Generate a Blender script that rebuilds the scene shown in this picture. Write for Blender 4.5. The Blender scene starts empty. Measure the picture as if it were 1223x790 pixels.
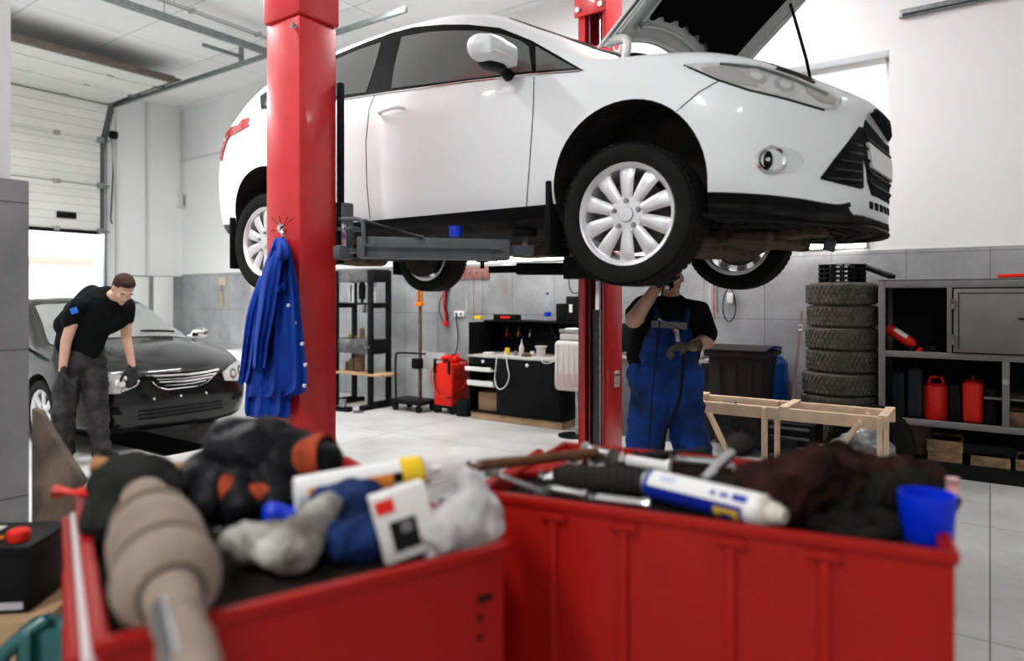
import bpy, bmesh, math, random
from mathutils import Vector, Matrix, noise, geometry, Euler, Quaternion
from mathutils.bvhtree import BVHTree
random.seed(7)
PI = math.pi
SC = bpy.context.scene
C = SC.collection
V = Vector
ANG = math.radians(-35.0)
FD = V((math.cos(ANG), math.sin(ANG), 0)); LD = V((-math.sin(ANG), math.cos(ANG), 0))
FPX, CX, HY, CAMZ = 815.33, 611.5, 355.0, 1.45
CAM = V((0, 0, CAMZ))
def P(px, py, Y):                      # a point seen at a photo position, Y metres in front of the camera
    return V(((px-CX)/FPX*Y, Y, CAMZ-(py-HY)/FPX*Y))
def ray(px, py): return V(((px-CX)/FPX, 1.0, -(py-HY)/FPX))
def R(s, t, z): return FD*s + LD*t + V((0, 0, z))      # room axes: s along the back wall, t towards it
def PT(px, py, t): d = ray(px, py); return CAM + d*(t/d.dot(LD))
def PS(px, py, s): d = ray(px, py); return CAM + d*(s/d.dot(FD))
def PZ(px, py, z): d = ray(px, py); return CAM + d*((z-CAMZ)/d.z)
def toR(p): return V((p.dot(FD), p.dot(LD), p.z))
# ---------------------------------------------------------------- materials
MATS = {}
def mat(name, col, rough=0.5, metal=0.0, var=0.0, vs=8.0, bump=0.0, bs=40.0, coat=0.0, col2=None, alpha=1.0, trans=0.0, emit=None, es=1.0, ior=1.45, spec=None, rvar=0.0, detail=6.0):
    if name in MATS: return MATS[name]
    m = bpy.data.materials.new(name); m.use_nodes = True
    nt = m.node_tree; b = nt.nodes['Principled BSDF']
    b.inputs['Base Color'].default_value = (*col, 1)
    b.inputs['Roughness'].default_value = rough
    b.inputs['Metallic'].default_value = metal
    b.inputs['Coat Weight'].default_value = coat
    b.inputs['Coat Roughness'].default_value = 0.07
    b.inputs['Alpha'].default_value = alpha
    b.inputs['Transmission Weight'].default_value = trans
    b.inputs['IOR'].default_value = ior
    b.inputs['Specular IOR Level'].default_value = spec if spec is not None else (0.5 if rough < .36 or metal > .3 or trans > 0 else (.10 if max(col) < .05 else .25))
    if emit:
        b.inputs['Emission Color'].default_value = (*emit, 1); b.inputs['Emission Strength'].default_value = es
    if var or col2 or bump or rvar:
        tc = nt.nodes.new('ShaderNodeTexCoord')
    if var or col2 or rvar:
        n = nt.nodes.new('ShaderNodeTexNoise'); n.inputs['Scale'].default_value = vs; n.inputs['Detail'].default_value = detail
        nt.links.new(tc.outputs['Object'], n.inputs['Vector'])
    if var or col2:
        r = nt.nodes.new('ShaderNodeValToRGB')
        c2 = col2 if col2 else tuple(max(0, c*(1-var)) for c in col)
        r.color_ramp.elements[0].position = 0.35; r.color_ramp.elements[1].position = 0.68
        r.color_ramp.elements[0].color = (*c2, 1); r.color_ramp.elements[1].color = (*col, 1)
        nt.links.new(n.outputs['Fac'], r.inputs['Fac']); nt.links.new(r.outputs['Color'], b.inputs['Base Color'])
    if rvar:
        mr = nt.nodes.new('ShaderNodeMapRange'); mr.inputs['To Min'].default_value = rough-rvar; mr.inputs['To Max'].default_value = rough+rvar
        nt.links.new(n.outputs['Fac'], mr.inputs['Value']); nt.links.new(mr.outputs['Result'], b.inputs['Roughness'])
    if bump:
        nb = nt.nodes.new('ShaderNodeTexNoise'); nb.inputs['Scale'].default_value = bs; nb.inputs['Detail'].default_value = 4
        nt.links.new(tc.outputs['Object'], nb.inputs['Vector'])
        bp = nt.nodes.new('ShaderNodeBump'); bp.inputs['Strength'].default_value = bump; bp.inputs['Distance'].default_value = 0.01
        nt.links.new(nb.outputs['Fac'], bp.inputs['Height']); nt.links.new(bp.outputs['Normal'], b.inputs['Normal'])
    MATS[name] = m
    return m
# ---------------------------------------------------------------- objects
def thing(name, label, cat, loc=(0, 0, 0), rz=0.0, group=None):
    o = bpy.data.objects.new(name, None); C.objects.link(o)
    o.location = loc; o.rotation_euler = (0, 0, rz); o.empty_display_size = 0.1
    o['label'] = label; o['category'] = cat
    if group: o['group'] = group
    return o
def tag(o, label, cat, group=None, kind=None):
    o['label'] = label; o['category'] = cat
    if group: o['group'] = group
    if kind: o['kind'] = kind
    return o
def link(me, name, m, parent=None, smooth=True, sharp=0.6):
    if m is not None:
        for x in (m if isinstance(m, (list, tuple)) else [m]): me.materials.append(x)
    if smooth:
        for p in me.polygons: p.use_smooth = True
        try: me.set_sharp_from_angle(angle=sharp)
        except Exception: pass
    o = bpy.data.objects.new(name, me); C.objects.link(o)
    if parent is not None: o.parent = parent
    return o
def world(o):                                        # world matrix of an unlinked-from-depsgraph chain
    m = Matrix.LocRotScale(o.location, o.rotation_euler, o.scale)
    return world(o.parent) @ m if o.parent else m
def frame_of(d, up=V((0, 0, 1))):
    d = d.normalized()
    a = d.cross(up)
    if a.length < 1e-4: a = d.cross(V((0, 1, 0)))
    a.normalize(); b = a.cross(d).normalized()
    return a, b, d
class MB:
    def __init__(s): s.bm = bmesh.new(); s.mi = 0
    def _f(s, vs):
        try:
            f = s.bm.faces.new(vs); f.material_index = s.mi; return f
        except ValueError: return None
    def box(s, c, size, rot=None, taper=1.0):
        c = V(c); hx, hy, hz = size[0]/2, size[1]/2, size[2]/2
        vs = []
        for z in (-1, 1):
            k = taper if z > 0 else 1.0
            for x, y in ((-1, -1), (1, -1), (1, 1), (-1, 1)):
                p = V((x*hx*k, y*hy*k, z*hz))
                if rot is not None: p = rot @ p
                vs.append(s.bm.verts.new(c+p))
        for q in ((3, 2, 1, 0), (4, 5, 6, 7), (0, 1, 5, 4), (1, 2, 6, 5), (2, 3, 7, 6), (3, 0, 4, 7)): s._f([vs[i] for i in q])
        return s
    def bar(s, a, b, w, h, up=V((0, 0, 1))):         # rectangular bar from a to b; h along up
        a, b = V(a), V(b); x, u, d = frame_of(b-a, V(up))
        ra = [a+x*w/2*i+u*h/2*j for i, j in ((-1, -1), (1, -1), (1, 1), (-1, 1))]
        rb = [p+(b-a) for p in ra]
        va = [s.bm.verts.new(p) for p in ra]; vb = [s.bm.verts.new(p) for p in rb]
        s._f(va[::-1]); s._f(vb)
        for i in range(4): s._f([va[i], va[(i+1) % 4], vb[(i+1) % 4], vb[i]])
        return s
    def tube(s, pts, r, n=10, caps=True, closed=False):
        pts = [V(p) for p in pts]; rr = r if isinstance(r, (list, tuple)) else [r]*len(pts)
        rings = []; N = len(pts); ref = None
        for i, p in enumerate(pts):
            if closed: d = pts[(i+1) % N]-pts[i-1]
            else: d = pts[min(i+1, N-1)]-pts[max(i-1, 0)]
            if d.length < 1e-9: d = V((0, 0, 1))
            d.normalize()
            if ref is None: a, b, _ = frame_of(d)
            else:
                a = ref - d*ref.dot(d)
                a = a.normalized() if a.length > 1e-5 else frame_of(d)[0]
                b = d.cross(a)
            ref = a
            rings.append([s.bm.verts.new(p+(a*math.cos(2*PI*k/n)+b*math.sin(2*PI*k/n))*rr[i]) for k in range(n)])
        for i in range(N if closed else N-1):
            A, B = rings[i], rings[(i+1) % N]
            for k in range(n): s._f([A[k], A[(k+1) % n], B[(k+1) % n], B[k]])
        if caps and not closed: s._f(rings[0][::-1]); s._f(rings[-1])
        return s
    def lathe(s, prof, n=32, M=None, a0=0.0, a1=2*PI):   # prof: (r, z) about local z
        full = abs(a1-a0-2*PI) < 1e-6; rings = []
        M = M or Matrix.Identity(4)
        for r, z in prof:
            if r < 1e-6: rings.append([s.bm.verts.new(M @ V((0, 0, z)))])
            else: rings.append([s.bm.verts.new(M @ V((r*math.cos(a0+(a1-a0)*k/n), r*math.sin(a0+(a1-a0)*k/n), z))) for k in range(n+(0 if full else 1))])
        for A, B in zip(rings, rings[1:]):
            m = max(len(A), len(B))
            for k in range(m if full else m-1):
                j = (k+1) % m
                if len(A) == 1 and len(B) == 1: continue
                if len(A) == 1: s._f([A[0], B[j], B[k]])
                elif len(B) == 1: s._f([A[k], A[j], B[0]])
                else: s._f([A[k], A[j], B[j], B[k]])
        return s
    def cyl(s, a, b, r, r2=None, n=20):
        return s.tube([a, b], [r, r if r2 is None else r2], n)
    def prism(s, poly, M, h):                        # 2D polygon (x,y) extruded h along local z of M
        A = [s.bm.verts.new(M @ V((x, y, 0))) for x, y in poly]; B = [s.bm.verts.new(M @ V((x, y, h))) for x, y in poly]
        s._f(A[::-1]); s._f(B); n = len(poly)
        for i in range(n): s._f([A[i], A[(i+1) % n], B[(i+1) % n], B[i]])
        return s
    def grid(s, fn, nu, nv, closeu=False):
        g = [[s.bm.verts.new(fn(i/(nu-1) if not closeu else i/nu, j/(nv-1))) for j in range(nv)] for i in range(nu)]
        for i in range(nu if closeu else nu-1):
            for j in range(nv-1):
                s._f([g[i][j], g[(i+1) % nu][j], g[(i+1) % nu][j+1], g[i][j+1]])
        return g
    def slab(s, fn, nu, nv, th):                     # a sheet with real thickness along fn's normal
        e = 1e-3
        def nrm(a, b):
            p = fn(a, b); du = fn(min(1, a+e), b)-fn(max(0, a-e), b); dv = fn(a, min(1, b+e))-fn(a, max(0, b-e))
            n = du.cross(dv); return n.normalized() if n.length > 0 else V((0, 0, 1))
        g = [[fn(i/(nu-1), j/(nv-1)) for j in range(nv)] for i in range(nu)]
        nn = [[nrm(i/(nu-1), j/(nv-1)) for j in range(nv)] for i in range(nu)]
        A = [[s.bm.verts.new(g[i][j]+nn[i][j]*th/2) for j in range(nv)] for i in range(nu)]
        B = [[s.bm.verts.new(g[i][j]-nn[i][j]*th/2) for j in range(nv)] for i in range(nu)]
        for i in range(nu-1):
            for j in range(nv-1):
                s._f([A[i][j], A[i+1][j], A[i+1][j+1], A[i][j+1]]); s._f([B[i][j+1], B[i+1][j+1], B[i+1][j], B[i][j]])
        for i in range(nu-1):
            s._f([A[i][0], B[i][0], B[i+1][0], A[i+1][0]]); s._f([A[i+1][-1], B[i+1][-1], B[i][-1], A[i][-1]])
        for j in range(nv-1):
            s._f([A[0][j+1], B[0][j+1], B[0][j], A[0][j]]); s._f([A[-1][j], B[-1][j], B[-1][j+1], A[-1][j+1]])
        return s
    def bevel(s, w, seg=2, ang=0.5):
        bmesh.ops.recalc_face_normals(s.bm, faces=s.bm.faces)
        es = [e for e in s.bm.edges if len(e.link_faces) == 2 and e.calc_face_angle(0) > ang]
        if es: bmesh.ops.bevel(s.bm, geom=es, offset=w, offset_type='OFFSET', segments=seg, profile=0.5, affect='EDGES', clamp_overlap=True)
        return s
    def mesh(s, recalc=True):
        if recalc: bmesh.ops.recalc_face_normals(s.bm, faces=s.bm.faces)
        me = bpy.data.meshes.new('m'); s.bm.to_mesh(me); s.bm.free(); return me
    def build(s, name, m, parent=None, bevel=0.0, smooth=True, sharp=0.6, recalc=True, seg=2, inw=False):
        if bevel: s.bevel(bevel, seg)
        if inw and parent is not None: s.bm.transform(world(parent).inverted())
        return link(s.mesh(recalc), name, m, parent, smooth, sharp)
def evaled(o):
    dg = bpy.context.evaluated_depsgraph_get(); dg.update()
    return bpy.data.meshes.new_from_object(o.evaluated_get(dg))
def bake(o):                                         # apply modifiers
    mats = list(o.data.materials)
    me = evaled(o); old = o.data; o.modifiers.clear(); o.data = me
    if not len(me.materials):
        for x in mats: me.materials.append(x)
    return o
# organic shapes: overlapping capsules and ellipsoids fused to one continuous surface
def cap_into(bm, p0, p1, r0, r1, flat=1.0, up=None, n=14):
    p0, p1 = V(p0), V(p1); d = p1-p0; L = max(d.length, 1e-5)
    x, u, d = frame_of(d, V(up) if up is not None else V((0, 0, 1)))
    rings = []; prof = []
    for k in range(5):
        a = -PI/2+PI/2*k/4.0; prof.append((max(math.cos(a), 0.02)*r0, math.sin(a)*r0))
    for k in range(5):
        a = PI/2*k/4.0; prof.append((max(math.cos(a), 0.02)*r1, L+math.sin(a)*r1))
    for r, z in prof:
        rings.append([bm.verts.new(p0+d*z+x*r*math.cos(2*PI*k/n)+u*r*flat*math.sin(2*PI*k/n)) for k in range(n)])
    for A, B in zip(rings, rings[1:]):
        for k in range(n): bm.faces.new([A[k], A[(k+1) % n], B[(k+1) % n], B[k]])
    bm.faces.new(rings[0][::-1]); bm.faces.new(rings[-1])
def ell_into(bm, c, rad, rot=None, n=16):
    M = Matrix.Translation(V(c)) @ (rot.to_matrix().to_4x4() if rot is not None else Matrix.Identity(4)) @ Matrix.Diagonal((*rad, 1))
    bmesh.ops.create_uvsphere(bm, u_segments=n, v_segments=n//2+2, radius=1.0, matrix=M)
def blob(name, prims, m, parent=None, vox=0.01, smooth=6, amp=0.0, ns=20.0, post=None, inw=True, dirn=None, amp2=0.0, ns2=60.0):
    bm = bmesh.new()
    for p in prims:
        if p[0] == 'c': cap_into(bm, *p[1:])
        elif p[0] == 'e': ell_into(bm, *p[1:])
        elif p[0] == 'b':
            mb = MB(); mb.bm.free(); mb.bm = bm; mb.box(*p[1:])
    me = bpy.data.meshes.new('b'); bmesh.ops.recalc_face_normals(bm, faces=bm.faces); bm.to_mesh(me); bm.free()
    o = bpy.data.objects.new('tmp', me); C.objects.link(o)
    md = o.modifiers.new('r', 'REMESH'); md.mode = 'VOXEL'; md.voxel_size = vox; md.use_smooth_shade = True
    if smooth:
        sm = o.modifiers.new('s', 'SMOOTH'); sm.factor = 0.5; sm.iterations = smooth
    me2 = evaled(o); bpy.data.objects.remove(o); bpy.data.meshes.remove(me)
    if amp or post or amp2:
        nrm = [v.normal.copy() for v in me2.vertices]
        for v, nn in zip(me2.vertices, nrm):
            q = v.co.copy()
            if dirn is not None: q = V((q.x*dirn[0], q.y*dirn[1], q.z*dirn[2]))
            if amp: v.co += nn*amp*(1-2*abs(noise.noise(q*ns)))
            if amp2: v.co += nn*amp2*noise.noise(q*ns2)
            if post: v.co = post(v.co)
    if inw and parent is not None: me2.transform(world(parent).inverted())
    me2.materials.clear()
    return link(me2, name, m, parent, True, 3.2)
def catmull(pts, n):                                 # n samples per span through pts
    out = []
    N = len(pts)
    for i in range(N-1):
        p0, p1, p2, p3 = pts[max(i-1, 0)], pts[i], pts[i+1], pts[min(i+2, N-1)]
        for k in range(n):
            t = k/n
            # limited tangents keep the curve from overshooting
            m1 = (p2-p0)*0.5; m2 = (p3-p1)*0.5; d = (p2-p1)
            if m1.length > 1.6*d.length: m1 = m1.normalized()*1.6*d.length
            if m2.length > 1.6*d.length: m2 = m2.normalized()*1.6*d.length
            out.append(p1*(2*t**3-3*t*t+1)+m1*(t**3-2*t*t+t)+p2*(-2*t**3+3*t*t)+m2*(t**3-t*t))
    out.append(pts[-1].copy())
    return out
def curve(pts, n=8): return catmull([V(p) for p in pts], n)
def inside(p, poly):
    x, y = p; c = False; j = len(poly)-1
    for i in range(len(poly)):
        xi, yi = poly[i]; xj, yj = poly[j]
        if (yi > y) != (yj > y) and x < (xj-xi)*(y-yi)/(yj-yi)+xi: c = not c
        j = i
    return c
def dense(poly, step):
    out = []
    for i in range(len(poly)):
        a, b = V(poly[i]), V(poly[(i+1) % len(poly)]); n = max(1, int((b-a).length/step))
        out += [a+(b-a)*k/n for k in range(n)]
    return out
def cdt(poly, step):
    pl = dense(poly, step); pts = [V((p[0], p[1])) for p in pl]; n = len(pts)
    x0 = min(p.x for p in pts); x1 = max(p.x for p in pts); y0 = min(p.y for p in pts); y1 = max(p.y for p in pts)
    y = y0+step*0.5
    tp = [(p.x, p.y) for p in pts]
    while y < y1:
        x = x0+step*0.5
        while x < x1:
            if inside((x, y), tp) and min((V((x, y))-q).length for q in pts) > step*0.45: pts.append(V((x, y)))
            x += step
        y += step
    r = geometry.delaunay_2d_cdt(pts, [], [list(range(n))], 1, 1e-6)
    return [V((p.x, p.y)) for p in r[0]], [list(f) for f in r[2]]
class Skin:                                          # fits thin parts onto a body surface
    def __init__(s, bvh, M): s.bvh = bvh; s.M = M; s.Mi = M.inverted(); s.Mr = s.Mi.to_3x3()
    def hit(s, o, d, last=None):
        h = s.bvh.ray_cast(o, d)
        if h[0] is None:
            q = o+d*(last if last else 3.0)
            h = s.bvh.find_nearest(q)
            return h[0], h[1], None
        return h[0], (h[1] if h[1].dot(d) < 0 else -h[1]), (h[0]-o).length
    def cam(s, p): return s.Mi @ CAM, (s.Mr @ ray(*p)).normalized()
    def patch(s, poly, name, m, parent, step=4.0, off=0.002, th=0.004, mode='cam', mirror=True, org=None, dr=None, smooth_n=True):
        pts, fs = cdt(poly, step); P0 = []; Nn = []; last = None
        rays = []
        for p in pts:
            if mode == 'cam': o, d = s.cam(p)
            else: o, d = org(p), dr
            rays.append((o, d))
        dist = [s.bvh.ray_cast(o, d)[3] for o, d in rays]; ok = sorted(x for x in dist if x is not None); med = ok[len(ok)//2] if ok else 3.0
        for o, d in rays:
            h, n, l = s.hit(o, d, med); P0.append(h); Nn.append(n)
        objs = []
        for sg in ((1, -1) if mirror else (1,)):
            bm = bmesh.new()
            f = lambda q: V((q.x, q.y*sg, q.z))
            A = [bm.verts.new(f(q+n*(off+th))) for q, n in zip(P0, Nn)]; B = [bm.verts.new(f(q-n*0.006)) for q, n in zip(P0, Nn)]
            cnt = {}
            for t in fs:
                bm.faces.new([A[i] for i in t]); bm.faces.new([B[i] for i in t[::-1]])
                for i in range(len(t)):
                    e = (t[i], t[(i+1) % len(t)]); cnt[e] = 1
            for (a, b) in list(cnt):
                if (b, a) not in cnt: bm.faces.new([A[a], B[a], B[b], A[b]])
            bmesh.ops.recalc_face_normals(bm, faces=bm.faces)
            me = bpy.data.meshes.new('p'); bm.to_mesh(me); bm.free()
            objs.append(link(me, name, m, parent, True, 0.9))
        return objs
    def line(s, pts, name, m, parent, r=0.003, step=6.0, mode='cam', mirror=True, org=None, dr=None, off=0.0, n=6):
        pl = []
        for i in range(len(pts)-1):
            a, b = V(pts[i]), V(pts[i+1]); k = max(1, int((b-a).length/step))
            pl += [a+(b-a)*j/k for j in range(k)]
        pl.append(V(pts[-1])); q = []; last = None
        for p in pl:
            if mode == 'cam': o, d = s.cam(p)
            else: o, d = org(p), dr
            h, nn, l = s.hit(o, d, last)
            if l is None: continue
            last = l; q.append(h+nn*off)
        out = []
        for sg in ((1, -1) if mirror else (1,)):
            if len(q) > 1: out.append(MB().tube([V((a.x, a.y*sg, a.z)) for a in q], r, n).build(name, m, parent))
        return out
def ell2(cx, cy, rx, ry, n=24, a=0.0):
    return [(cx+rx*math.cos(t)*math.cos(a)-ry*math.sin(t)*math.sin(a), cy+rx*math.cos(t)*math.sin(a)+ry*math.sin(t)*math.cos(a)) for t in [2*PI*k/n for k in range(n)]]
def text(s, name, size, m, parent, M, th=0.002, w=None):   # lettering as a mesh
    cu = bpy.data.curves.new('t', 'FONT'); cu.body = s; cu.size = size; cu.extrude = th; cu.align_x = 'CENTER'; cu.align_y = 'CENTER'
    o = bpy.data.objects.new('t', cu); C.objects.link(o); me = evaled(o); bpy.data.objects.remove(o)
    me.transform(M); me.materials.clear()
    return link(me, name, m, parent, False)
def copy_tree(o, parent=None):
    c = o.copy(); C.objects.link(c)
    if parent is not None: c.parent = parent
    for ch in [x for x in list(o.children)]: copy_tree(ch, c)
    return c
# ================================================================= materials of the place
def tile_mat(name, c1, c2, w, h, mortar, msize=0.004, rough=0.45, gloss=0.3, axes='st'):
    m = bpy.data.materials.new(name); m.use_nodes = True; nt = m.node_tree; b = nt.nodes['Principled BSDF']
    tc = nt.nodes.new('ShaderNodeTexCoord'); sp = nt.nodes.new('ShaderNodeSeparateXYZ'); cb = nt.nodes.new('ShaderNodeCombineXYZ')
    nt.links.new(tc.outputs['Object'], sp.inputs[0])
    ax = {'st': ('X', 'Y'), 'sz': ('X', 'Z'), 'tz': ('Y', 'Z')}[axes]
    nt.links.new(sp.outputs[ax[0]], cb.inputs[0]); nt.links.new(sp.outputs[ax[1]], cb.inputs[1])
    br = nt.nodes.new('ShaderNodeTexBrick'); br.offset = 0.0; br.squash = 1.0
    br.inputs['Scale'].default_value = 1.0; br.inputs['Brick Width'].default_value = w; br.inputs['Row Height'].default_value = h
    br.inputs['Mortar Size'].default_value = msize; br.inputs['Mortar Smooth'].default_value = 0.1; br.inputs['Mortar'].default_value = (*mortar, 1)
    br.inputs['Color1'].default_value = (1, 1, 1, 1); br.inputs['Color2'].default_value = (0.9, 0.9, 0.9, 1)
    nt.links.new(cb.outputs[0], br.inputs['Vector'])
    n = nt.nodes.new('ShaderNodeTexNoise'); n.inputs['Scale'].default_value = 1.3; n.inputs['Detail'].default_value = 9; n.inputs['Roughness'].default_value = 0.65
    nt.links.new(tc.outputs['Object'], n.inputs['Vector'])
    r = nt.nodes.new('ShaderNodeValToRGB'); r.color_ramp.elements[0].position = 0.36; r.color_ramp.elements[1].position = 0.66
    r.color_ramp.elements[0].color = (*c2, 1); r.color_ramp.elements[1].color = (*c1, 1)
    nt.links.new(n.outputs['Fac'], r.inputs['Fac'])
    mx = nt.nodes.new('ShaderNodeMix'); mx.data_type = 'RGBA'; mx.blend_type = 'MULTIPLY'; mx.inputs[0].default_value = 1
    nt.links.new(r.outputs['Color'], mx.inputs[6]); nt.links.new(br.outputs['Color'], mx.inputs[7])
    nt.links.new(mx.outputs[2], b.inputs['Base Color'])
    mr = nt.nodes.new('ShaderNodeMapRange'); mr.inputs['To Min'].default_value = rough-0.12; mr.inputs['To Max'].default_value = rough+0.12
    nt.links.new(n.outputs['Fac'], mr.inputs['Value']); nt.links.new(mr.outputs['Result'], b.inputs['Roughness'])
    b.inputs['Specular IOR Level'].default_value = gloss
    MATS[name] = m
    return m
m_floor = tile_mat('floor_concrete', (0.60, 0.60, 0.585), (0.42, 0.42, 0.41), 1.75, 1.75, (0.34, 0.34, 0.33), 0.004, 0.42)
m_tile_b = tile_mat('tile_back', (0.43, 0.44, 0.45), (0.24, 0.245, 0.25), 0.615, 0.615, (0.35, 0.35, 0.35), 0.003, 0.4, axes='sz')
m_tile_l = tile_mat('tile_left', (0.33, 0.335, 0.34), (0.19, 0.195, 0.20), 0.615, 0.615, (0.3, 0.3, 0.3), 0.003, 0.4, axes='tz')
m_white = mat('white_paint', (0.80, 0.81, 0.81), 0.7, var=0.03, vs=1.5)
m_ceil = tile_mat('ceiling_panels', (0.90, 0.90, 0.90), (0.86, 0.87, 0.87), 3.2, 1.15, (0.25, 0.25, 0.25), 0.004, 0.6, axes='st')
m_wallg = mat('grey_wall_paint', (0.72, 0.72, 0.72), 0.7, var=0.05, vs=1.5)
m_panelw = mat('white_panel', (0.78, 0.79, 0.77), 0.5, var=0.03, vs=2)
m_door = tile_mat('sectional_door', (0.80, 0.80, 0.76), (0.74, 0.74, 0.71), 30, 0.13, (0.5, 0.5, 0.48), 0.004, 0.45, axes='tz')
m_doorh = tile_mat('sectional_door_flat', (0.80, 0.80, 0.76), (0.74, 0.74, 0.71), 0.13, 30, (0.5, 0.5, 0.48), 0.004, 0.45, axes='st')
m_black = mat('black_plastic', (0.006, 0.006, 0.0065), 0.45)
m_blackm = mat('black_rubber', (0.010, 0.010, 0.010), 0.8, var=0.3, vs=30, bump=0.2, bs=120)
m_blacks = mat('black_steel', (0.007, 0.007, 0.008), 0.42, 0.0)
m_steel = mat('galvanised_steel', (0.30, 0.33, 0.33), 0.4, 0.8, var=0.3, vs=20)
m_chrome = mat('chrome', (0.75, 0.75, 0.76), 0.12, 1.0)
m_wsteel = mat('worn_steel', (0.42, 0.42, 0.42), 0.35, 0.9, var=0.4, vs=25)
m_red = mat('red_enamel', (0.66, 0.022, 0.028), 0.32, coat=0.3, var=0.12, vs=7, rvar=0.08)
m_redp = mat('red_plastic', (0.70, 0.02, 0.01), 0.4)
m_greyp = mat('grey_lift_paint', (0.115, 0.13, 0.14), 0.45, var=0.25, vs=14)
m_blue = mat('blue_plastic', (0.0, 0.03, 0.55), 0.35)
m_wood = mat('pale_pine', (0.80, 0.60, 0.42), 0.6, var=0.18, vs=12)
m_emit = mat('lamp_tube', (1, 1, 1), 0.5, emit=(1, 0.98, 0.95), es=26)
m_dark = mat('dark_void', (0.01, 0.01, 0.01), 0.9)
m_wht = mat('white_plastic', (0.75, 0.75, 0.74), 0.4)
RZ = ANG
def struct(o): o['kind'] = 'structure'; return o
def room(mb, name, m, bevel=0.0): # geometry given in room axes
    o = mb.build(name, m, None, bevel); o.rotation_euler = (0, 0, RZ); return struct(o)
S0, S1, T0, T1, H = -12.6, 4.6, -4.2, 7.05, 5.02
# floor with an inspection pit
ps0, ps1, pt0, pt1 = -11.0, -6.15, 3.27, 4.07
mb = MB()
for (a, b, c, d) in ((S0, S1, T0, pt0), (S0, S1, pt1, T1), (S0, ps0, pt0, pt1), (ps1, S1, pt0, pt1)):
    mb.box(((a+b)/2, (c+d)/2, -0.06), (b-a, d-c, 0.12))
room(mb, 'floor', m_floor)
mb = MB(); x0, x1, y0, y1 = ps0, ps1, pt0, pt1
mb.box(((x0+x1)/2, (y0+y1)/2, -1.45), (x1-x0+.2, y1-y0+.2, 0.1))
for y in (y0-.05, y1+.05): mb.box(((x0+x1)/2, y, -0.76), (x1-x0, 0.1, 1.28))
for x in (x0-.05, x1+.05): mb.box((x, (y0+y1)/2, -0.76), (0.1, y1-y0, 1.28))
room(mb, 'trim_1', mat('pit_lining', (0.05, 0.05, 0.05), 0.9))
# back wall with its window: (930..1062) px
ws0, ws1, wz0, wz1 = toR(PT(846, 80, T1)).x, toR(PT(1062, 80, T1)).x, 2.25, 3.70
mb = MB(); th = 0.3
for (a, b, c, d) in ((S0, ws0, 0, H), (ws1, S1, 0, H), (ws0, ws1, 0, wz0), (ws0, ws1, wz1, H)):
    mb.box(((a+b)/2, T1+th/2, (c+d)/2), (b-a, th, d-c))
room(mb, 'wall_back', m_white)
mb = MB().box(((S0+S1)/2, T1-0.008, 0.94), (S1-S0-0.04, 0.015, 1.88))
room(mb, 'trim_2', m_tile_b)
mb = MB(); fw = 0.05
wc, hc = (ws0+ws1)/2, (wz0+wz1)/2
for (c, s_) in (((wc, 0, wz0+fw/2), (ws1-ws0, .06, fw)), ((wc, 0, wz1-fw/2), (ws1-ws0, .06, fw)), ((ws0+fw/2, 0, hc), (fw, .06, wz1-wz0)), ((ws1-fw/2, 0, hc), (fw, .06, wz1-wz0)), ((wc, 0, hc), (.06, .06, wz1-wz0))):
    mb.box((c[0], T1+th-0.05, c[2]), s_)
w = room(mb, 'window_1', m_wht)
m_glass = mat('clear_glass', (0.95, 0.97, 0.97), 0.02, trans=1.0, ior=1.02)
g = MB().box((wc, T1+th-0.05, hc), (ws1-ws0-.09, 0.006, wz1-wz0-.09)).build('pane', m_glass, w)
# left wall with the garage doorway
dt0, dt1, dz = 1.45, 5.61, 4.72
mb = MB()
for (a, b, c, d) in ((T0, dt0, 0, H), (dt1, T1, 0, H), (dt0, dt1, dz, H)):
    mb.box((S0-0.15, (a+b)/2, (c+d)/2), (0.3, b-a, d-c))
room(mb, 'wall_left', m_white)
mb = MB().box((S0+0.008, (dt1+T1)/2+.1, 0.92), (0.015, T1-dt1-.22, 1.84))
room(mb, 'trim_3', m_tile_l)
mb = MB()                                            # pilaster face seams and conduit beside the doorway
mb.box((S0+.02, 6.36, 3.42), (0.04, 0.02, 3.15)); mb.box((S0+.03, 5.83, 3.3), (0.03, 0.02, 2.9))
room(mb, 'trim_4', mat('pale_grey_trim', (0.55, 0.55, 0.54), 0.6))
# near wall end on the left
c0 = PZ(31, 642, 0.43); rc = toR(c0)
rc = V((toR(P(31, 400, 2.9)).x, toR(P(31, 400, 2.9)).y, 0))
mb = MB().box((rc.x-0.2-0.03, rc.y-1.25-0.045, H/2), (0.4, 2.5, H)); room(mb, 'wall_partition', m_white)
mb = MB()
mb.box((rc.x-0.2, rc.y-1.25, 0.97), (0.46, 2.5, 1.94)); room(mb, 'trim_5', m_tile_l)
mb = MB().box((S1+.15, (T0+T1)/2, H/2), (.3, T1-T0+.6, H)); room(mb, 'wall_right', m_wallg)
mb = MB().box(((S0+S1)/2, T0-.15, H/2), (S1-S0+.6, .3, H)); room(mb, 'wall_front', m_wallg)
# ceiling with opening for nothing: plain panels
mb = MB().box(((S0+S1)/2, (T0+T1)/2, H+0.1), (S1-S0, T1-T0, 0.2)); room(mb, 'ceiling', m_ceil)
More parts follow.
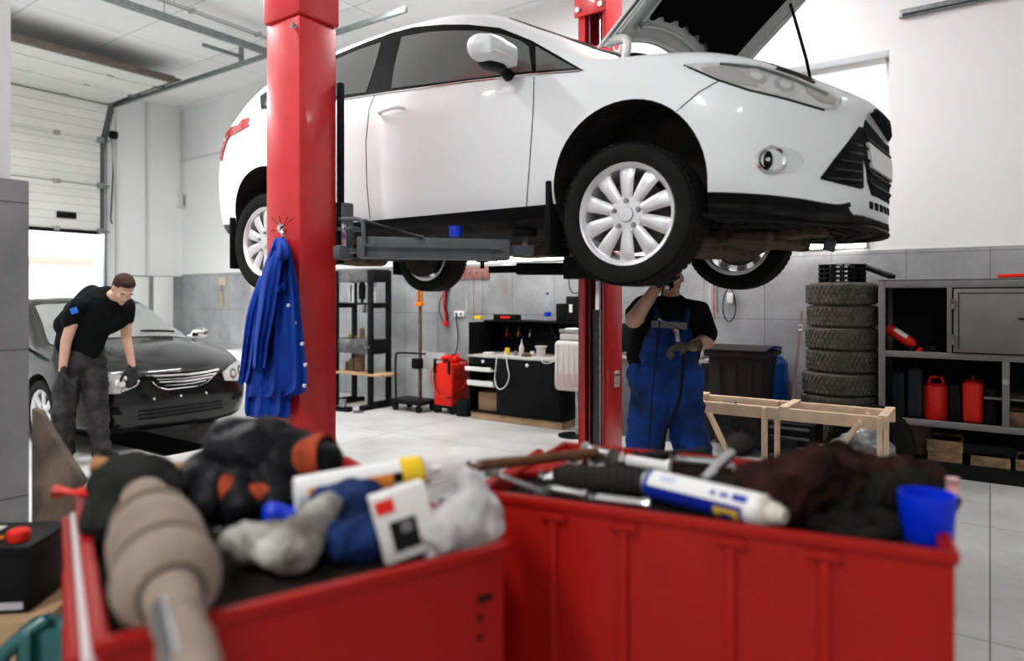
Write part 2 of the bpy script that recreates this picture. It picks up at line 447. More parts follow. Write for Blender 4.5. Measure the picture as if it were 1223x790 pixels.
# ---------------- garage door: vertical panel sections, curve, flat sections
def panel(mb, a, b, mi=0):
    mb.mi = mi
    (sa, za), (sb, zb) = a, b
    d = V((sb-sa, 0, zb-za)); L = d.length; ang = math.atan2(d.x, d.z)
    mb.box(((sa+sb)/2, (dt0+dt1)/2-0.03, (za+zb)/2), (0.045, dt1-dt0-0.12, L-0.014), Matrix.Rotation(ang, 3, 'Y'))
xs = S0+0.12
m_lightblock = mat('grey_light_block', (.10, .10, .10), .7)
gd = thing('garage_door', 'white sectional garage door pulled part way up on its tracks, bright daylight below it', 'garage door', R(S0, dt1, 0), RZ)
def in_gd(mb, name, m, parent=None, bevel=0.0):
    mb.bm.transform(Matrix.Translation((-S0, -dt1, 0)))
    return mb.build(name, m, parent or gd, bevel)
secs = [((xs, 2.57), (xs, 3.35)), ((xs, 3.35), (xs, 4.13)), ((xs, 4.13), (xs+.30, 4.70)), ((xs+.32, 4.72), (xs+1.04, 4.74)), ((xs+1.06, 4.74), (xs+1.80, 4.74)), ((xs+1.82, 4.74), (xs+2.33, 4.74))]
for i, (a, b) in enumerate(secs):
    mb = MB(); panel(mb, a, b); p = in_gd(mb, 'door_section', m_door if i < 3 else m_doorh, bevel=0.004)
    mbk = MB(); (q0, q1), (q2, q3) = a, b; dq = V((q2-q0, 0, q3-q1)).normalized()*.03; nq = V((-dq.z, 0, dq.x)).normalized()*.032
    mbk.bar(V((q0, (dt0+dt1)/2, q1))-dq+nq, V((q2, (dt0+dt1)/2, q3))+dq+nq, dt1-dt0+.08, .012, up=(nq.x, 0, nq.z)); mbk.bm.transform(Matrix.Translation((-S0, -dt1, 0))); mbk.build('light_block_sheet', m_lightblock, p)  # dark backing sheet added to stop daylight leaking between the door sections
    for ty in (4.85,):
        (sa, za), (sb, zb) = a, b
        h = MB().box((sa+.035, ty, za+0.0), (0.03, 0.09, 0.07)); h.bm.transform(Matrix.Translation((-S0, -dt1, 0))); h.build('hinge', m_wsteel, p, 0.004)
    r = MB().box((sa+.045, dt1-.09, za), (.05, .1, .09)); r.cyl((sa+.06, dt1-.06, za), (sa+.06, dt1+.03, za), .025); r.bm.transform(Matrix.Translation((-S0, -dt1, 0))); r.build('roller_bracket', m_steel, p)
mb = MB().box((xs+2.36, (dt0+dt1)/2-.03, 4.74), (0.07, dt1-dt0-.1, 0.10)); in_gd(mb, 'top_rail', mat('weathered_rail', (0.20, 0.16, 0.14), 0.7, var=0.4, vs=30), bevel=.006)
mb = MB().box((xs, (dt0+dt1)/2-.03, 2.54), (0.06, dt1-dt0-.1, 0.05)); in_gd(mb, 'bottom_seal', m_blackm)
mb = MB().box((xs+.03, 5.0, 2.80), (0.02, 0.30, 0.11)); hb = in_gd(mb, 'pull_handle', m_black, bevel=.02)
mb = MB(); mb.box((S0+.05, dt1+.02, 2.2), (.09, .05, 4.4))
mb.tube([(S0+.1+.32*(1-math.cos(a)), dt1+.02, 4.40+.30*math.sin(a)) for a in [k*PI/16 for k in range(9)]], .03, 8)
mb.box((S0+.4+3.4, dt1+.02, 4.70), (6.8, .05, .06)); in_gd(mb, 'track', m_steel, bevel=.004)
mb = MB(); mb.box((S0+.05, dt0-.02, 2.2), (.09, .05, 4.4)); mb.box((S0+.4+3.4, dt0-.02, 4.70), (6.8, .05, .06)); in_gd(mb, 'track', m_steel, bevel=.004)
mb = MB(); mb.tube([(S0+.12, dt1+.1, 4.3), (S0+.14, dt1+.12, 3.6), (S0+.1, dt1+.1, 2.8), (S0+.14, dt1+.11, 2.72)], .012, 6); mb.lathe([(0, -.05), (.07, -.05), (.07, .05), (0, .05)], 20, Matrix.Translation((S0+.2, dt1+.1, 4.25)) @ Matrix.Rotation(PI/2, 4, 'X')); in_gd(mb, 'cable_drum', m_black)
mb = MB(); mb.box((-8.55, dt1+.02, 4.86), (.05, .05, .32)); mb.box((-8.55, dt1-.25, 4.80), (.04, .6, .04)); in_gd(mb, 'hanger', m_steel)
# ceiling rails running across
def rail(pa, pb, z, r, name, label, m, sag=0, flat=False):
    a, b = PZ(*pa, z), PZ(*pb, z); ra, rb = toR(a), toR(b); s_ = (ra.x+rb.x)/2
    t0, t1 = -0.5, T1-0.1
    mb = MB()
    if flat: mb.box((0, (t0+t1)/2, 0), (r*2, t1-t0, r*2.2))
    else:
        mb.tube([(0, t0, 0), (0, t1, 0)], r, 8); mb.tube([(.07, t0, 0), (.07, t1, 0)], r*.6, 8)
        for k in range(9): mb.box((.035, t0+.5+k*.9, .0), (.12, .03, .05))
    for k in range(4): mb.tube([(0, t0+.6+k*2.1, 0), (0, t0+.6+k*2.1, H-z)], .008, 6)
    o = mb.build(name, m, None, 0.0); o.location = R(s_, 0, z); o.rotation_euler = (0, 0, RZ)
    tag(o, label, 'ceiling rail'); return o
rail((140, 3), (300, 54), 4.80, .035, 'ceiling_rail', 'thick grey steel rail running across under the ceiling above the garage door', m_steel, flat=True)
rail((190, 2), (300, 38), 4.88, .014, 'ceiling_conduit', 'thin twin conduit clipped under the ceiling, nearer than the thick grey rail', mat('pale_steel', (0.5, 0.5, 0.47), .4, .6))
# conduit with junction box on the back corner
t = thing('wall_conduit', 'thin white conduit and round junction box in the far left corner of the hall', 'conduit', R(S0+.06, T1-.06, 2.3), RZ)
MB().tube([(0, 0, 0.95), (0, 0, 2.65)], .014, 8).build('pipe', m_panelw, t)
MB().tube([(0.0, -.02, 1.72), (3.0, -.02, 1.72)], .014, 8).build('pipe', m_panelw, t)
MB().cyl((0, 0, .86), (0, 0, 1.08), .07).build('junction_box', m_wht, t, .01)
# white boards leaning on the left wall tiles
for i, (a, b, c, d) in enumerate(((178, 332, 209, 382), (184, 332, 207, 384))):
    pass
for (px0, px1, y0, y1, lab) in ((150, 178, 331, 365, 'white board against the tiled wall right beside the garage doorway'), (184, 207, 331, 384, 'taller white board against the tiled wall, the one nearer the hall corner')):
    a, b = PS(px0, y1, S0+.05), PS(px1, y0, S0+.05); ra, rb = toR(a), toR(b)
    o = MB().box((0, 0, 0), (.025, abs(rb.y-ra.y), rb.z-.02)).build('white_board', m_panelw, None, .003)
    o.location = R(S0+.035, (ra.y+rb.y)/2, (rb.z)/2+.01); o.rotation_euler = (0, 0, RZ); tag(o, lab, 'board')
# wall light, upper right, and the strip lamps over the tiles
def batten(a_px, b_px, t, label, on=True, z=None, depth=.06):
    a, b = PT(*a_px, t), PT(*b_px, t); ra, rb = toR(a), toR(b); L = abs(rb.x-ra.x); zz = (a.z+b.z)/2 if z is None else z
    th_ = thing('strip_light', label, 'light', R((ra.x+rb.x)/2, T1-.001, zz), RZ)
    MB().box((0, -.022, 0), (L, .04, .07)).build('housing', m_steel if not on else m_wht, th_, .006)
    MB().tube([(-L/2+.03, -.05, -.02), (L/2-.03, -.05, -.02)], .016, 10).build('tube', m_emit if on else m_greyp, th_)
    return th_
batten((1074, 18), (1212, -9), T1, 'grey strip light fixture high on the white wall at upper right', False)
batten((905, 296), (1036, 294), T1, 'lit strip light on the wall above the stack of tyres', z=1.94)
batten((596, 322), (742, 322), T1, 'lit strip light on the wall above the black workbench', z=1.93)
# outdoors beyond the doorway
mb = MB().box((S0-15.2, 3, -0.16), (30, 50, 0.1)); o = room(mb, 'ground_outside', mat('outside_paving', (0.75, 0.74, 0.72), .8, var=.1, vs=2))
t = thing('outside_building', 'pale sunlit building seen through the garage doorway', 'building', R(-34, 16, -.11), RZ)
MB().box((0, 0, 1.5), (4, 16, 3.0)).build('wall', mat('pale_render', (.85, .8, .76), .8), t)
for k in range(3): MB().box((2.02, -6+k*4, 1.6), (.06, 2.0, 1.0)).build('window', mat('pale_window', (.6, .62, .62), .3), t)
MB().box((0, 0, 3.1), (4.6, 16.6, .25)).build('roof', mat('pale_roof', (.7, .5, .42), .8), t)
# ---------------- camera
cd = bpy.data.cameras.new('camera'); cam = bpy.data.objects.new('camera', cd); C.objects.link(cam)
cam.location = CAM; cam.rotation_euler = (PI/2, 0, 0)
cd.sensor_width = 36; cd.lens = 24.0; cd.shift_y = (HY-395.0)/1223.0; cd.clip_start = 0.05; cd.clip_end = 200
cd.dof.use_dof = True; cd.dof.focus_distance = 4.4; cd.dof.aperture_fstop = 1.2
SC.camera = cam
# ---------------- light
wd = bpy.data.worlds.new('world'); SC.world = wd; wd.use_nodes = True
bg = wd.node_tree.nodes['Background']; bg.inputs[0].default_value = (0.95, 0.98, 1.0, 1); bg.inputs[1].default_value = 2.2
def area(name, loc, rot, sx, sy, e, col=(1, 1, 1)):
    l = bpy.data.lights.new(name, 'AREA'); l.shape = 'RECTANGLE'; l.size = sx; l.size_y = sy; l.energy = e; l.color = col
    o = bpy.data.objects.new(name, l); C.objects.link(o); o.location = loc; o.rotation_euler = rot; return o
# daylight coming in through the doorway
area('doorway_daylight', R(S0-2.2, 3.5, 4.6), (0, 0, 0), 4.5, 4.0, 900)
_d = bpy.data.objects['doorway_daylight']; _d.rotation_euler = (R(S0+4, 3.8, .3)-R(S0-2.2, 3.5, 4.6)).to_track_quat('-Z', 'Y').to_euler()
# out-of-view strip lamps, type read off a reflection, several added to brighten the car
k = 0
for (s_, t_, en_) in ((-9.4, 1.4, 150), (-6.4, 2.2, 110), (-5.4, 4.8, 110), (-4.2, .8, 135), (-2.2, 5.4, 85), (-1.6, -2.0, 140), (1.4, -2.6, 70), (1.9, 5.2, 10)):
    L = thing('unseen_ceiling_lamp', 'long white strip lamp added out of view under the workshop ceiling', 'light', R(s_, t_, 4.93), RZ, 'unseen strip lamps added under the ceiling')
    MB().box((0, 0, .045), (.16, 1.5, .08)).build('housing', m_wht, L, .01)
    MB().tube([(.04, -.7, -.015), (.04, .7, -.015)], .014, 8).build('tube', m_emit, L)
    MB().tube([(-.04, -.7, -.015), (-.04, .7, -.015)], .014, 8).build('tube', m_emit, L)
    area('unseen_lamp_light', R(s_, t_, 4.88), (0, 0, ANG), .2, 1.4, en_)
vs = SC.view_settings; vs.view_transform = 'Standard'; vs.look = 'None'; vs.exposure = 0.0; vs.gamma = 1.0; vs.use_curve_mapping = False
# ================================================================= cars
def car_body(rings, nu=6, nk=5):
    rr = []
    for uc, bow, pts in rings:
        rr.append([V((uc-bow*(v/0.9)**2, v, w)) for v, w in pts])
    K = len(rr[0]); cols = []
    for k in range(K): cols.append(catmull([r[k] for r in rr], nu))
    n = len(cols[0]); out = []
    for i in range(n): out.append(catmull([cols[k][i] for k in range(K)], nk))
    return out                                       # out[i][j]: half sections, v >= 0
def body_mesh(G):
    bm = bmesh.new(); n = len(G); K = len(G[0])
    Rr = []; Ll = []
    for i in range(n):
        a = [bm.verts.new(V((p.x, -p.y, p.z))) for p in G[i]]
        b = [a[0]]+[bm.verts.new(V((p.x, p.y, p.z))) for p in G[i][1:-1]]+[a[-1]]
        Rr.append(a); Ll.append(b)
    for i in range(n-1):
        for j in range(K-1):
            for S, fl in ((Rr, 1), (Ll, 0)):
                q = [S[i][j], S[i+1][j], S[i+1][j+1], S[i][j+1]]
                q = list(dict.fromkeys(q))
                if len(q) > 2:
                    try: bm.faces.new(q if fl else q[::-1])
                    except ValueError: pass
    for i in (0, n-1):
        ring = Rr[i]+Ll[i][1:-1][::-1]
        bm.faces.new(ring)
    bmesh.ops.recalc_face_normals(bm, faces=bm.faces)
    me = bpy.data.meshes.new('body'); bm.to_mesh(me); bm.free(); return me
def cut(o, cutters):
    for cme in cutters:
        co = bpy.data.objects.new('cut', cme); C.objects.link(co); co.parent = o.parent
        bpy.context.view_layer.update()
        md = o.modifiers.new('b', 'BOOLEAN'); md.operation = 'DIFFERENCE'; md.solver = 'EXACT'; md.object = co
        me = evaled(o); o.modifiers.clear(); o.data = me
        bpy.data.objects.remove(co)
def cyl_mesh(u, v0, v1, w, r, n=48, flat=0.0):
    mb = MB(); mb.lathe([(0, v0), (r, v0), (r, v1), (0, v1)], n, Matrix.Translation((u, 0, w)) @ Matrix.Rotation(-PI/2, 4, 'X'))
    return mb.mesh()
m_tyre = mat('tyre_rubber', (0.012, 0.012, 0.0115), 0.7, var=0.35, vs=12)
m_rim = mat('silver_alloy', (0.78, 0.78, 0.80), 0.33, 0.45, var=0.08, vs=10)
def wheel(car, u, v, w, rad, width, side, spokes=10, style=0, rimf=0.72, dull=False):
    """side -1: outer face towards local -y"""
    M = Matrix.Translation((u, v, w)) @ Matrix.Rotation(PI/2 if side < 0 else -PI/2, 4, 'X')   # local z points outwards
    r = rad*rimf; h = width/2
    mt, mr = m_tyre, (m_rim if not dull else MATS['dull_alloy'])
    prof = [(r*.985, -h*.80), (r*1.02, -h*.93), (r+(rad-r)*.45, -h*1.03), (r+(rad-r)*.80, -h*.98), (rad*.975, -h*.84), (rad*.993, -h*.70)]
    for k in range(4):
        zc = (-.45+.3*k)*h
        prof += [(rad, zc-.10*h), (rad, zc-.045*h), (rad*.977, zc-.03*h), (rad*.977, zc+.03*h), (rad, zc+.045*h)]
    prof += [(rad*.993, h*.70), (rad*.975, h*.84), (r+(rad-r)*.80, h*.98), (r+(rad-r)*.45, h*1.03), (r*1.02, h*.93), (r*.985, h*.80)]
    mb = MB().lathe(prof, 72, M)
    for k in range(60):                              # shoulder blocks
        a = 2*PI*k/60
        for s_ in (1, -1):
            mb.box(M @ V((rad*.985*math.cos(a), rad*.985*math.sin(a), s_*h*.78)), (rad*.018, rad*.075, h*.26), (M.to_3x3() @ Matrix.Rotation(a, 3, 'Z')))
    ty = mb.build('wheel', mt, car, sharp=0.5)
    mb = MB().lathe([(r*.90, -h*.85), (r*1.0, -h*.85), (r*1.0, -h*.80), (r*.88, -h*.6), (r*.84, h*.2), (r*.90, h*.72), (r*.985, h*.80), (r*1.0, h*.86), (r*.985, h*.90), (r*.935, h*.84), (r*.90, h*.70)], 64, M)
    b = mb.build('rim', mr, ty, sharp=.7)
    zf = h*.66
    if style == 0:
        for k in range(spokes):
            a = 2*PI*k/spokes+PI/2
            Q = M @ Matrix.Rotation(a, 4, 'Z')
            mb = MB()
            def sp(x, y):
                t = x; rr = r*(.24+.70*t); w_ = r*(.068+.080*t)
                return Q @ V((rr, w_*(y*2-1), zf+h*.16*math.sin(PI*min(t*1.05, 1))*.25-(abs(y*2-1)**4)*.008-.012*max(0, t-.75)*4))
            mb.slab(sp, 9, 7, .016)
            mb.build('spoke', mr, ty, sharp=1.0)
            mb = MB()
            for yy in (-.35, .35):
                pass
    else:
        for k in range(spokes):
            a = 2*PI*k/spokes+PI/2; Q = M @ Matrix.Rotation(a, 4, 'Z')
            MB().slab(lambda x, y: Q @ V((r*(.18+.74*x), r*(.11+.05*x)*(y*2-1), zf-.01*(y*2-1)**2)), 7, 5, .02).build('spoke', mr, ty)
    mb = MB().lathe([(0, zf-.03), (r*.36, zf-.03), (r*.37, zf-.005), (r*.34, zf+.008), (r*.16, zf+.010), (r*.15, zf+.006), (r*.14, zf+.018), (0, zf+.020)], 40, M); mb.build('hub', mr, ty)
    for k in range(5):
        a = 2*PI*k/5+PI/2; c = M @ V((r*.265*math.cos(a), r*.265*math.sin(a), zf)); d = M.to_3x3() @ V((0, 0, 1))
        MB().tube([c+d*.004, c+d*.016, c+d*.022], [.013, .013, .008], 6).build('wheel_bolt', m_wsteel, ty)
    mb = MB().lathe([(0, -h*.2), (r*.72, -h*.2), (r*.72, -h*.05), (r*.40, -h*.05), (r*.38, h*.2), (0, h*.2)], 40, M); mb.build('brake_disc', mat('brake_iron', (0.12, 0.11, 0.10), .5, .7, var=.4, vs=20), ty)
    return ty
# ---------------------------------------------------------------- white hatchback on the lift
m_carw = mat('white_car_paint', (0.80, 0.82, 0.835), 0.35, coat=.45)
m_trim = mat('black_trim', (0.006, 0.006, 0.007), 0.40)
m_under = mat('underbody', (0.035, 0.032, 0.03), 0.85, var=.6, vs=9, bump=.4, bs=14)
m_rust = mat('rusty_subframe', (0.13, 0.085, 0.06), 0.8, var=.7, vs=14, bump=.3)
m_tint = mat('tinted_glass', (0.085, 0.095, 0.09), 0.04, spec=.6)
m_lens = mat('lamp_lens', (1, 1, 1), 0.02, trans=1.0, ior=1.12)
m_refl = mat('lamp_reflector', (0.95, 0.95, 0.94), 0.35, 0.2, var=.15, vs=22)
m_redl = mat('red_lamp', (0.42, 0.02, 0.02), 0.15, coat=1.0)
ZREF = 1.63
wc_ = V((0.5, 3.05, 0)) ; ax = wc_+LD*0.90
car = thing('hatchback_car', 'white hatchback car raised on the two-post lift with its bonnet open', 'car', (ax.x, ax.y, ZREF), ANG)
LOW = lambda a, b, c, d, e: [(0, a), (.62, a), (.79, a+.012), b, c, d, e]
rings = [
 (-3.52, -.13, [(0, .36), (.40, .36), (.55, .37), (.62, .42), (.66, .55), (.66, .76), (.64, .96), (.58, 1.02), (.33, 1.04), (0, 1.05)]),
 (-3.45, -.17, [(0, .27), (.50, .27), (.68, .29), (.76, .36), (.80, .55), (.80, .77), (.76, .97), (.67, 1.08), (.38, 1.12), (0, 1.13)]),
 (-3.24, -.16, [(0, .22), (.58, .22), (.76, .25), (.83, .34), (.87, .55), (.875, .76), (.82, .99), (.645, 1.28), (.37, 1.355), (0, 1.37)]),
 (-3.00, -.08, [(0, .20), (.60, .20), (.78, .23), (.855, .32), (.895, .53), (.90, .75), (.84, 1.00), (.62, 1.38), (.36, 1.445), (0, 1.46)]),
 (-2.65, 0, [(0, .18), (.62, .18), (.79, .20), (.87, .30), (.905, .50), (.905, .74), (.855, 1.00), (.62, 1.425), (.36, 1.49), (0, 1.505)]),
 (-2.10, 0, [(0, .17), (.64, .17), (.80, .185), (.875, .27), (.90, .47), (.90, .73), (.86, .985), (.625, 1.46), (.37, 1.52), (0, 1.535)]),
 (-1.50, 0, [(0, .17), (.64, .17), (.80, .185), (.872, .27), (.895, .46), (.90, .72), (.862, .965), (.625, 1.465), (.37, 1.525), (0, 1.54)]),
 (-1.05, 0, [(0, .17), (.64, .17), (.80, .185), (.872, .27), (.895, .46), (.90, .71), (.862, .945), (.63, 1.405), (.37, 1.465), (0, 1.48)]),
 (-.68, 0, [(0, .17), (.64, .17), (.80, .185), (.872, .27), (.897, .46), (.90, .70), (.862, .925), (.665, 1.235), (.40, 1.30), (0, 1.32)]),
 (-.32, 0, [(0, .17), (.64, .17), (.80, .185), (.875, .27), (.90, .47), (.90, .69), (.86, .91), (.745, 1.03), (.46, 1.12), (0, 1.145)]),
 (-.14, 0, [(0, .17), (.64, .17), (.80, .185), (.88, .27), (.905, .48), (.905, .68), (.862, .895), (.775, .945), (.48, 1.02), (0, 1.05)]),
 (-.08, 0, [(0, .17), (.64, .17), (.80, .185), (.88, .27), (.905, .48), (.905, .68), (.862, .89), (.78, .925), (.70, .80), (0, .80)]),
 (.30, 0, [(0, .16), (.63, .16), (.78, .18), (.875, .265), (.908, .48), (.908, .665), (.85, .84), (.755, .885), (.69, .76), (0, .76)]),
 (.62, .10, [(0, .15), (.60, .15), (.74, .165), (.835, .245), (.870, .46), (.865, .62), (.795, .765), (.70, .815), (.62, .72), (0, .72)]),
 (.84, .22, [(0, .14), (.52, .14), (.64, .15), (.735, .225), (.775, .43), (.765, .58), (.70, .69), (.60, .735), (.45, .72), (0, .74)]),
 (.925, .24, [(0, .14), (.42, .14), (.52, .145), (.60, .205), (.64, .40), (.63, .53), (.575, .625), (.47, .67), (.30, .69), (0, .70)]),
 (.945, .22, [(0, .165), (.36, .165), (.45, .175), (.52, .225), (.55, .39), (.54, .50), (.50, .575), (.40, .62), (.25, .64), (0, .65)]),
]
NU, NK = 6, 5
G = car_body(rings, NU, NK)
me = body_mesh(G)
for x in (m_carw, m_trim, m_under): me.materials.append(x)
body = bpy.data.objects.new('body', me); C.objects.link(body); body.parent = car
cut(body, [cyl_mesh(0, -1.2, -.52, .325, .375), cyl_mesh(0, .52, 1.2, .325, .375), cyl_mesh(-2.65, -1.2, -.52, .33, .365), cyl_mesh(-2.65, .52, 1.2, .33, .365)])
me = body.data; me.materials.clear()
for x in (m_carw, m_trim, m_under): me.materials.append(x)
LN = [G[i][3*NK] for i in range(len(G))]
def wl(x):
    for a, b in zip(LN, LN[1:]):
        if (a.x-x)*(b.x-x) <= 0 and abs(b.x-a.x) > 1e-6: return a.z+(b.z-a.z)*(x-a.x)/(b.x-a.x)
    return .2
for p in me.polygons:
    c = p.center; p.use_smooth = True; i = 0
    rr = min(math.hypot(c.x, c.z-.325)-.375, math.hypot(c.x+2.65, c.z-.33)-.365)
    if rr < .004 and abs(c.y) < .93 and (abs(c.y) < .9) and (rr > -.006 or abs(c.y) < .56) and (abs(p.normal.z) > .02 or abs(c.y) < .6 or abs(p.normal.x) > .3) and rr < .001: i = 2
    elif c.z < .17 or p.normal.z < -.75 and c.z < .4: i = 2
    elif c.z < wl(c.x)-.001 and c.x < .86 and (abs(p.normal.y) > .25 or c.z < .2): i = 1
    elif c.x > -.15 and abs(c.y) < .735 and c.z < .95 and p.normal.z > -.1 and c.x < .74 and c.z > .68: i = 2
    p.material_index = i
me.set_sharp_from_angle(angle=math.radians(38))
bpy.context.view_layer.update()
CM = world(car)
bmt = bmesh.new(); bmt.from_mesh(me); bv = BVHTree.FromBMesh(bmt)
sk = Skin(bv, CM)
# glass and black window surround
band = [(311, 115), (331, 102), (357, 86), (401, 66.5), (440, 50), (468, 40), (495, 33), (530, 30), (559, 30), (597, 34), (634, 48.5), (665, 66), (697, 84.5), (668, 85.5), (636, 89), (560, 97.5), (464, 110.5), (404, 119.5), (345, 127), (312, 130)]
sk.patch(band, 'window_surround', mat('matt_black_frame', (.004, .004, .004), .6, spec=.05), car, 5, .001, .003)
for nm, poly in (('front_window', [(468, 106.5), (472, 80), (480.5, 45), (513, 39), (545, 37.5), (572, 38), (600, 42), (622, 50), (632, 57), (636, 86)]),
                 ('rear_window', [(352, 122), (372, 94), (400, 72.5), (430, 60), (456, 51.5), (449, 78), (438, 111)]),
                 ('quarter_window', [(316, 127), (321, 112), (337, 101), (361, 88), (350, 105), (342, 123.5)]),
                 ('corner_window', [(641, 86), (640, 56), (664, 70), (688, 82.5)])):
    sk.patch(poly, nm, m_tint, car, 5, .004, .003)
sk.line([(313, 131), (345, 127.5), (404, 120), (464, 111), (560, 98), (636, 89.5), (693, 85)], 'belt_strip', m_chrome, car, .005, off=.004)
# seams
for pts in ([(450, 108), (441, 130), (437, 170), (438, 220), (442, 262)], [(638, 92), (637, 130), (633, 190), (628, 257)], [(808, 133), (835, 110), (858, 97)]):
    sk.line(pts, 'panel_seam', m_dark, car, .0028)
# door handles
for (x, y) in ((473, 133), (352, 147)):
    p = sk.hit(*sk.cam((x, y)))[0]
    for sg in (1, -1):
        MB().tube(curve([p+V((-.11, -.012, 0)), p+V((-.10, -.035, 0.002)), p+V((0, -.048, .004)), p+V((.06, -.042, .003)), p+V((.075, -.008, 0))], 4), .011, 8).build('door_handle', m_carw, car) if sg == 1 else \
        MB().tube(curve([V((q.x, -q.y, q.z)) for q in (p+V((-.11, -.012, 0)), p+V((-.10, -.035, 0.002)), p+V((0, -.048, .004)), p+V((.06, -.042, .003)), p+V((.075, -.008, 0)))], 4), .011, 8).build('door_handle', m_carw, car)
# windscreen and rear screen taken from the body grid
def screen(i0, i1, name, j0, kmax):
    bm = bmesh.new(); rows = []
    cols = list(range(j0, len(G[0])))
    for i in range(i0, i1+1):
        half = [G[i][j] for j in cols]; row = [V((p.x, -p.y, p.z)) for p in half]+[V((p.x, p.y, p.z)) for p in half[:-1][::-1]]
        rows.append(row)
    def fn(a, b):
        x = a*(len(rows)-1); y = b*(len(rows[0])-1); i = min(int(x), len(rows)-2); j = min(int(y), len(rows[0])-2); fx, fy = x-i, y-j
        return (rows[i][j]*(1-fx)*(1-fy)+rows[i+1][j]*fx*(1-fy)+rows[i][j+1]*(1-fx)*fy+rows[i+1][j+1]*fx*fy)
    n0 = (fn(.5, .52)-fn(.5, .48)).cross(fn(.52, .5)-fn(.48, .5)).normalized()
    if n0.z < 0: n0 = -n0
    return MB().slab(lambda a, b: fn(a, b)+n0*.006, len(rows), len(rows[0]), .006).build(name, m_tint, car)
screen(7*NU+2, 10*NU-1, 'windscreen', 7*NK+3, 0)
screen(NU+1, 3*NU-3, 'rear_screen', 7*NK+1, 0)
# tail lamps
sk.patch([(259, 191), (257, 178), (262, 163), (273, 154), (297, 147), (299, 150), (285, 158), (272, 165), (266, 178), (264, 191)], 'tail_lamp', m_redl, car, 3, .003, .008)
sk.patch([(283, 153), (290, 144), (298, 141), (297, 147)], 'tail_lamp', m_redl, car, 3, .003, .006)
# head lamps
lampP = [(817, 77.5), (850, 76.6), (885, 77), (911, 81), (948, 93), (980, 107), (1000, 119.5), (999, 129), (984, 130.5), (939, 117.5), (893, 106.5), (857, 94.5)]
hl = sk.patch(lampP, 'head_lamp', m_refl, car, 4, .001, .004)
sk.patch([(838, 83), (868, 80), (892, 90), (905, 105), (880, 100), (855, 91)], 'lamp_inner', mat('lamp_inner_grey', (.62, .62, .61), .3, .5), car, 3, .006, .004)
for (x, y, r) in ((902, 94, 11), (935, 104, 10)):
    sk.patch(ell2(x, y, r*1.25, r*.72, 20, .35), 'lamp_bowl', m_chrome, car, 3, .008, .006)
    sk.patch(ell2(x, y, r*.7, r*.36, 14, .35), 'lamp_bulb', mat('bulb_glass', (.85, .86, .84), .1), car, 3, .014, .006)
sk.patch([(960, 101), (985, 112), (997, 121), (995, 127), (978, 123), (962, 112)], 'lamp_inner', mat('amber_grey', (.6, .58, .55), .25), car, 3, .006, .004)
sk.line([(817, 78), (857, 95.5), (893, 107.5), (939, 118.5), (984, 131.5)], 'lamp_seal', m_dark, car, .005)
sk.line([(860, 79), (905, 84), (945, 97), (985, 115)], 'lamp_brow', m_steel, car, .007, off=.012)
sk.patch(lampP, 'lamp_glass', m_lens, car, 4, .022, .003)
# fog lamps
sk.patch(ell2(935, 191, 25, 15, 28, .1), 'fog_recess', mat('recess_white', (.66, .68, .69), .35, coat=.6), car, 3, .001, .003)
h_, n_, _l = sk.hit(*sk.cam((921, 191)))
for sg in (-1, 1):
    hh2 = V((h_.x, sg*abs(h_.y), h_.z)); nn2 = V((n_.x, sg*abs(n_.y), n_.z)).normalized()
    fa, fb, fn2 = frame_of(nn2); FM = Matrix.Translation(hh2) @ Matrix((fa, fb, fn2)).transposed().to_4x4() @ Matrix.Diagonal((1.12, 1, 1, 1))
    fz = MB().lathe([(.057, -.006), (.057, .006), (.052, .011), (.046, .008), (.030, -.008), (.020, -.012), (0, -.012)], 36, FM).build('fog_bezel', m_chrome, car)
    MB().lathe([(0, .012), (.020, .011), (.024, .004), (.024, -.010), (0, -.010)], 24, FM @ Matrix.Translation((.012, 0, 0)) @ Matrix.Diagonal((.7, 1.5, 1, 1))).build('fog_lamp', m_dark, fz)
    MB().lathe([(0, .018), (.008, .016), (.010, .008)], 16, FM @ Matrix.Translation((.016, 0, 0))).build('fog_bulb', m_chrome, fz)
# side air intakes in the bumper
tri = [(1026, 151), (1029.5, 153), (1031, 224.5), (1028, 226), (983, 215), (980.5, 211), (994, 193), (1015, 166)]
sk.patch(tri, 'side_intake', m_dark, car, 3, .001, .002)
for k in range(5):
    y = 171+k*10.5; xl = 1015-(y-167)*.83
    sk.line([(xl+3, y), (1029, y+3.5)], 'intake_slat', m_trim, car, .006, off=.004)
# centre grille, plate and lower slots from the front
fo = lambda p: V((1.6, p[0], p[1])); fd = V((-1, 0, 0))
sk.patch([(-.335, .60), (-.37, .50), (-.33, .33), (-.27, .275), (.27, .275), (.33, .33), (.37, .50), (.335, .60)], 'centre_grille', m_dark, car, .03, .001, .003, mode='f', mirror=False, org=fo, dr=fd)
for k in range(5): sk.line([(-.32, .32+k*.055), (.32, .32+k*.055)], 'grille_slat', m_trim, car, .007, .05, mode='f', mirror=False, org=fo, dr=fd, off=.006)
sk.patch([(-.26, .40), (.26, .40), (.26, .515), (-.26, .515)], 'number_plate', mat('blank_plate', (.72, .72, .71), .35), car, .03, .012, .005, mode='f', mirror=False, org=fo, dr=fd)
sk.patch([(-.33, .625), (-.28, .655), (.28, .655), (.33, .625)], 'upper_grille', m_dark, car, .03, .002, .006, mode='f', mirror=False, org=fo, dr=fd)
for k in range(8): sk.patch([(-.30+k*.078, .212), (-.255+k*.078, .212), (-.255+k*.078, .245), (-.30+k*.078, .245)], 'lower_slot', m_dark, car, .02, .001, .003, mode='f', mirror=False, org=fo, dr=fd)
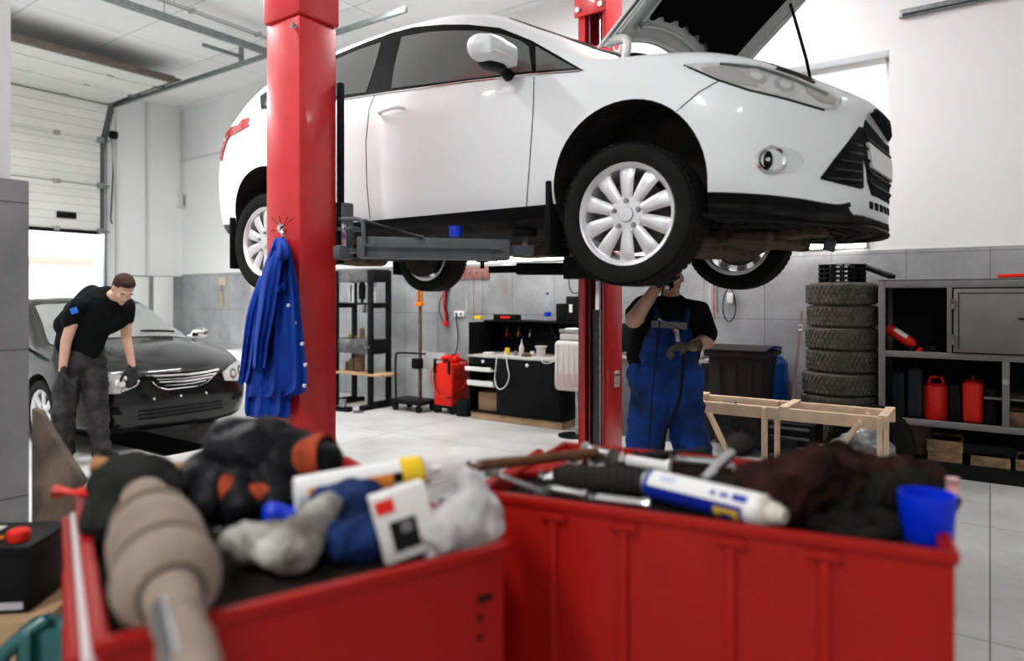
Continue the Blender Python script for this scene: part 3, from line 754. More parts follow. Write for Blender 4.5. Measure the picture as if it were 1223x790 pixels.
# splitter lip
mb = MB()
pts = curve([(.30, -.84, .172), (.62, -.70, .145), (.86, -.40, .13), (.93, 0, .125), (.86, .40, .13), (.62, .70, .145), (.30, .84, .172)], 6)
mb.tube(pts, .014, 8); mb.build('splitter', m_trim, car)
mb = MB()
for k in range(7):
    uo = .86-k*.06; mb.tube(curve([(uo-.22, -.62, .143), (uo-.04, -.3, .136), (uo, 0, .133), (uo-.04, .3, .136), (uo-.22, .62, .143)], 4), .008, 6)
mb.build('undertray_rib', m_trim, car)
# mirrors
p = sk.hit(*sk.cam((612, 88)))[0]
for sg in (-1, 1):
    mp = V((p.x, sg*abs(p.y), p.z)); o_ = lambda x, y, z: mp+V((x, sg*y, z))
    blob('mirror_shell', [('e', o_(.02, .19, .06), (.078, .135, .066)), ('e', o_(.0, .25, .055), (.07, .085, .066)), ('e', o_(.02, .11, .065), (.07, .08, .06)), ('b', o_(.02, .18, .052), (.125, .235, .10))], m_carw, car, .01, 8, inw=False)
    blob('mirror_base', [('c', o_(-.02, -.04, -.025), o_(.0, .10, .005), .035, .028), ('e', o_(-.01, .16, .0), (.060, .10, .026))], m_trim, car, .01, 5, inw=False)
    blob('indicator', [('e', o_(.085, .22, .02), (.016, .07, .014))], m_lens if False else mat('pale_indicator', (.75, .72, .70), .2), car, .006, 3, inw=False)
# bonnet, hinged at the rear and raised
TH = math.radians(44); HU, HW = -.24, 1.05
def bon(x, y, z=0.0):
    return V((HU+x*math.cos(TH)-z*math.sin(TH), y, HW+x*math.sin(TH)+z*math.cos(TH)))
def bw(x): return .745-.03*x-.16*max(0, x-.6)**1.5*2.2
def bx0(yn): return .17*(1-abs(yn)**2.2)
def bx1(yn): return 1.16-.16*abs(yn)**2.4
def bpos(a, b, z=0.0, ins=0.0, front=0.0):
    yn = (b*2-1)*(1-ins)
    x = bx0(yn)*(1-a)+bx1(yn)*a
    xx = x if not front else x
    crown = .045*(1-yn*yn)-.10*max(0, a-.35)**2*1.3-.035*abs(yn)**6
    return bon(xx, bw(a)*yn, crown+z)
bonnet = MB().slab(lambda a, b: bpos(a, b), 18, 22, .010).build('bonnet', m_carw, car)
m_inner = mat('bonnet_inner', (.70, .72, .71), .38, .25, var=.1, vs=5)
MB().slab(lambda a, b: bpos(.015+a*.97, b, -.022, .03), 18, 22, .008).build('inner_panel', m_inner, bonnet)
mb = MB()
mb.tube([bpos(.02, .03+.94*k/24, -.030) for k in range(25)], .014, 8)
mb.tube([bpos(.10, .12+.76*k/24, -.034) for k in range(25)], .010, 8)
for b in (.035, .965): mb.tube([bpos(.02+.95*k/14, b, -.032) for k in range(15)], .016, 8)
for b in (.14, .86): mb.tube([bpos(.08+.5*k/10, b+(0.02*k/10 if b < .5 else -.02*k/10), -.036) for k in range(11)], .012, 8)
mb.build('inner_rib', m_inner, bonnet)
mb = MB(); mb.slab(lambda a, b: bpos(.17+a*.76-(0.022*(1 if math.sin(b*PI*14) > .2 else 0) if a < .05 else 0)+.0, .14+b*.72, -.048-.012*math.sin(PI*a)*math.sin(PI*b), 0), 14, 40, .012); mb.build('insulation_mat', mat('insulation', (.003, .003, .003), .98, spec=.05), bonnet)
for sg in (-1, 1):
    h0 = V((-.12, sg*.735, .90)); 
    mb = MB().tube(curve([h0, h0+V((.05, 0, .06)), h0+V((.05, 0, .14)), bon(.05, sg*.70, -.03)], 6), .020, 8); mb.build('bonnet_hinge', m_inner, car)
MB().tube(curve([V((.44, .62, .76)), V((.48, .64, 1.05)), bon(.80, .60, -.04)], 3), .009, 8).build('prop_rod', m_dark, car)
mb = MB().tube([bpos(.55, .30, -.055), bpos(.72, .52, -.055), bpos(.80, .70, -.05)], .006, 6)
mb = MB()
mb.tube(curve([(-.16, -.72, .90), (-.08, -.68, .965), (.02, -.58, .955), (.10, -.42, .965), (.16, -.2, .95), (.15, .2, .94), (.05, .6, .92)], 5), .028, 8)
mb.tube(curve([(.10, -.60, .90), (.2, -.52, .925), (.30, -.45, .90)], 4), .03, 8)
mb.build('cowl_trim', m_dark, car)
mb = MB(); mb.box((.30, -.1, .70), (.5, .7, .22)); mb.box((.28, .45, .70), (.26, .22, .26)); mb.cyl((.05, .3, .8), (.05, .3, .9), .06); mb.build('engine', m_under, car, .03)
# mud flaps, wheels, underside
for sg in (-1, 1):
    MB().box((-.40, sg*.81, .20), (.03, .19, .36)).build('mud_flap', m_blackm, car, .008)
    MB().box((-3.03, sg*.80, .20), (.022, .19, .36)).build('mud_flap', m_blackm, car, .008)
DR = -.115
MATS['dull_alloy'] = m_rim
for (u, sgn) in ((0, -1), (0, 1), (-2.65, -1), (-2.65, 1)):
    wheel(car, u, sgn*(.90-.10), .325+DR-.018, .325, .205, sgn)
mb = MB()
mb.box((.05, 0, .10), (.34, .9, .10)); mb.box((.35, 0, .12), (.36, .62, .07)); mb.box((.62, -.25, .13), (.2, .16, .06))
for sg in (-1, 1):
    mb.bar((.05, sg*.35, .10), (.0, sg*.72, .07), .10, .05); mb.bar((.25, sg*.35, .10), (.05, sg*.72, .07), .07, .05); mb.bar((.5, sg*.42, .10), (.32, sg*.30, .12), .08, .05)
mb.build('front_subframe', m_rust, car, .012)
mb = MB()
for sg in (-1, 1):
    mb.tube([(0.0, sg*.60, .16), (0.0, sg*.55, .55)], .045, 10); mb.box((0, sg*.68, .20), (.14, .08, .24))
    mb.tube([(0, 0, .20), (0, sg*.66, .21)], .022, 8)
mb.build('front_suspension', m_under, car, .01)
mb = MB(); mb.box((-2.65, 0, .17), (.24, .95, .10))
for sg in (-1, 1):
    mb.bar((-2.65, sg*.4, .15), (-2.65, sg*.72, .18), .12, .06); mb.bar((-2.15, sg*.55, .20), (-2.65, sg*.68, .18), .06, .09); mb.tube([(-2.75, sg*.5, .14), (-2.75, sg*.5, .40)], .05, 10)
for sg in (-1, 1): mb.lathe([(0, -.05), (.19, -.05), (.20, 0), (.15, .02), (0, .02)], 28, Matrix.Translation((-2.65, sg*.66, .19)) @ Matrix.Rotation(PI/2, 4, 'X'))
mb.build('rear_axle', m_under, car, .0)
mb = MB(); mb.tube(curve([(.1, .12, .15), (-.6, .12, .13), (-1.8, .15, .13), (-2.3, .3, .15), (-3.0, .4, .2), (-3.4, .42, .22)], 5), .028, 8); mb.box((-1.0, .12, .13), (.5, .2, .09)); mb.lathe([(0, -.3), (.10, -.28), (.11, 0), (.10, .28), (0, .3)], 20, Matrix.Translation((-3.05, .3, .19)) @ Matrix.Rotation(PI/2, 4, 'X')); mb.build('exhaust', m_rust, car)
MB().box((.60, .52, .125), (.05, .10, .09), Matrix.Rotation(.3, 3, 'Y')).build('bracket_tab', m_greyp, car, .008)
# ================================================================= two-post lift
pc = PT(357.5, 400, 2.17); pr = toR(pc)              # near post: corner facing the camera
pw, pd = .275, .24
lift = thing('two_post_lift', 'red two-post car lift holding up the white car on grey arms', 'car lift', R(pr.x-pw/2, pr.y+pd/2, 0), ANG)
LO = toR(lift.location)
def LL(s, t, z): return V((s-LO.x, t-LO.y, z))        # room coordinates to lift local
cx_, cy_ = pr.x-pw/2, pr.y+pd/2
post = MB().box(LL(cx_, cy_, 1.43), (pw, pd, 2.86)).build('near_post', m_red, lift, .018)
MB().box(LL(cx_, cy_, 3.75), (pw+.022, pd+.022, 1.78)).build('near_post_top', m_red, post, .018)
MB().box(LL(cx_, cy_, .012), (pw+.25, pd+.25, .024)).build('base_plate', m_red, post, .004)
for (ds, dt, z) in ((-pw/2-.0, -pd/2+.03, 2.80), (pw/2-.03, -pd/2-.01, 2.80)):
    MB().cyl(LL(cx_+ds, cy_+dt-.012, z), LL(cx_+ds, cy_+dt+.012, z), .014, n=6).build('bolt', m_wsteel, post)
MB().box(LL(cx_+pw/2+.012, cy_+pd/2+.012, 2.10), (.03, .03, .95)).build('carriage_guard', m_black, post, .004)
# far post: open channel facing the near one
fr = toR(PT(722.5, 400, 4.72)); fw_, fd_ = .235, .30
fx, fy = fr.x-fw_/2, fr.y+fd_/2
def farz(z0, z1, mb):
    zc, h = (z0+z1)/2, z1-z0
    mb.box(LL(fr.x-.008, fy, zc), (.016, fd_, h)); mb.box(LL(fr.x-fw_+.008, fy, zc), (.016, fd_, h)); mb.box(LL(fx, fr.y+fd_-.008, zc), (fw_, .016, h))
    mb.box(LL(fr.x-fw_+.03, fr.y+.008, zc), (.06, .016, h)); mb.box(LL(fr.x-.012, fr.y+.008, zc), (.024, .016, h))
    return mb
fp = farz(0, 4.3, MB()).build('far_post', m_red, lift, .003)
MB().box(LL(fx, fy, .012), (fw_+.25, fd_+.25, .024)).build('base_plate', m_red, fp, .004)
MB().box(LL(fx, fr.y-.02, 3.82), (fw_+.04, .03, .34)).build('post_cap', m_red, fp, .004)
for (dx, z) in ((-.10, 3.70), (.10, 3.86), (-.10, 3.94), (.10, 3.70)): MB().cyl(LL(fx+dx, fr.y-.055, z), LL(fx+dx, fr.y-.03, z), .022, n=8).build('bolt', m_wsteel, fp)
MB().cyl(LL(fx-.0, fr.y+.10, .05), LL(fx, fr.y+.10, 1.35), .040).build('cylinder', m_greyp, fp)
MB().cyl(LL(fx, fr.y+.10, 1.35), LL(fx, fr.y+.10, 2.3), .018).build('piston_rod', m_chrome, fp)
for dx in (-.045, .05): MB().cyl(LL(fx+dx, fr.y+.05, .05), LL(fx+dx, fr.y+.05, 4.2), .006).build('cable', m_wsteel, fp)
MB().box(LL(fx+.02, fr.y+.20, 2.2), (.05, .08, 4.1)).build('inner_slide', m_dark, fp, .003)
# lettering and sticker on the far post side face
Mt = Matrix.Translation(LL(fr.x+.002, fr.y+.19, 3.34)) @ Matrix(((0, 0, 1, 0), (0, -1, 0, 0), (1, 0, 0, 0), (0, 0, 0, 1)))
text('ING', 'lettering', .22, m_wht, fp, Mt)
st = MB().box(LL(fr.x+.002, fr.y+.20, .80), (.004, .085, .13)).build('sticker', mat('sticker_paper', (.6, .58, .55), .6), fp)
MB().box(LL(fr.x+.0035, fr.y+.20, .83), (.004, .07, .02)).build('sticker_print', m_greyp, st)
for k in range(4): MB().box(LL(fr.x+.0035, fr.y+.20, .80-k*.013), (.004, .065, .004)).build('sticker_print', m_greyp, st)
# carriages and arms
def PL(px, py, Y): return toR(P(px, py, Y)) - LO
def seg(a, b, w, h, name, m, par, bev=.006): return MB().bar(a, b, w, h).build(name, m, par, bev)
cs, ct = pr.x+.03, pr.y+pd+.02
car1 = MB().box(LL(cx_, cy_+pd/2+.045, 1.80), (pw+.06, .09, .30)).build('near_carriage', m_greyp, lift, .01)
a0, a1 = P(428, 296, 3.45), P(608, 299.5, 3.52)
def toL(p): q = toR(p); return V((q.x-LO.x, q.y-LO.y, q.z))
arm = MB().bar(toL(a0), toL(a1), .13, .105).build('lift_arm', m_greyp, lift, .008)
MB().bar(toL(P(590, 299, 3.52)), toL(P(636, 300, 3.56)), .09, .05).build('arm_extension', m_greyp, arm, .006)
MB().bar(toL(P(430, 292.5, 3.36)), toL(P(600, 296.5, 3.43)), .012, .012).build('arm_weld', m_greyp, arm)
for yy, zz in ((274, 0), (300, 0)): MB().box(toL(P(420, yy, 3.45)), (.10, .10, .018)).build('clevis_plate', m_greyp, arm, .004)
MB().cyl(toL(P(411, 302, 3.42)), toL(P(411, 268, 3.42)), .012).build('pivot_pin', m_chrome, arm)
MB().tube(curve([toL(P(405, 262, 3.40)), toL(P(427, 262, 3.38)), toL(P(434, 270, 3.37)), toL(P(434, 305, 3.37))], 5), .011, 8).build('arm_guard', m_greyp, arm)
MB().tube([toL(P(434, 263, 3.38)), toL(P(505, 284, 3.40))], .009, 8).build('arm_guard', m_greyp, arm)
pp = P(627, 299, 3.56)
MB().cyl(toL(pp), toL(pp+V((0, 0, .075))), .016).build('pad_screw', m_wsteel, arm)
MB().lathe([(0, 0), (.06, 0), (.065, .02), (.06, .035), (0, .035)], 24, Matrix.Translation(toL(pp+V((0, 0, .07))))).build('lift_pad', m_blackm, arm)
b = P(407, 302, 3.36); MB().box(toL(b), (.05, .06, .07)).build('arm_lock', m_greyp, arm, .01)
# rear arm of the near post, mostly hidden behind it
MB().bar(LL(cx_-.05, cy_+.22, 1.68), LL(cx_-.72, cy_+.55, 1.68), .12, .10).build('lift_arm', m_greyp, lift, .008)
# far side carriage and arms
car2 = MB().box(LL(fx, fr.y-.06, 1.74), (fw_+.14, .12, .30)).build('far_carriage', m_black, lift, .01)
fa = MB().bar(toL(P(690, 321.5, 5.45)), toL(P(618, 321.5, 5.55)), .12, .095).build('lift_arm', m_blacks, lift, .006)
MB().bar(toL(P(625, 321.5, 5.55)), toL(P(585, 322.5, 5.62)), .08, .055).build('arm_extension', m_blacks, fa, .004)
q = P(576, 321, 5.65); MB().cyl(toL(q), toL(q+V((0, 0, .06))), .02).build('pad_screw', m_blacks, fa); MB().cyl(toL(q+V((0, 0, .055))), toL(q+V((0, 0, .085))), .055).build('lift_pad', m_blackm, fa)
MB().bar(LL(fx+.1, fr.y-.10, 1.68), LL(fx+.62, fr.y-.42, 1.68), .12, .095).build('lift_arm', m_blacks, lift, .006)
MB().box(LL(fx, fy, 4.5), (fw_, fd_, .45)).build('far_post_top', m_red, fp, .01)
# blue pot standing on the near arm
bp = P(544.5, 285, 3.47); bp.z = a0.z+.054
o = MB().lathe([(0, 0), (.032, 0), (.034, .055), (.030, .055), (.028, .01), (0, .01)], 28, Matrix.Identity(4)).build('blue_cup', m_blue, None); o.location = bp
tag(o, 'small blue plastic cap standing on the grey lift arm under the white car', 'cup')
# ---------------------------------------------------------------- black saloon over the inspection pit
m_carb = mat('black_car_paint', (0.004, 0.004, 0.0045), 0.25, coat=.6, spec=.3)
m_wind = mat('car_window_glass', (0.20, 0.21, 0.205), 0.05, coat=1.0, spec=.9)
bc = thing('saloon_car', 'black saloon car parked over the inspection pit by the garage doorway', 'car', (-4.03, 7.30, 0), ANG)
ringsB = [
 (-3.72, -.10, [(0, .40), (.40, .40), (.55, .41), (.64, .45), (.70, .60), (.70, .78), (.66, .93), (.55, 1.02), (.3, 1.04), (0, 1.04)]),
 (-3.62, -.14, [(0, .28), (.50, .28), (.68, .30), (.77, .38), (.81, .58), (.81, .78), (.77, .95), (.62, 1.05), (.36, 1.07), (0, 1.075)]),
 (-3.25, -.08, [(0, .22), (.58, .22), (.76, .24), (.84, .34), (.88, .56), (.88, .78), (.83, .96), (.66, 1.08), (.38, 1.10), (0, 1.105)]),
 (-2.90, -.04, [(0, .20), (.60, .20), (.78, .22), (.86, .32), (.895, .54), (.895, .77), (.845, .96), (.68, 1.10), (.40, 1.13), (0, 1.14)]),
 (-2.60, 0, [(0, .19), (.62, .19), (.79, .20), (.87, .30), (.90, .52), (.90, .76), (.85, .96), (.65, 1.24), (.38, 1.29), (0, 1.30)]),
 (-2.25, 0, [(0, .18), (.64, .18), (.80, .19), (.875, .28), (.90, .48), (.90, .74), (.855, .95), (.61, 1.37), (.36, 1.42), (0, 1.43)]),
 (-1.60, 0, [(0, .17), (.64, .17), (.80, .185), (.872, .27), (.895, .46), (.90, .72), (.86, .94), (.60, 1.39), (.36, 1.445), (0, 1.455)]),
 (-1.10, 0, [(0, .17), (.64, .17), (.80, .185), (.872, .27), (.895, .46), (.90, .71), (.86, .93), (.62, 1.36), (.36, 1.415), (0, 1.425)]),
 (-.70, 0, [(0, .17), (.64, .17), (.80, .185), (.872, .27), (.897, .46), (.90, .70), (.86, .92), (.67, 1.18), (.40, 1.24), (0, 1.26)]),
 (-.30, 0, [(0, .17), (.64, .17), (.80, .185), (.875, .27), (.90, .47), (.90, .70), (.855, .91), (.75, .98), (.46, 1.04), (0, 1.055)]),
 (-.15, 0, [(0, .17), (.64, .17), (.80, .185), (.88, .27), (.905, .48), (.905, .69), (.85, .90), (.73, .95), (.44, .99), (0, 1.00)]),
 (.30, 0, [(0, .17), (.63, .17), (.78, .19), (.875, .28), (.908, .48), (.905, .67), (.84, .85), (.71, .895), (.42, .935), (0, .945)]),
 (.64, .10, [(0, .18), (.60, .18), (.76, .20), (.85, .28), (.885, .46), (.88, .62), (.82, .77), (.70, .83), (.42, .865), (0, .875)]),
 (.88, .20, [(0, .18), (.55, .18), (.70, .20), (.79, .27), (.83, .43), (.825, .57), (.76, .69), (.64, .755), (.38, .79), (0, .80)]),
 (.97, .22, [(0, .19), (.46, .19), (.60, .21), (.68, .27), (.72, .40), (.71, .52), (.65, .63), (.54, .69), (.32, .73), (0, .74)]),
 (.99, .20, [(0, .22), (.40, .22), (.52, .24), (.60, .29), (.64, .40), (.63, .50), (.58, .59), (.48, .64), (.28, .67), (0, .68)]),
]
GB = car_body(ringsB, NU, NK)
bb = bpy.data.objects.new('body', body_mesh(GB)); C.objects.link(bb); bb.parent = bc
cut(bb, [cyl_mesh(0, -1.2, -.50, .335, .375), cyl_mesh(0, .50, 1.2, .335, .375), cyl_mesh(-2.70, -1.2, -.50, .335, .37), cyl_mesh(-2.70, .50, 1.2, .335, .37)])
me = bb.data; me.materials.clear()
for x in (m_carb, m_trim, m_under): me.materials.append(x)
for p in me.polygons:
    c = p.center; p.use_smooth = True
    rr = min(math.hypot(c.x, c.z-.335)-.375, math.hypot(c.x+2.70, c.z-.335)-.37)
    p.material_index = 2 if (rr < .001 and abs(c.y) < .90) or c.z < .19 else (1 if c.z < .235 else 0)
me.set_sharp_from_angle(angle=math.radians(38)); bpy.context.view_layer.update()
bmt = bmesh.new(); bmt.from_mesh(me); bvb = BVHTree.FromBMesh(bmt); skb = Skin(bvb, world(bc))
G = GB
def screenB(i0, i1, name, j0, m):
    rows = []
    for i in range(i0, i1+1):
        half = [GB[i][j] for j in range(j0, len(GB[0]))]; rows.append([V((p.x, -p.y, p.z)) for p in half]+[V((p.x, p.y, p.z)) for p in half[:-1][::-1]])
    def fn(a, b):
        x = a*(len(rows)-1); y = b*(len(rows[0])-1); i = min(int(x), len(rows)-2); j = min(int(y), len(rows[0])-2); fx, fy = x-i, y-j
        return (rows[i][j]*(1-fx)*(1-fy)+rows[i+1][j]*fx*(1-fy)+rows[i][j+1]*(1-fx)*fy+rows[i+1][j+1]*fx*fy)
    n0 = (fn(.5, .52)-fn(.5, .48)).cross(fn(.52, .5)-fn(.48, .5)).normalized()
    if n0.z < 0: n0 = -n0
    return MB().slab(lambda a, b: fn(a, b)+n0*.005, len(rows), len(rows[0]), .006).build(name, m, bc)
screenB(7*NU+2, 10*NU-2, 'windscreen', 7*NK+1, m_wind)
screenB(3*NU+1, 5*NU-1, 'rear_screen', 7*NK+1, m_wind)
so = lambda p: V((p[0], -1.6, p[1])); sd = V((0, 1, 0))
skb.patch([(-2.55, .965), (-2.3, 1.20), (-1.95, 1.34), (-1.45, 1.36), (-1.42, .945)], 'rear_window', m_wind, bc, .06, .002, .004, mode='s', org=so, dr=sd)
skb.patch([(-1.36, .945), (-1.38, 1.36), (-1.15, 1.34), (-.85, 1.20), (-.52, 1.00), (-.50, .93)], 'front_window', m_wind, bc, .06, .002, .004, mode='s', org=so, dr=sd)
for pts in ([(-.42, .90), (-.40, .6), (-.44, .24)], [(-1.40, .93), (-1.42, .6), (-1.40, .24)], [(-2.42, .95), (-2.35, .70), (-2.2, .3)]):
    skb.line(pts, 'panel_seam', m_dark, bc, .003, .05, mode='s', org=so, dr=sd)
fo2 = lambda p: V((1.8, p[0], p[1]))
# head lamps
hlp = [(.42, .665), (.47, .575), (.62, .555), (.78, .58), (.825, .64), (.80, .715), (.70, .745), (.55, .72)]
skb.patch(hlp, 'head_lamp', m_refl, bc, .03, .001, .004, mode='f', org=fo2, dr=fd)
for (x, y, r) in ((.56, .64, .050), (.70, .65, .055)):
    skb.patch(ell2(x, y, r*1.0, r, 18), 'lamp_bowl', m_chrome, bc, .02, .008, .006, mode='f', org=fo2, dr=fd)
    skb.patch(ell2(x, y, r*.5, r*.5, 12), 'lamp_bulb', MATS['bulb_glass'], bc, .02, .014, .006, mode='f', org=fo2, dr=fd)
skb.patch(hlp, 'lamp_glass', m_lens, bc, .03, .018, .003, mode='f', org=fo2, dr=fd)
# grille: dark mouth with chrome wings
skb.patch([(-.36, .70), (-.30, .60), (-.18, .545), (.18, .545), (.30, .60), (.36, .70), (.2, .715), (-.2, .715)], 'grille', m_dark, bc, .03, .001, .003, mode='f', mirror=False, org=fo2, dr=fd)
for y0, wd_, rr_ in ((.70, .365, .013), (.665, .33, .007), (.635, .30, .012), (.60, .24, .006)):
    skb.line([(-wd_, y0), (-wd_*.5, y0-.012), (0, y0-.016), (wd_*.5, y0-.012), (wd_, y0)], 'grille_bar', m_chrome, bc, rr_, .05, mode='f', mirror=False, org=fo2, dr=fd, off=.012)
skb.line([(-.34, .675), (-.26, .585), (-.15, .548), (.15, .548), (.26, .585), (.34, .675)], 'grille_bar', m_chrome, bc, .009, .04, mode='f', mirror=False, org=fo2, dr=fd, off=.012)
for w_ in (.30, .335, .37): skb.line([(-.42, w_), (.42, w_)], 'bumper_slat', m_trim, bc, .010, .06, mode='f', mirror=False, org=fo2, dr=fd, off=.004)
for y0 in (-.26, 0, .26): skb.patch(ell2(y0, .47, .010, .013, 8), 'plate_screw', m_wht, bc, .01, .002, .006, mode='f', mirror=False, org=fo2, dr=fd)
skb.patch([(.56, .36), (.72, .37), (.74, .43), (.60, .44)], 'fog_lamp', m_trim, bc, .02, .002, .006, mode='f', org=fo2, dr=fd)
skb.line([(.80, .50), (.60, .52), (.40, .525)], 'bumper_seam', m_dark, bc, .004, .05, mode='f', org=fo2, dr=fd)
for sg in (-1, 1):
    mp = V((-.50, sg*.86, .95))
    blob('mirror_shell', [('e', mp+V((.02, sg*.16, .06)), (.06, .11, .065)), ('c', mp+V((-.02, -sg*.03, 0)), mp+V((0, sg*.08, .03)), .03, .03)], m_chrome if sg > 0 else m_carb, bc, .012, 5, inw=False)
    MB().tube(curve([(-.28, sg*.2, 1.075), (-.30, sg*.35, 1.07), (-.33, sg*.60, 1.05)], 4), .012, 6).build('wiper', m_trim, bc)
mb = MB(); mb.tube(curve([(-.55, 0, 1.30), (-.6, .05, 1.31), (-.6, .1, 1.31)], 3), .01, 6)
MB().box((-.72, 0, 1.20), (.04, .22, .06)).build('rear_view_mirror', m_trim, bc, .01)
for (u, sgn) in ((0, -1), (0, 1), (-2.70, -1), (-2.70, 1)):
    wheel(bc, u, sgn*(.90-.105), .325, .325, .205, sgn, spokes=7, style=1)
# ================================================================= people
m_skin = mat('skin', (0.56, 0.33, 0.24), 0.5, var=.10, vs=18)
m_hair = mat('brown_hair', (0.035, 0.018, 0.012), 0.6, bump=.6, bs=160)
m_shirt = mat('black_cotton', (0.004, 0.0045, 0.005), 0.85, bump=.2, bs=60)
m_pants = mat('grey_work_cloth', (0.060, 0.054, 0.056), 0.85, col2=(0.016, 0.014, 0.016), vs=9, bump=.3, bs=70)
m_over = mat('blue_overall_cloth', (0.004, 0.045, 0.24), 0.8, col2=(0.004, 0.014, 0.045), vs=6, bump=.3, bs=60)
m_glove = mat('dark_work_glove', (0.030, 0.030, 0.032), 0.8, bump=.3, bs=120)
m_gloveb = mat('worn_leather_glove', (0.20, 0.155, 0.12), 0.7, col2=(0.05, 0.04, 0.035), vs=40, bump=.3, bs=90)
m_shoe = mat('work_shoe', (0.02, 0.018, 0.016), 0.6, bump=.2)
m_greyc = mat('grey_reflective_band', (.16, .16, .16), .5)
def hand(name, m, parent, wrist, dirv, palmn, curl=.5, size=1.0, thumb=1, glove=True):
    """wrist, pointing direction, palm normal; five separate fingers"""
    d = dirv.normalized(); n = (palmn-d*palmn.dot(d)).normalized(); x = d.cross(n)*thumb
    k = size; pr = []
    pr.append(('c', wrist-d*.035*k, wrist+d*.01*k, .030*k, .030*k, .8, n))
    for i in range(4):
        o = x*(.030-.020*i)*k
        pr.append(('c', wrist+o*.75+d*.01*k, wrist+o+d*.085*k, .015*k, .0135*k))
    for i, L in enumerate((.068, .076, .071, .056)):
        p = wrist+x*(.030-.020*i)*k+d*.090*k+n*.0; a = 0; q = p; fd_ = d
        for s_ in range(3):
            a += curl*(.55+.25*s_+.06*i)
            fd_ = d*math.cos(a)+n*math.sin(a)+x*(.06*(1.5-i))*.5
            q2 = q+fd_*L*k*(.46, .30, .24)[s_]
            pr.append(('c', q, q2, (.0108, .010, .009)[s_]*k*(1.08 if glove else 1), (.010, .009, .0075)[s_]*k*(1.08 if glove else 1)))
            q = q2
    t0 = wrist+x*.026*k+d*.02*k+n*.006*k; t1 = t0+(x*.75+d*.65+n*.25).normalized()*.045*k; t2 = t1+(x*.25+d*.85+n*.45).normalized()*.034*k; t3 = t2+(d*.8+n*.6-x*.1).normalized()*.026*k
    pr += [('c', t0, t1, .016*k, .013*k), ('c', t1, t2, .0125*k, .011*k), ('c', t2, t3, .011*k, .009*k)]
    return blob(name, pr, m, parent, .0042, 3)
def head_prims(c, up, fwd, s=1.0):
    """skull, face, nose, ears, jaw; c is the centre of the head"""
    up = up.normalized(); fwd = (fwd-up*fwd.dot(up)).normalized(); rt = fwd.cross(up)
    Q = Matrix((rt, fwd, up)).transposed().to_quaternion()
    f = lambda x, y, z: c+(rt*x+fwd*y+up*z)*s
    E = lambda p, r: ('e', f(*p), tuple(a*s for a in r), Q)
    pr = [E((0, -.012, .035), (.076, .092, .085)), E((0, .02, -.02), (.064, .072, .085)), E((0, .035, -.075), (.048, .045, .042)), E((0, .072, -.098), (.022, .02, .018)),
          E((0, .092, .02), (.050, .014, .012)), E((.032, .070, -.03), (.025, .020, .025)), E((-.032, .070, -.03), (.025, .020, .025)),
          ('c', f(0, .090, .008), f(0, .112, -.028), .009*s, .014*s), E((0, .100, -.032), (.020, .012, .010)),
          E((0, .088, -.058), (.024, .012, .007)), E((0, .087, -.068), (.021, .012, .007)),
          E((.078, -.006, -.005), (.010, .022, .033)), E((-.078, -.006, -.005), (.010, .022, .033))]
    return pr, f, Q
def face_bits(f, Q, parent, s=1.0, eyes=True):
    m_eye = mat('eye_white', (.7, .68, .65), .2); m_iris = mat('iris', (.03, .02, .015), .1); m_lip = mat('lips', (.42, .17, .14), .5)
    for sg in (-1, 1):
        for nm, p, r, mm in (('eye', (.031*sg, .0775, .004), (.012, .008, .005), m_eye), ('iris', (.031*sg, .084, .002), (.005, .003, .004), m_iris), ('eyebrow', (.032*sg, .095, .024), (.020, .007, .005), m_hair)):
            if not eyes and nm in ('eye', 'iris'): continue
            bm = bmesh.new(); ell_into(bm, f(*p), tuple(a*s for a in r), Q); me = bpy.data.meshes.new('e'); bm.to_mesh(me); bm.free(); me.transform(world(parent).inverted()); link(me, nm, mm, parent)
    bm = bmesh.new(); ell_into(bm, f(0, .094, -.063), (.021*s, .007*s, .005*s), Q); me = bpy.data.meshes.new('e'); bm.to_mesh(me); bm.free(); me.transform(world(parent).inverted()); link(me, 'lips', m_lip, parent)
def limb(pts, rad): return [('c', pts[i], pts[i+1], rad[i], rad[i+1]) for i in range(len(pts)-1)]
def tubes(pts, rad, flat=1.0, up=None): return [('c', pts[i], pts[i+1], rad[i], rad[i+1], flat, up or V((0, 0, 1))) for i in range(len(pts)-1)]
# ---------------- mechanic bending by the black car
Yb = 6.02
A = thing('person', 'person in black t-shirt, grey work trousers and gloves bending forward beside the black car', 'person', (-4.0, Yb, 0), 0)
hip = P(97, 428, 6.02); hipR = P(84, 434, 5.96); hipL = P(110, 433, 6.08)
kneR = P(76, 492, 5.90); ankR = P(78, 541, 6.00); kneL = P(116, 490, 6.02); ankL = P(121, 538, 6.10)
ankR.z = .10; ankL.z = .10
ch = P(110, 385, 5.98); nk0 = P(124, 354, 5.95); shR = P(93, 366, 5.84); shL = P(150, 366, 6.08)
elR = P(79, 408, 5.80); wrR = P(74.5, 443, 5.76); elL = P(151, 405, 6.12); wrL = P(158, 437, 6.10)
hc = P(147, 345.5, 5.90)
hup = (hc-nk0+V((-.02, 0, .06))).normalized(); hfw = V((.62, -.50, -.72))
hp, hf, hq = head_prims(hc, V((.50, -.34, .72)), V((.50, -.50, -.80)), 1.02)
body_p = hp+tubes([nk0, hc+V((-.03, .02, -.05))], [.062, .052])+[('c', hip, ch, .11, .11, .75, V((0, 1, 0))), ('c', ch, nk0, .10, .07)]
body_p += limb([shR, elR, wrR], [.052, .043, .030])+limb([shL, elL, wrL], [.052, .043, .030])+limb([shR, nk0, shL], [.03, .05, .03])
body_p += limb([hipR, kneR, ankR], [.085, .055, .042])+limb([hipL, kneL, ankL], [.085, .055, .042])
blob('body', body_p, m_skin, A, .010, 4)
face_bits(hf, hq, A, 1.02, False)
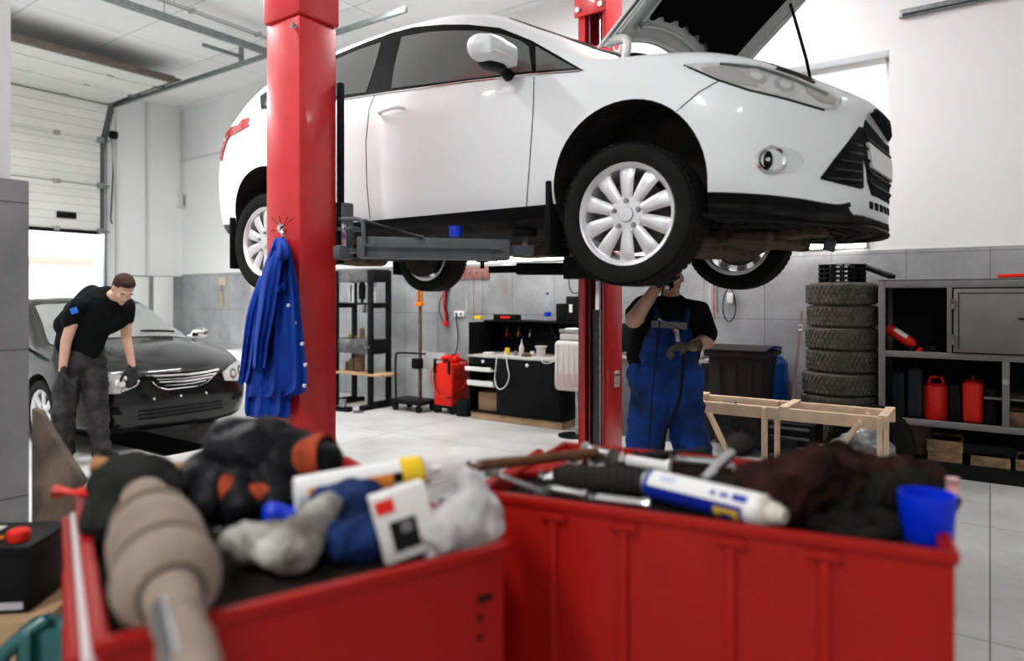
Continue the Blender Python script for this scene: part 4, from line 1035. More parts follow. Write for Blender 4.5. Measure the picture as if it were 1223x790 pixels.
blob('hair', [('e', hf(0, -.022, .050), (.084, .092, .080), hq), ('e', hf(0, .045, .095), (.062, .045, .030), hq), ('e', hf(0, -.055, -.01), (.072, .058, .07), hq), ('e', hf(0, .01, .105), (.06, .07, .03), hq)], m_hair, A, .007, 3, amp=.004, ns=60)
sl = V((0, 0, 0))
shirt = [('c', P(93, 417, 6.02), P(101, 392, 6.0), .195, .205, .72, V((0, 1, 0))), ('c', P(101, 392, 6.0), P(117, 368, 5.97), .205, .185, .74, V((0, 1, 0))), ('c', P(117, 368, 5.97), P(128, 356, 5.95), .165, .085, .8, V((0, 1, 0))),
         ('c', P(80, 388, 5.98), P(110, 353, 5.97), .10, .09), ('c', P(92, 372, 5.88), P(126, 356, 5.95), .10, .08), ('c', P(146, 372, 6.06), P(128, 360, 5.95), .10, .09), ('c', P(108, 358, 5.95), P(128, 352, 5.95), .09, .075), ('c', P(128, 385, 6.02), P(140, 378, 6.04), .11, .11),
         ('c', shR+V((.02, 0, .0)), P(84, 383, 5.82), .085, .070), ('c', shL, P(150, 381, 6.10), .080, .068)]
sh = blob('t_shirt', shirt, m_shirt, A, .010, 7, amp=.007, ns=9)
pt = P(87, 372, 5.72); MB().box((0, 0, 0), (.055, .012, .05)).build('sleeve_patch', mat('blue_patch', (.02, .14, .60), .6), sh, .003).matrix_local = world(A).inverted() @ Matrix.Translation(P(88.5, 371.5, 5.735)) @ Matrix.Rotation(-.35, 4, 'Y')
pants = [('c', P(83, 424, 6.0), P(108, 424, 6.05), .120, .110, .85, V((0, 1, 0))), ('c', P(97, 418, 6.02), P(97, 430, 6.02), .135, .13)]
pants += limb([hipR, kneR], [.112, .080])+limb([kneR, P(77, 530, 5.98)], [.084, .068])+limb([hipL, kneL], [.110, .078])+limb([kneL, P(120, 530, 6.08)], [.082, .066])
pants += [('c', P(77, 530, 5.98), P(77, 540, 5.98), .076, .072), ('c', P(120, 530, 6.08), P(121, 537, 6.08), .076, .072)]
blob('work_trousers', pants, m_pants, A, .010, 4, amp=.016, ns=8, amp2=.006, ns2=26)
for a_, dx in ((ankR, V((.10, -.19, 0))), (ankL, V((.20, -.12, 0)))):
    b_ = V((a_.x, a_.y, .045)); blob('shoe', [('c', b_-dx*.25, b_+dx*.9, .045, .042, .9, V((0, 0, 1))), ('c', a_+V((0, 0, .0)), b_, .05, .048), ('c', b_-dx*.3-V((0, 0, .012)), b_+dx*.95-V((0, 0, .012)), .046, .044, .7, V((0, 0, 1)))], m_shoe, A, .008, 3)
hand('glove', m_glove, A, wrR+V((0, 0, -.02)), V((-.08, -.05, -1)), V((.5, .8, 0)), .35, 1.15, 1)
hand('glove', m_glove, A, wrL+V((0, 0, -.02)), V((.10, -.15, -1)), V((-.6, .4, 0)), .35, 1.12, -1)
# ---------------- mechanic under the white car
Yw = 4.28
B = thing('person', 'person in blue bib overalls and black shirt working under the raised white car', 'person', (.97, Yw, 0), 0)
S = lambda x, y, dy=0.0: P(x, y, Yw+dy)
hip = S(793, 452); ch = S(800, 396); nk0 = S(803, 366); shR = S(771, 368, .02); shL = S(831, 374, -.02)
elR = S(757, 382, -.20); wrR = S(783, 345, -.17); elL = S(843, 408, -.06); wrL = S(827, 413, -.22)
hipR = S(779, 462); hipL = S(811, 462); kneR = S(768, 545, -.05); kneL = S(829, 545, -.04); ankR = S(757, 640, .04); ankL = S(846, 640, .04); ankR.z = ankL.z = .10
hc = S(800, 333, -.02)
hp, hf, hq = head_prims(hc, V((-.10, .42, .9)), V((-.1, -.85, .45)), 1.0)
bp_ = hp+tubes([nk0+V((0, 0, -.03)), hc+V((0, .02, -.05))], [.066, .058])+[('c', hip, ch, .14, .16, .7, V((0, 1, 0))), ('c', ch, nk0, .15, .08, .8, V((0, 1, 0)))]
bp_ += limb([shR, elR, wrR], [.060, .054, .034])+limb([shL, elL, wrL], [.060, .050, .036])+limb([shR, ch, shL], [.06, .1, .06])+limb([hipR, kneR, ankR], [.09, .06, .045])+limb([hipL, kneL, ankL], [.09, .06, .045])
blob('body', bp_, m_skin, B, .010, 4)
face_bits(hf, hq, B)
blob('hair', [('e', hf(0, -.024, .048), (.081, .090, .080), hq), ('e', hf(0, -.055, -.01), (.072, .050, .06), hq)], m_hair, B, .007, 3, amp=.003, ns=60)
shirt = [('c', S(795, 425), S(799, 388), .165, .185, .75, V((0, 1, 0))), ('c', S(799, 388), S(803, 374), .18, .12, .75, V((0, 1, 0))), ('c', S(803, 372), S(803, 364), .10, .075), ('c', shR, S(803, 372), .085, .08), ('c', shL, S(803, 372), .085, .08),
         ('c', shR, S(762, 378, -.10), .082, .080), ('c', shL, S(842, 398, -.04), .085, .072), ('c', S(772, 385, .02), S(768, 425, .02), .075, .10), ('c', S(828, 385, .02), S(820, 430, .02), .08, .07)]
sh = blob('shirt', shirt, m_shirt, B, .010, 6, amp=.008, ns=9)
ov = [('c', S(778, 450), S(812, 450), .145, .145, .85, V((0, 1, 0))), ('c', S(795, 452), S(796, 425), .165, .160, .85, V((0, 1, 0))), ('c', S(793, 462), S(797, 470), .16, .12, .8, V((0, 1, 0)))]
ov += limb([hipR, kneR], [.128, .105])+limb([kneR, S(758, 628, .03)], [.105, .088])+limb([hipL, kneL], [.128, .105])+limb([kneL, S(845, 628, .03)], [.105, .088])
ov += [('c', S(781, 415, -.09), S(818, 415, -.09), .060, .060), ('c', S(784, 396, -.105), S(816, 396, -.105), .042, .042), ('c', S(782, 405, -.095), S(817, 405, -.095), .050, .050), ('c', S(778, 425, -.085), S(820, 425, -.085), .065, .065), ('c', S(786, 388, -.115), S(815, 388, -.115), .03, .03)]
ovo = blob('bib_overalls', ov, m_over, B, .010, 7, amp=.014, ns=7, amp2=.008, ns2=22)
for pts in ([S(786, 384, -.140), S(783, 372, -.115), S(781, 364, -.06), S(782, 362, .05)], [S(819, 392, -.14), S(820, 380, -.12), S(821, 369, -.09), S(820, 366, .04)]):
    MB().tube(curve(pts, 5), .017, 8).build('strap', m_over, ovo, inw=True)
mb = MB().slab(lambda a, b: S(778+42*a, 383+3*a+8*b, -.165-.02*math.sin(PI*a)), 10, 4, .008); mb.build('reflective_band', m_greyc, ovo, inw=True)
MB().slab(lambda a, b: S(803+7*a, 393.5+2*a+2*b, -.176), 5, 3, .005).build('red_tape', m_redp, ovo, inw=True)
for a_, dx in ((ankR, V((-.08, -.2, 0))), (ankL, V((.08, -.2, 0)))):
    b_ = V((a_.x, a_.y, .045)); blob('shoe', [('c', b_-dx*.25, b_+dx*.9, .045, .042), ('c', a_, b_, .05, .048)], m_shoe, B, .01, 3)
hand('glove', m_glove, B, wrR+V((.01, 0, .02)), V((.55, -.1, .8)), V((.7, .2, -.6)), .55, 1.1, -1)
hand('glove', m_gloveb, B, wrL+V((-.01, -.01, .0)), V((-.9, -.25, -.05)), V((.1, -.3, -.9)), .75, 1.2, 1)
MB().tube([wrL+V((.045, .012, 0)), wrL+V((.03, .01, 0))], .040, 12).build('glove_cuff', m_gloveb, B, inw=True)
# inspection lamp, its cable, and the ratchet he holds
lm = thing('inspection_lamp', 'small black inspection lamp in the raised hand of the mechanic under the white car', 'lamp', S(800, 336, -.18), 0)
MB().tube([S(799, 343, -.17), S(803, 326, -.19)], [.026, .030], 16).build('lamp_housing', m_black, lm, inw=True)
MB().tube([S(797.5, 344.5, -.185), S(800, 340, -.20)], [.022, .028], 16).build('lamp_head', m_chrome, lm, inw=True)
MB().tube(curve([S(792, 341, -.19), S(790, 360, -.24), S(788, 385, -.24), S(783, 430, -.24), S(779, 470, -.25), S(776, 520, -.26), S(772, 600, -.30), P(770, 652, 3.96)], 5), .0045, 6).build('cable', m_black, lm, inw=True)
rt = thing('ratchet', 'steel ratchet wrench held in the gloved hand of the mechanic under the white car', 'wrench', S(800, 390, -.30), 0)
MB().tube([S(785, 380, -.28), S(811, 394, -.30)], .009, 10).build('handle', m_chrome, rt, inw=True)
MB().tube([S(783.5, 379.5, -.28), S(788, 381.5, -.28)], .013, 12).build('head', m_chrome, rt, inw=True)
MB().tube([S(808, 393, -.30), S(810, 408, -.29)], .014, 10).build('socket', m_wsteel, rt, inw=True)
hs = thing('air_hose', 'black hose running down the front of the blue overalls from the gloved hand', 'hose', S(816, 420, -.25), 0)
MB().tube(curve([S(816, 420, -.25), S(815, 445, -.24), S(812, 475, -.24), S(803, 500, -.24), S(795, 515, -.22), S(790, 560, -.2), P(785, 640, 4.1)], 5), .010, 8).build('hose', m_black, hs, inw=True)
# ================================================================= things along the back wall
m_tin = mat('yellow_tin', (.75, .50, .02), .4); m_brown = mat('rusty_brown', (.16, .095, .06), .75, var=.5, vs=20)
m_card = mat('cardboard', (.42, .27, .15), .8, var=.15, vs=6); m_ply = mat('raw_plywood', (.50, .33, .19), .7, var=.3, vs=8)
m_clear = mat('clear_bottle', (.80, .90, .95), .08, trans=.85, ior=1.15); m_canw = mat('milky_plastic', (.74, .70, .66), .35, trans=.25, ior=1.2)
m_pinkfl = mat('pinkish_fluid', (.50, .36, .35), .35); m_orange = mat('orange_enamel', (.75, .20, .02), .4)
m_top = mat('worn_white_worktop', (.55, .53, .50), .5, var=.35, vs=9)
m_blkwood = mat('black_board', (.005, .005, .006), .45, var=.3, vs=5)
def at_room(name, label, cat, s, t, z=0, group=None): return thing(name, label, cat, R(s, t, z), RZ, group)
bs0, bs1, bt = -5.10, -3.80, 6.38
bench = at_room('workbench', 'black workbench with raised back, open drawers at its left and a raw wood plinth', 'workbench', bs0, bt)
W_, D_ = bs1-bs0, .64
bx = lambda x0, x1, y0, y1, z0, z1, mb=None: (mb or MB()).box(((x0+x1)/2, (y0+y1)/2, (z0+z1)/2), (x1-x0, y1-y0, z1-z0))
bx(.02, W_-.02, .02, D_, 0, .085).build('plinth', m_ply, bench, .003)
mb = bx(0, .018, 0, D_, .085, 1.15); bx(W_-.018, W_, 0, D_, .085, .74, mb); bx(.40, .418, .02, D_, .085, .74, mb); bx(0, W_, D_-.015, D_, .085, 1.15, mb); bx(0, W_, 0, D_, .085, .10, mb); bx(W_-.018, W_, .30, D_, .74, 1.15, mb)
mb.build('carcass', m_blkwood, bench, .002)
bx(-.01, W_+.01, -.02, D_, .74, .765).build('worktop', m_top, bench, .003)
bx(-.005, W_+.35, .30, D_, 1.15, 1.17).build('top_shelf', m_blkwood, bench, .002)
bx(.02, .40, .05, D_-.02, .385, .40).build('shelf', m_ply, bench, .002)
d = bx(.42, W_-.02, -.012, .006, .10, .735).build('door', m_blkwood, bench, .003)
MB().lathe([(0, 0), (.010, 0), (.010, .012), (.020, .022), (.016, .032), (0, .034)], 16, Matrix.Translation((.86, -.012, .685)) @ Matrix.Rotation(PI/2, 4, 'X')).build('knob', m_wht, d)
for z0, z1, pull, ff in ((.655, .735, -.012, m_blkwood), (.585, .635, -.10, m_wht), (.41, .47, -.06, m_wht)):
    dr_ = bx(.022, .398, pull, pull+.016, z0, z1).build('drawer', ff, bench, .003); bx(.03, .39, pull+.016, D_-.1, z0, z0+.01).build('drawer_tray', m_wht, dr_)
MB().lathe([(0, 0), (.010, 0), (.010, .012), (.020, .022), (.016, .032), (0, .034)], 16, Matrix.Translation((.24, -.012, .695)) @ Matrix.Rotation(PI/2, 4, 'X')).build('knob', m_wht, bench.children[-3] if False else d)
for k in range(3): MB().box((.50+k*.25, D_-.03, 1.0+.02*k), (.16, .02, .02)).build('tool_bar', m_blacks, bench, .003)
def single(o, label, cat, loc=None, rz=None, group=None):
    if loc is not None: o.location = loc
    if rz is not None: o.rotation_euler = (0, 0, rz)
    tag(o, label, cat, group); return o
def on(px, py, t): return PT(px, py, t)
b = MB().box((0, 0, .105), (.26, .26, .21)).build('cardboard_box', m_card, None, .003); single(b, 'small cardboard box in the open bottom of the black workbench', 'box', R(bs0+.19, bt+.24, .101), RZ+.1)
def can(name, label, cat, px, py, t, r, h, m, z, capm=None, prof=None, grp=None):
    p = PT(px, py, t); q = toR(p); o = MB().lathe(prof or [(0, 0), (r, 0), (r, h), (r*.9, h+.004), (0, h+.004)], 24).build(name, m, None)
    o.location = R(q.x, q.y, z); tag(o, label, cat, grp); return o
ZT = .766
can('tin', 'small yellow tin on the worktop of the black workbench', 'tin', 606, 424, 6.62, .030, .075, m_tin, ZT)
can('spray_bottle', 'pale bottle with a thin nozzle standing on the black workbench worktop', 'bottle', 623, 424, 6.60, .028, .12, m_canw, ZT, prof=[(0, 0), (.028, 0), (.030, .10), (.012, .135), (.008, .15), (.004, .19), (0, .19)])
can('white_saucer', 'flat white saucer lying at the left end of the black workbench worktop', 'saucer', 584, 426, 6.55, .07, .018, m_wht, ZT)
can('small_jar', 'small white jar on the worktop right of the pale bottle', 'jar', 636, 426, 6.60, .025, .05, m_wht, ZT)
can('rubber_ring', 'brown ring part on the worktop below the tool rack', 'car part', 629, 427, 6.52, .06, .025, m_brown, ZT, prof=[(.04, 0), (.06, 0), (.06, .03), (.04, .03), (.04, 0)])
can('metal_cup', 'dark grey metal cup beside the yellow tin on the workbench', 'cup', 616, 426, 6.56, .02, .05, m_wsteel, ZT)
fn_ = can('plastic_funnel', 'grey plastic funnel upside down at the right of the workbench worktop', 'funnel', 646, 427, 6.62, .05, .1, m_canw, ZT, prof=[(.045, 0), (.05, 0), (.055, .09), (.075, .12), (.07, .12), (.045, .09), (.045, 0)])
bt_ = can('water_bottle', 'clear plastic water bottle with blue label standing on the top shelf of the workbench', 'bottle', 654, 386, 6.85, .04, .3, m_clear, 1.171, prof=[(0, 0), (.038, 0), (.042, .02), (.040, .10), (.044, .13), (.042, .20), (.018, .27), (.016, .31), (0, .31)])
bt_.data.materials[0] = m_clear; MB().lathe([(.043, .05), (.0445, .05), (.0435, .10), (.0415, .10)], 20).build('label_band', m_blue, bt_); MB().cyl((0, 0, .31), (0, 0, .33), .018).build('bottle_cap', m_blue, bt_)
# radios / boxes on the shelf
def boxat(name, label, cat, px0, px1, py0, py1, t, depth, m, z=None, bev=.004, grp=None, rz=0):
    a, b = toR(PT(px0, py1, t)), toR(PT(px1, py0, t)); w = b.x-a.x; z0 = a.z if z is None else z; h = b.z-z0 if z is None else (b.z-a.z)
    o = MB().box((0, depth/2, h/2), (w, depth, h)).build(name, m, None, bev); o.location = R((a.x+b.x)/2, t, z0); o.rotation_euler = (0, 0, RZ+rz); tag(o, label, cat, grp); return o
o = boxat('black_case', 'low black case on the top shelf just right of the water bottle', 'case', 664, 676, 363, 384, 6.75, .14, m_black, 1.171)
o = boxat('loudspeaker', 'tall black box with a white label on the top shelf behind the milky canister', 'box', 676, 698, 358, 388, 6.72, .18, m_black, 1.171)
MB().box((-.055, -.003, .15), (.04, .006, .09)).build('label_paper', m_wht, o)
o = boxat('tool_case', 'red and black tool lying at the left on the workbench top shelf', 'tool', 589, 616, 379, 385, 6.75, .12, m_black, 1.171)
MB().box((.02, -.01, .03), (.14, .03, .03)).build('red_grip', m_redp, o, .008)
o = boxat('yellow_block', 'small yellow block at the left end of the workbench top shelf', 'block', 566, 574, 380, 384, 6.75, .05, m_tin, 1.171)
# pliers and drivers in the rack under the shelf
for i, (px, py, L, mm, lb) in enumerate(((602, 398, .12, m_redp, 'red handled pliers'), (609, 400, .14, m_wsteel, 'steel pliers'), (616, 397, .11, m_orange, 'orange handled driver'), (623, 400, .13, m_blue, 'blue handled driver'), (630, 398, .10, m_wht, 'white handled driver'), (662, 399, .12, m_wsteel, 'steel scissors'), (668, 401, .12, m_orange, 'orange handled knife'))):
    p = PT(px, py, 6.92); q = toR(p); t_ = at_room('hand_tool', lb+' hung under the top shelf of the black workbench', 'tool', q.x, 6.96, q.z-.05)
    MB().tube([(0, 0, 0), (.03*(-1)**i, -.03, L*.5)], [.008, .011], 8).build('grip', mm, t_); MB().tube([(.03*(-1)**i, -.03, L*.5), (.045*(-1)**i, -.04, L)], [.006, .004], 6).build('jaw', m_wsteel, t_)
# hanging loop of white cable
pts = [PT(x, y, 6.33) for x, y in ((594, 422), (592, 440), (591, 455), (596, 465), (604, 461), (608, 450), (606, 438), (604, 424), (602, 420))]
single(MB().tube(curve(pts, 5), .006, 6).build('white_cable', m_wht, None), 'loop of white cable hanging over the front of the black workbench', 'cable')
pts = [PT(x, y, 6.35) for x, y in ((646, 424), (648, 433), (656, 434), (664, 430))]
single(MB().tube(curve(pts, 5), .004, 6).build('thin_cable', m_wht, None), 'short white cable drooping at the right end of the workbench worktop', 'cable')
# milky canister on its pole
q = toR(PT(687, 516, 6.25)); cz = toR(PT(680, 466, 6.2)).z; ct_ = toR(PT(680, 400, 6.2)).z
cn = at_room('waste_fluid_tank', 'milky plastic canister half full of pinkish fluid on a thin pole beside the workbench', 'canister', toR(PT(686, 466, 6.2)).x, 6.2, 0)
MB().cyl((.03, 0, 0), (.03, 0, cz+.02), .018).build('pole', m_wsteel, cn); MB().lathe([(0, 0), (.17, 0), (.17, .015), (.03, .03), (0, .03)], 24).build('foot_plate', m_blacks, cn)
hh = ct_-cz; mb = MB(); mb.box((0, 0, cz+hh*.45), (.36, .26, hh*.9)); mb.bevel(.05, 4); mb.box((0, 0, cz+hh*.97), (.24, .18, hh*.10)); c_ = mb.build('tank', m_canw, cn)
mb = MB(); mb.box((0, 0, cz+hh*.20), (.364, .264, hh*.36)); mb.bevel(.05, 4); mb.build('fluid', m_pinkfl, c_)
for k in range(5): MB().box((-.13+k*.065, -.132, cz+hh*.5), (.016, .006, hh*.66)).build('rib', m_canw, c_, .002)
MB().tube(curve([(-.1, 0, cz+hh*1.0), (-.1, 0, cz+hh*1.09), (.1, 0, cz+hh*1.09), (.1, 0, cz+hh*1.0)], 4), .014, 8).build('carry_handle', m_wht, c_)
MB().box((0, 0, ct_+.04), (.30, .12, .035)).build('bracket', m_wsteel, cn, .004)
# hydraulic press frame
pr0 = at_room('shop_press', 'black steel shop press frame with brown cylinders on its bed and wooden shelf', 'press', -6.89, 6.34)
for sx in (-.33, .33):
    for sy in (-.16, .16):
        MB().box((sx, sy, .90), (.075, .045, 1.80)).build('upright', m_blacks, pr0, .004)
    for z in (.05, 1.34): MB().box((sx, 0, z), (.06, .36, .07)).build('side_rail', m_blacks, pr0, .004)
    MB().box((sx, 0, .03), (.10, .62, .06)).build('foot', m_blacks, pr0, .004)
for sx in (-.33, .33): MB().box((sx, 0, .80), (.062, .29, .19)).build('side_rail', m_blacks, pr0, .004)
for sx in (-.33, .33): MB().box((sx, 0, 1.73), (.062, .29, .16)).build('side_rail', m_blacks, pr0, .004)
m_bed = mat('grey_bed_steel', (.22, .22, .22), .4, .7, var=.5, vs=12)
for sy in (-.15, .15): MB().box((0, sy, 1.73), (.62, .03, .17)).build('top_beam', m_bed, pr0, .004); MB().box((0, sy, .80), (.62, .03, .19)).build('press_bed', m_bed, pr0, .004)
MB().box((0, 0, 1.36), (.60, .05, .03)).build('guide_bar', m_blacks, pr0, .003)
for sx in (-.21, .21):
    g_ = MB().box((sx, .0, 1.50), (.10, .012, .28)).build('spring_guard', m_wht, pr0, .003); MB().box((sx, -.008, 1.50), (.022, .006, .22)).build('slot', m_dark, g_, .004)
MB().lathe([(0, 1.36), (.02, 1.36), (.02, 1.42), (.045, 1.42), (.05, 1.60), (.03, 1.64), (.03, 1.66), (0, 1.66)], 20).build('jack', m_black, pr0)
MB().box((.04, 0, 1.30), (.05, .05, .12)).build('ram', m_wsteel, pr0, .006)
mb = MB().box((.08, -.02, .44), (.95, .34, .03)); mb.build('wooden_shelf', m_ply, pr0, .003)
MB().box((.33, -.22, .80), (.03, .06, .03)).build('bed_pin', m_wsteel, pr0)
for i, (x, z, r, h, lb) in enumerate(((.02, .895, .035, .14, 'brown cylinder on the bed of the black press'), (-.10, .895, .02, .035, 'low brown ring at the left on the bed of the black press'), (-.21, .895, .028, .06, 'stubby brass bushing on the bed of the black press'),
                                  (-.02, .456, .068, .26, 'tall rusty cylinder on the wooden shelf of the black press'), (-.16, .456, .045, .17, 'middle sized rusty cylinder on the wooden shelf of the press'), (-.26, .456, .035, .12, 'short dark cylinder at the left on the wooden shelf of the press'))):
    o = MB().lathe([(0, 0), (r, 0), (r, h*.9), (r*.8, h), (0, h)], 24).build('press_cylinder', m_brown if i != 2 else mat('brass', (.4, .28, .10), .4, .8), None, 0)
    o.location = R(-6.89+x*1.0, 6.34-.02, z); tag(o, lb, 'metal part')
o = MB().box((0, 0, .03), (.42, .09, .06)).build('steel_channel', m_blacks, None, .006); single(o, 'black steel offcut lying on the floor in front of the press', 'metal part', R(-6.82, 5.86, 0), RZ+.15)
o = MB().lathe([(0, 0), (.07, 0), (.07, .015), (0, .015)], 24).build('round_plate', m_bed, None); single(o, 'round steel plate on the floor before the press', 'metal part', R(-6.50, 5.92, 0))
o = MB().lathe([(0, 0), (.045, 0), (.045, .09), (0, .09)], 24).build('bearing', m_wsteel, None); single(o, 'small steel sleeve on top of the black offcut before the press', 'metal part', R(-6.72, 5.86, .061))
# stand with sliding box
st = at_room('lamp_tester', 'wheeled stand with tall thin pole, orange top and black sliding box', 'stand', -6.05, 6.45)
MB().box((0, 0, .12), (.55, .34, .05)).build('base', m_blacks, st, .006)
for sx in (-.2, .2):
    for sy in (-.13, .13): MB().lathe([(0, -.015), (.045, -.015), (.045, .015), (0, .015)], 18, Matrix.Translation((sx, sy, .045)) @ Matrix.Rotation(PI/2, 4, 'X')).build('castor', m_blackm, st)
MB().box((.06, .05, .85), (.035, .035, 1.44)).build('pole', m_brown, st, .003)
mb = MB(); mb.box((.035, .05, 1.56), (.018, .04, .42)); mb.box((.085, .05, 1.56), (.018, .04, .42)); mb.box((.06, .03, 1.36), (.12, .06, .05)); mb.build('orange_guide', m_orange, st, .003)
MB().box((.06, .0, .60), (.12, .10, .13)).build('slide_box', m_black, st, .008)
MB().tube(curve([(-.22, -.1, .14), (-.23, -.1, .5), (-.22, -.1, .70), (-.18, -.1, .73), (.1, -.1, .74), (.28, -.1, .74)], 4), .013, 8).build('push_handle', m_black, st)
MB().box((.10, .22, .62), (.48, .02, .22)).build('screen_board', mat('grey_board', (.42, .42, .42), .6), st, .003)
# red battery charger
cg = at_room('battery_charger', 'red wheeled battery charger with louvred side and clamp leads on top', 'charger', -5.56, 6.62)
mb = MB().box((0, 0, .36), (.29, .36, .52)); bd = mb.build('cabinet', m_redp, cg, .02)
for r_ in range(3):
    for k in range(5): MB().box((.1455, -.10+r_*.10, .56-k*.03), (.004, .07, .008)).build('louvre', m_dark, bd)
for sx in (-.12, .13):
    for sy in (-.14, .16): MB().lathe([(0, -.02), (.065, -.02), (.065, .02), (.03, .024), (0, .024)], 22, Matrix.Translation((sx, sy, .065)) @ Matrix.Rotation(PI/2, 4, 'X')).build('wheel', m_blackm, cg)
MB().box((0, 0, .085), (.27, .34, .03)).build('chassis', m_blacks, cg, .004)
for sx in (-.12, .11): MB().box((sx, -.19, .58), (.03, .03, .16)).build('handle_post', m_black, cg, .006)
MB().tube([(-.12, -.20, .67), (.11, -.20, .67)], .014, 8).build('handle_grip', m_black, cg)
blob('lead_bundle', [('c', V((-.08, -.02, .65)), V((.06, .04, .66)), .045, .035), ('c', V((-.06, -.1, .68)), V((.02, .06, .70)), .03, .025)], m_redp, cg, .01, 2, amp=.01, ns=20, inw=False)
for k in range(3): MB().tube(curve([(-.1+k*.05, -.1, .66), (-.02+k*.06, .02, .72+.01*k), (.08, .08-k*.05, .67), (.12, .16, .63)], 4), .009, 6).build('lead', m_black if k % 2 else m_redp, cg)
MB().tube(curve([(-.13, -.16, .65), (-.17, -.20, .50), (-.16, -.2, .38), (-.05, -.22, .26), (.10, -.21, .22), (.15, .0, .30), (.16, .10, .40)], 5), .007, 6).build('lead', m_redp, cg)
MB().tube(curve([(-.10, -.19, .64), (-.12, -.2, .40), (-.02, -.21, .25), (.12, -.20, .21), (.19, .0, .30)], 5), .007, 6).build('lead', m_black, cg)
o = boxat('small_black_box', 'small black box on the floor between the red charger and the workbench', 'box', 545, 558, 480, 498, 6.42, .16, m_black, 0.0)
# wall socket, cable, jumper leads
sk_ = at_room('wall_socket', 'white double socket on the tiled wall above the red charger', 'socket', toR(PT(551, 375, T1)).x, T1-.016, toR(PT(551, 375, T1)).z)
MB().box((0, -.02, 0), (.17, .04, .075)).build('socket_box', m_wht, sk_, .008)
for x in (-.04, .04): MB().lathe([(0, 0), (.022, 0), (.022, .004), (0, .004)], 16, Matrix.Translation((x, -.0405, 0)) @ Matrix.Rotation(PI/2, 4, 'X')).build('socket_hole', m_greyc, sk_)
pts = [PT(x, y, t) for x, y, t in ((545, 375, 6.98), (545, 384, 6.98), (547, 400, 6.98), (546, 415, 6.98), (541, 430, 6.9), (533, 432, 6.85))]
single(MB().tube(curve(pts, 5), .008, 6).build('power_cable', m_black, None), 'black power cable running from the white socket down to the red charger', 'cable')
jl = at_room('jumper_leads', 'red and black jumper leads hanging on the tiled wall left of the socket', 'cable', toR(PT(536, 345, T1)).x, T1-.05, toR(PT(536, 345, T1)).z)
mb = MB()
for dx, mm in ((-.02, m_redp), (.015, m_black), (.0, mat('dull_red', (.3, .03, .03), .5))):
    MB().tube(curve([(dx, 0, .1), (dx*1.5-.01, -.01, -.1), (dx-.02, -.01, -.25), (dx*1.5, 0, -.36), (dx, 0, -.44)], 4), .009, 6).build('lead', mm, jl)
MB().box((.02, 0, .06), (.05, .04, .18)).build('holder', m_black, jl, .008); MB().box((0, -.01, -.47), (.06, .05, .07)).build('clamp', m_redp, jl, .01)
MB().tube(curve([(.02, 0, .0), (-.09, 0, -.12), (-.13, 0, -.28), (-.08, 0, -.40), (-.02, 0, -.46)], 5), .006, 6).build('lead', m_black, jl)
# pink hook board
a, b = toR(PT(546, 334, T1)), toR(PT(586, 318, T1))
hb = at_room('hook_board', 'dusty pink board with hooks high on the tiled wall behind the rear wheel', 'hook board', (a.x+b.x)/2, T1-.016, (a.z+b.z)/2)
MB().box((0, -.012, 0), (b.x-a.x, .024, b.z-a.z)).build('board', mat('dusty_pink', (.36, .16, .14), .7, var=.3), hb, .003)
for k in range(5):
    MB().tube(curve([(-.22+k*.1, -.02, .02), (-.22+k*.1, -.07, -.01), (-.21+k*.1, -.06, .03)], 3), .006, 6).build('hook', m_wsteel, hb)
for k, (px, y0, y1, mm) in enumerate(((565, 330, 383, m_redp), (576, 330, 382, m_black), (557, 332, 378, m_wht), (603, 336, 352, m_redp))):
    single(MB().tube([PT(px, y0, 7.0), PT(px+.5, (y0+y1)/2, 7.0), PT(px, y1, 7.0)], .003, 5).build('red_wire' if mm is m_redp else 'wall_wire', mm, None), ('thin red cord hanging from the pink hook board', 'thin black cord hanging from the pink hook board', 'thin white cord hanging from the pink hook board', 'short red cord hanging on the tiles right of the pink board')[k], 'cord')
# looped cable near the far post
single(MB().tube(curve([PT(x, y, 6.9) for x, y in ((680, 330), (680, 342), (684, 350), (692, 349), (697, 342))], 5), .006, 6).build('looped_cable', m_black, None), 'thin black cable drooping on the wall just left of the far red post', 'cable')
# far left back wall: shelf, things behind the black car
for k, (px, py0, py1, mm, lb) in enumerate(((263, 341, 365, m_tin, 'yellow handled tool hanging on the tiles between the black car and the jacket'), (302, 348, 372, m_tin, 'yellow handled tool hanging on the tiles close behind the blue jacket'))):
    a = PT(px, py0, 6.98); b = PT(px, py1, 6.98); q = toR(a)
    t_ = at_room('wall_tool', lb, 'tool', q.x, T1-.04, b.z); L = a.z-b.z
    MB().tube([(0, 0, 0), (0, 0, L*.7)], .012, 8).build('grip', mm, t_); MB().tube([(0, 0, L*.7), (0, 0, L)], .008, 8).build('shaft', m_blue, t_)
    MB().box((0, .015, L+.06), (.22, .02, .14)).build('holder', mat('pale_wood', (.6, .48, .34), .6), t_, .003)
o = boxat('white_cabinet', 'low white cabinet against the back wall between the black car and the blue jacket', 'cabinet', 262, 322, 430, 468, 6.35, .5, m_wht, 0.0)
o = boxat('tool_cabinet', 'grey metal cabinet behind the mechanic in blue overalls', 'cabinet', 742, 838, 404, 500, 6.50, .5, mat('mid_grey_paint', (.17, .17, .18), .5, var=.2), 0.0)
o2 = MB().box((0, 0, 0), (1.0, .54, .03)).build('worktop', m_top, o); o2.location = (0, .25, toR(PT(790, 404, 6.5)).z-toR(PT(790, 500, 6.5)).z+.015)
o = boxat('black_machine', 'black machine on the grey cabinet just right of the far red post', 'machine', 742, 756, 366, 403, 6.6, .2, m_black, toR(PT(790, 404, 6.5)).z-toR(PT(790, 500, 6.5)).z+.031)
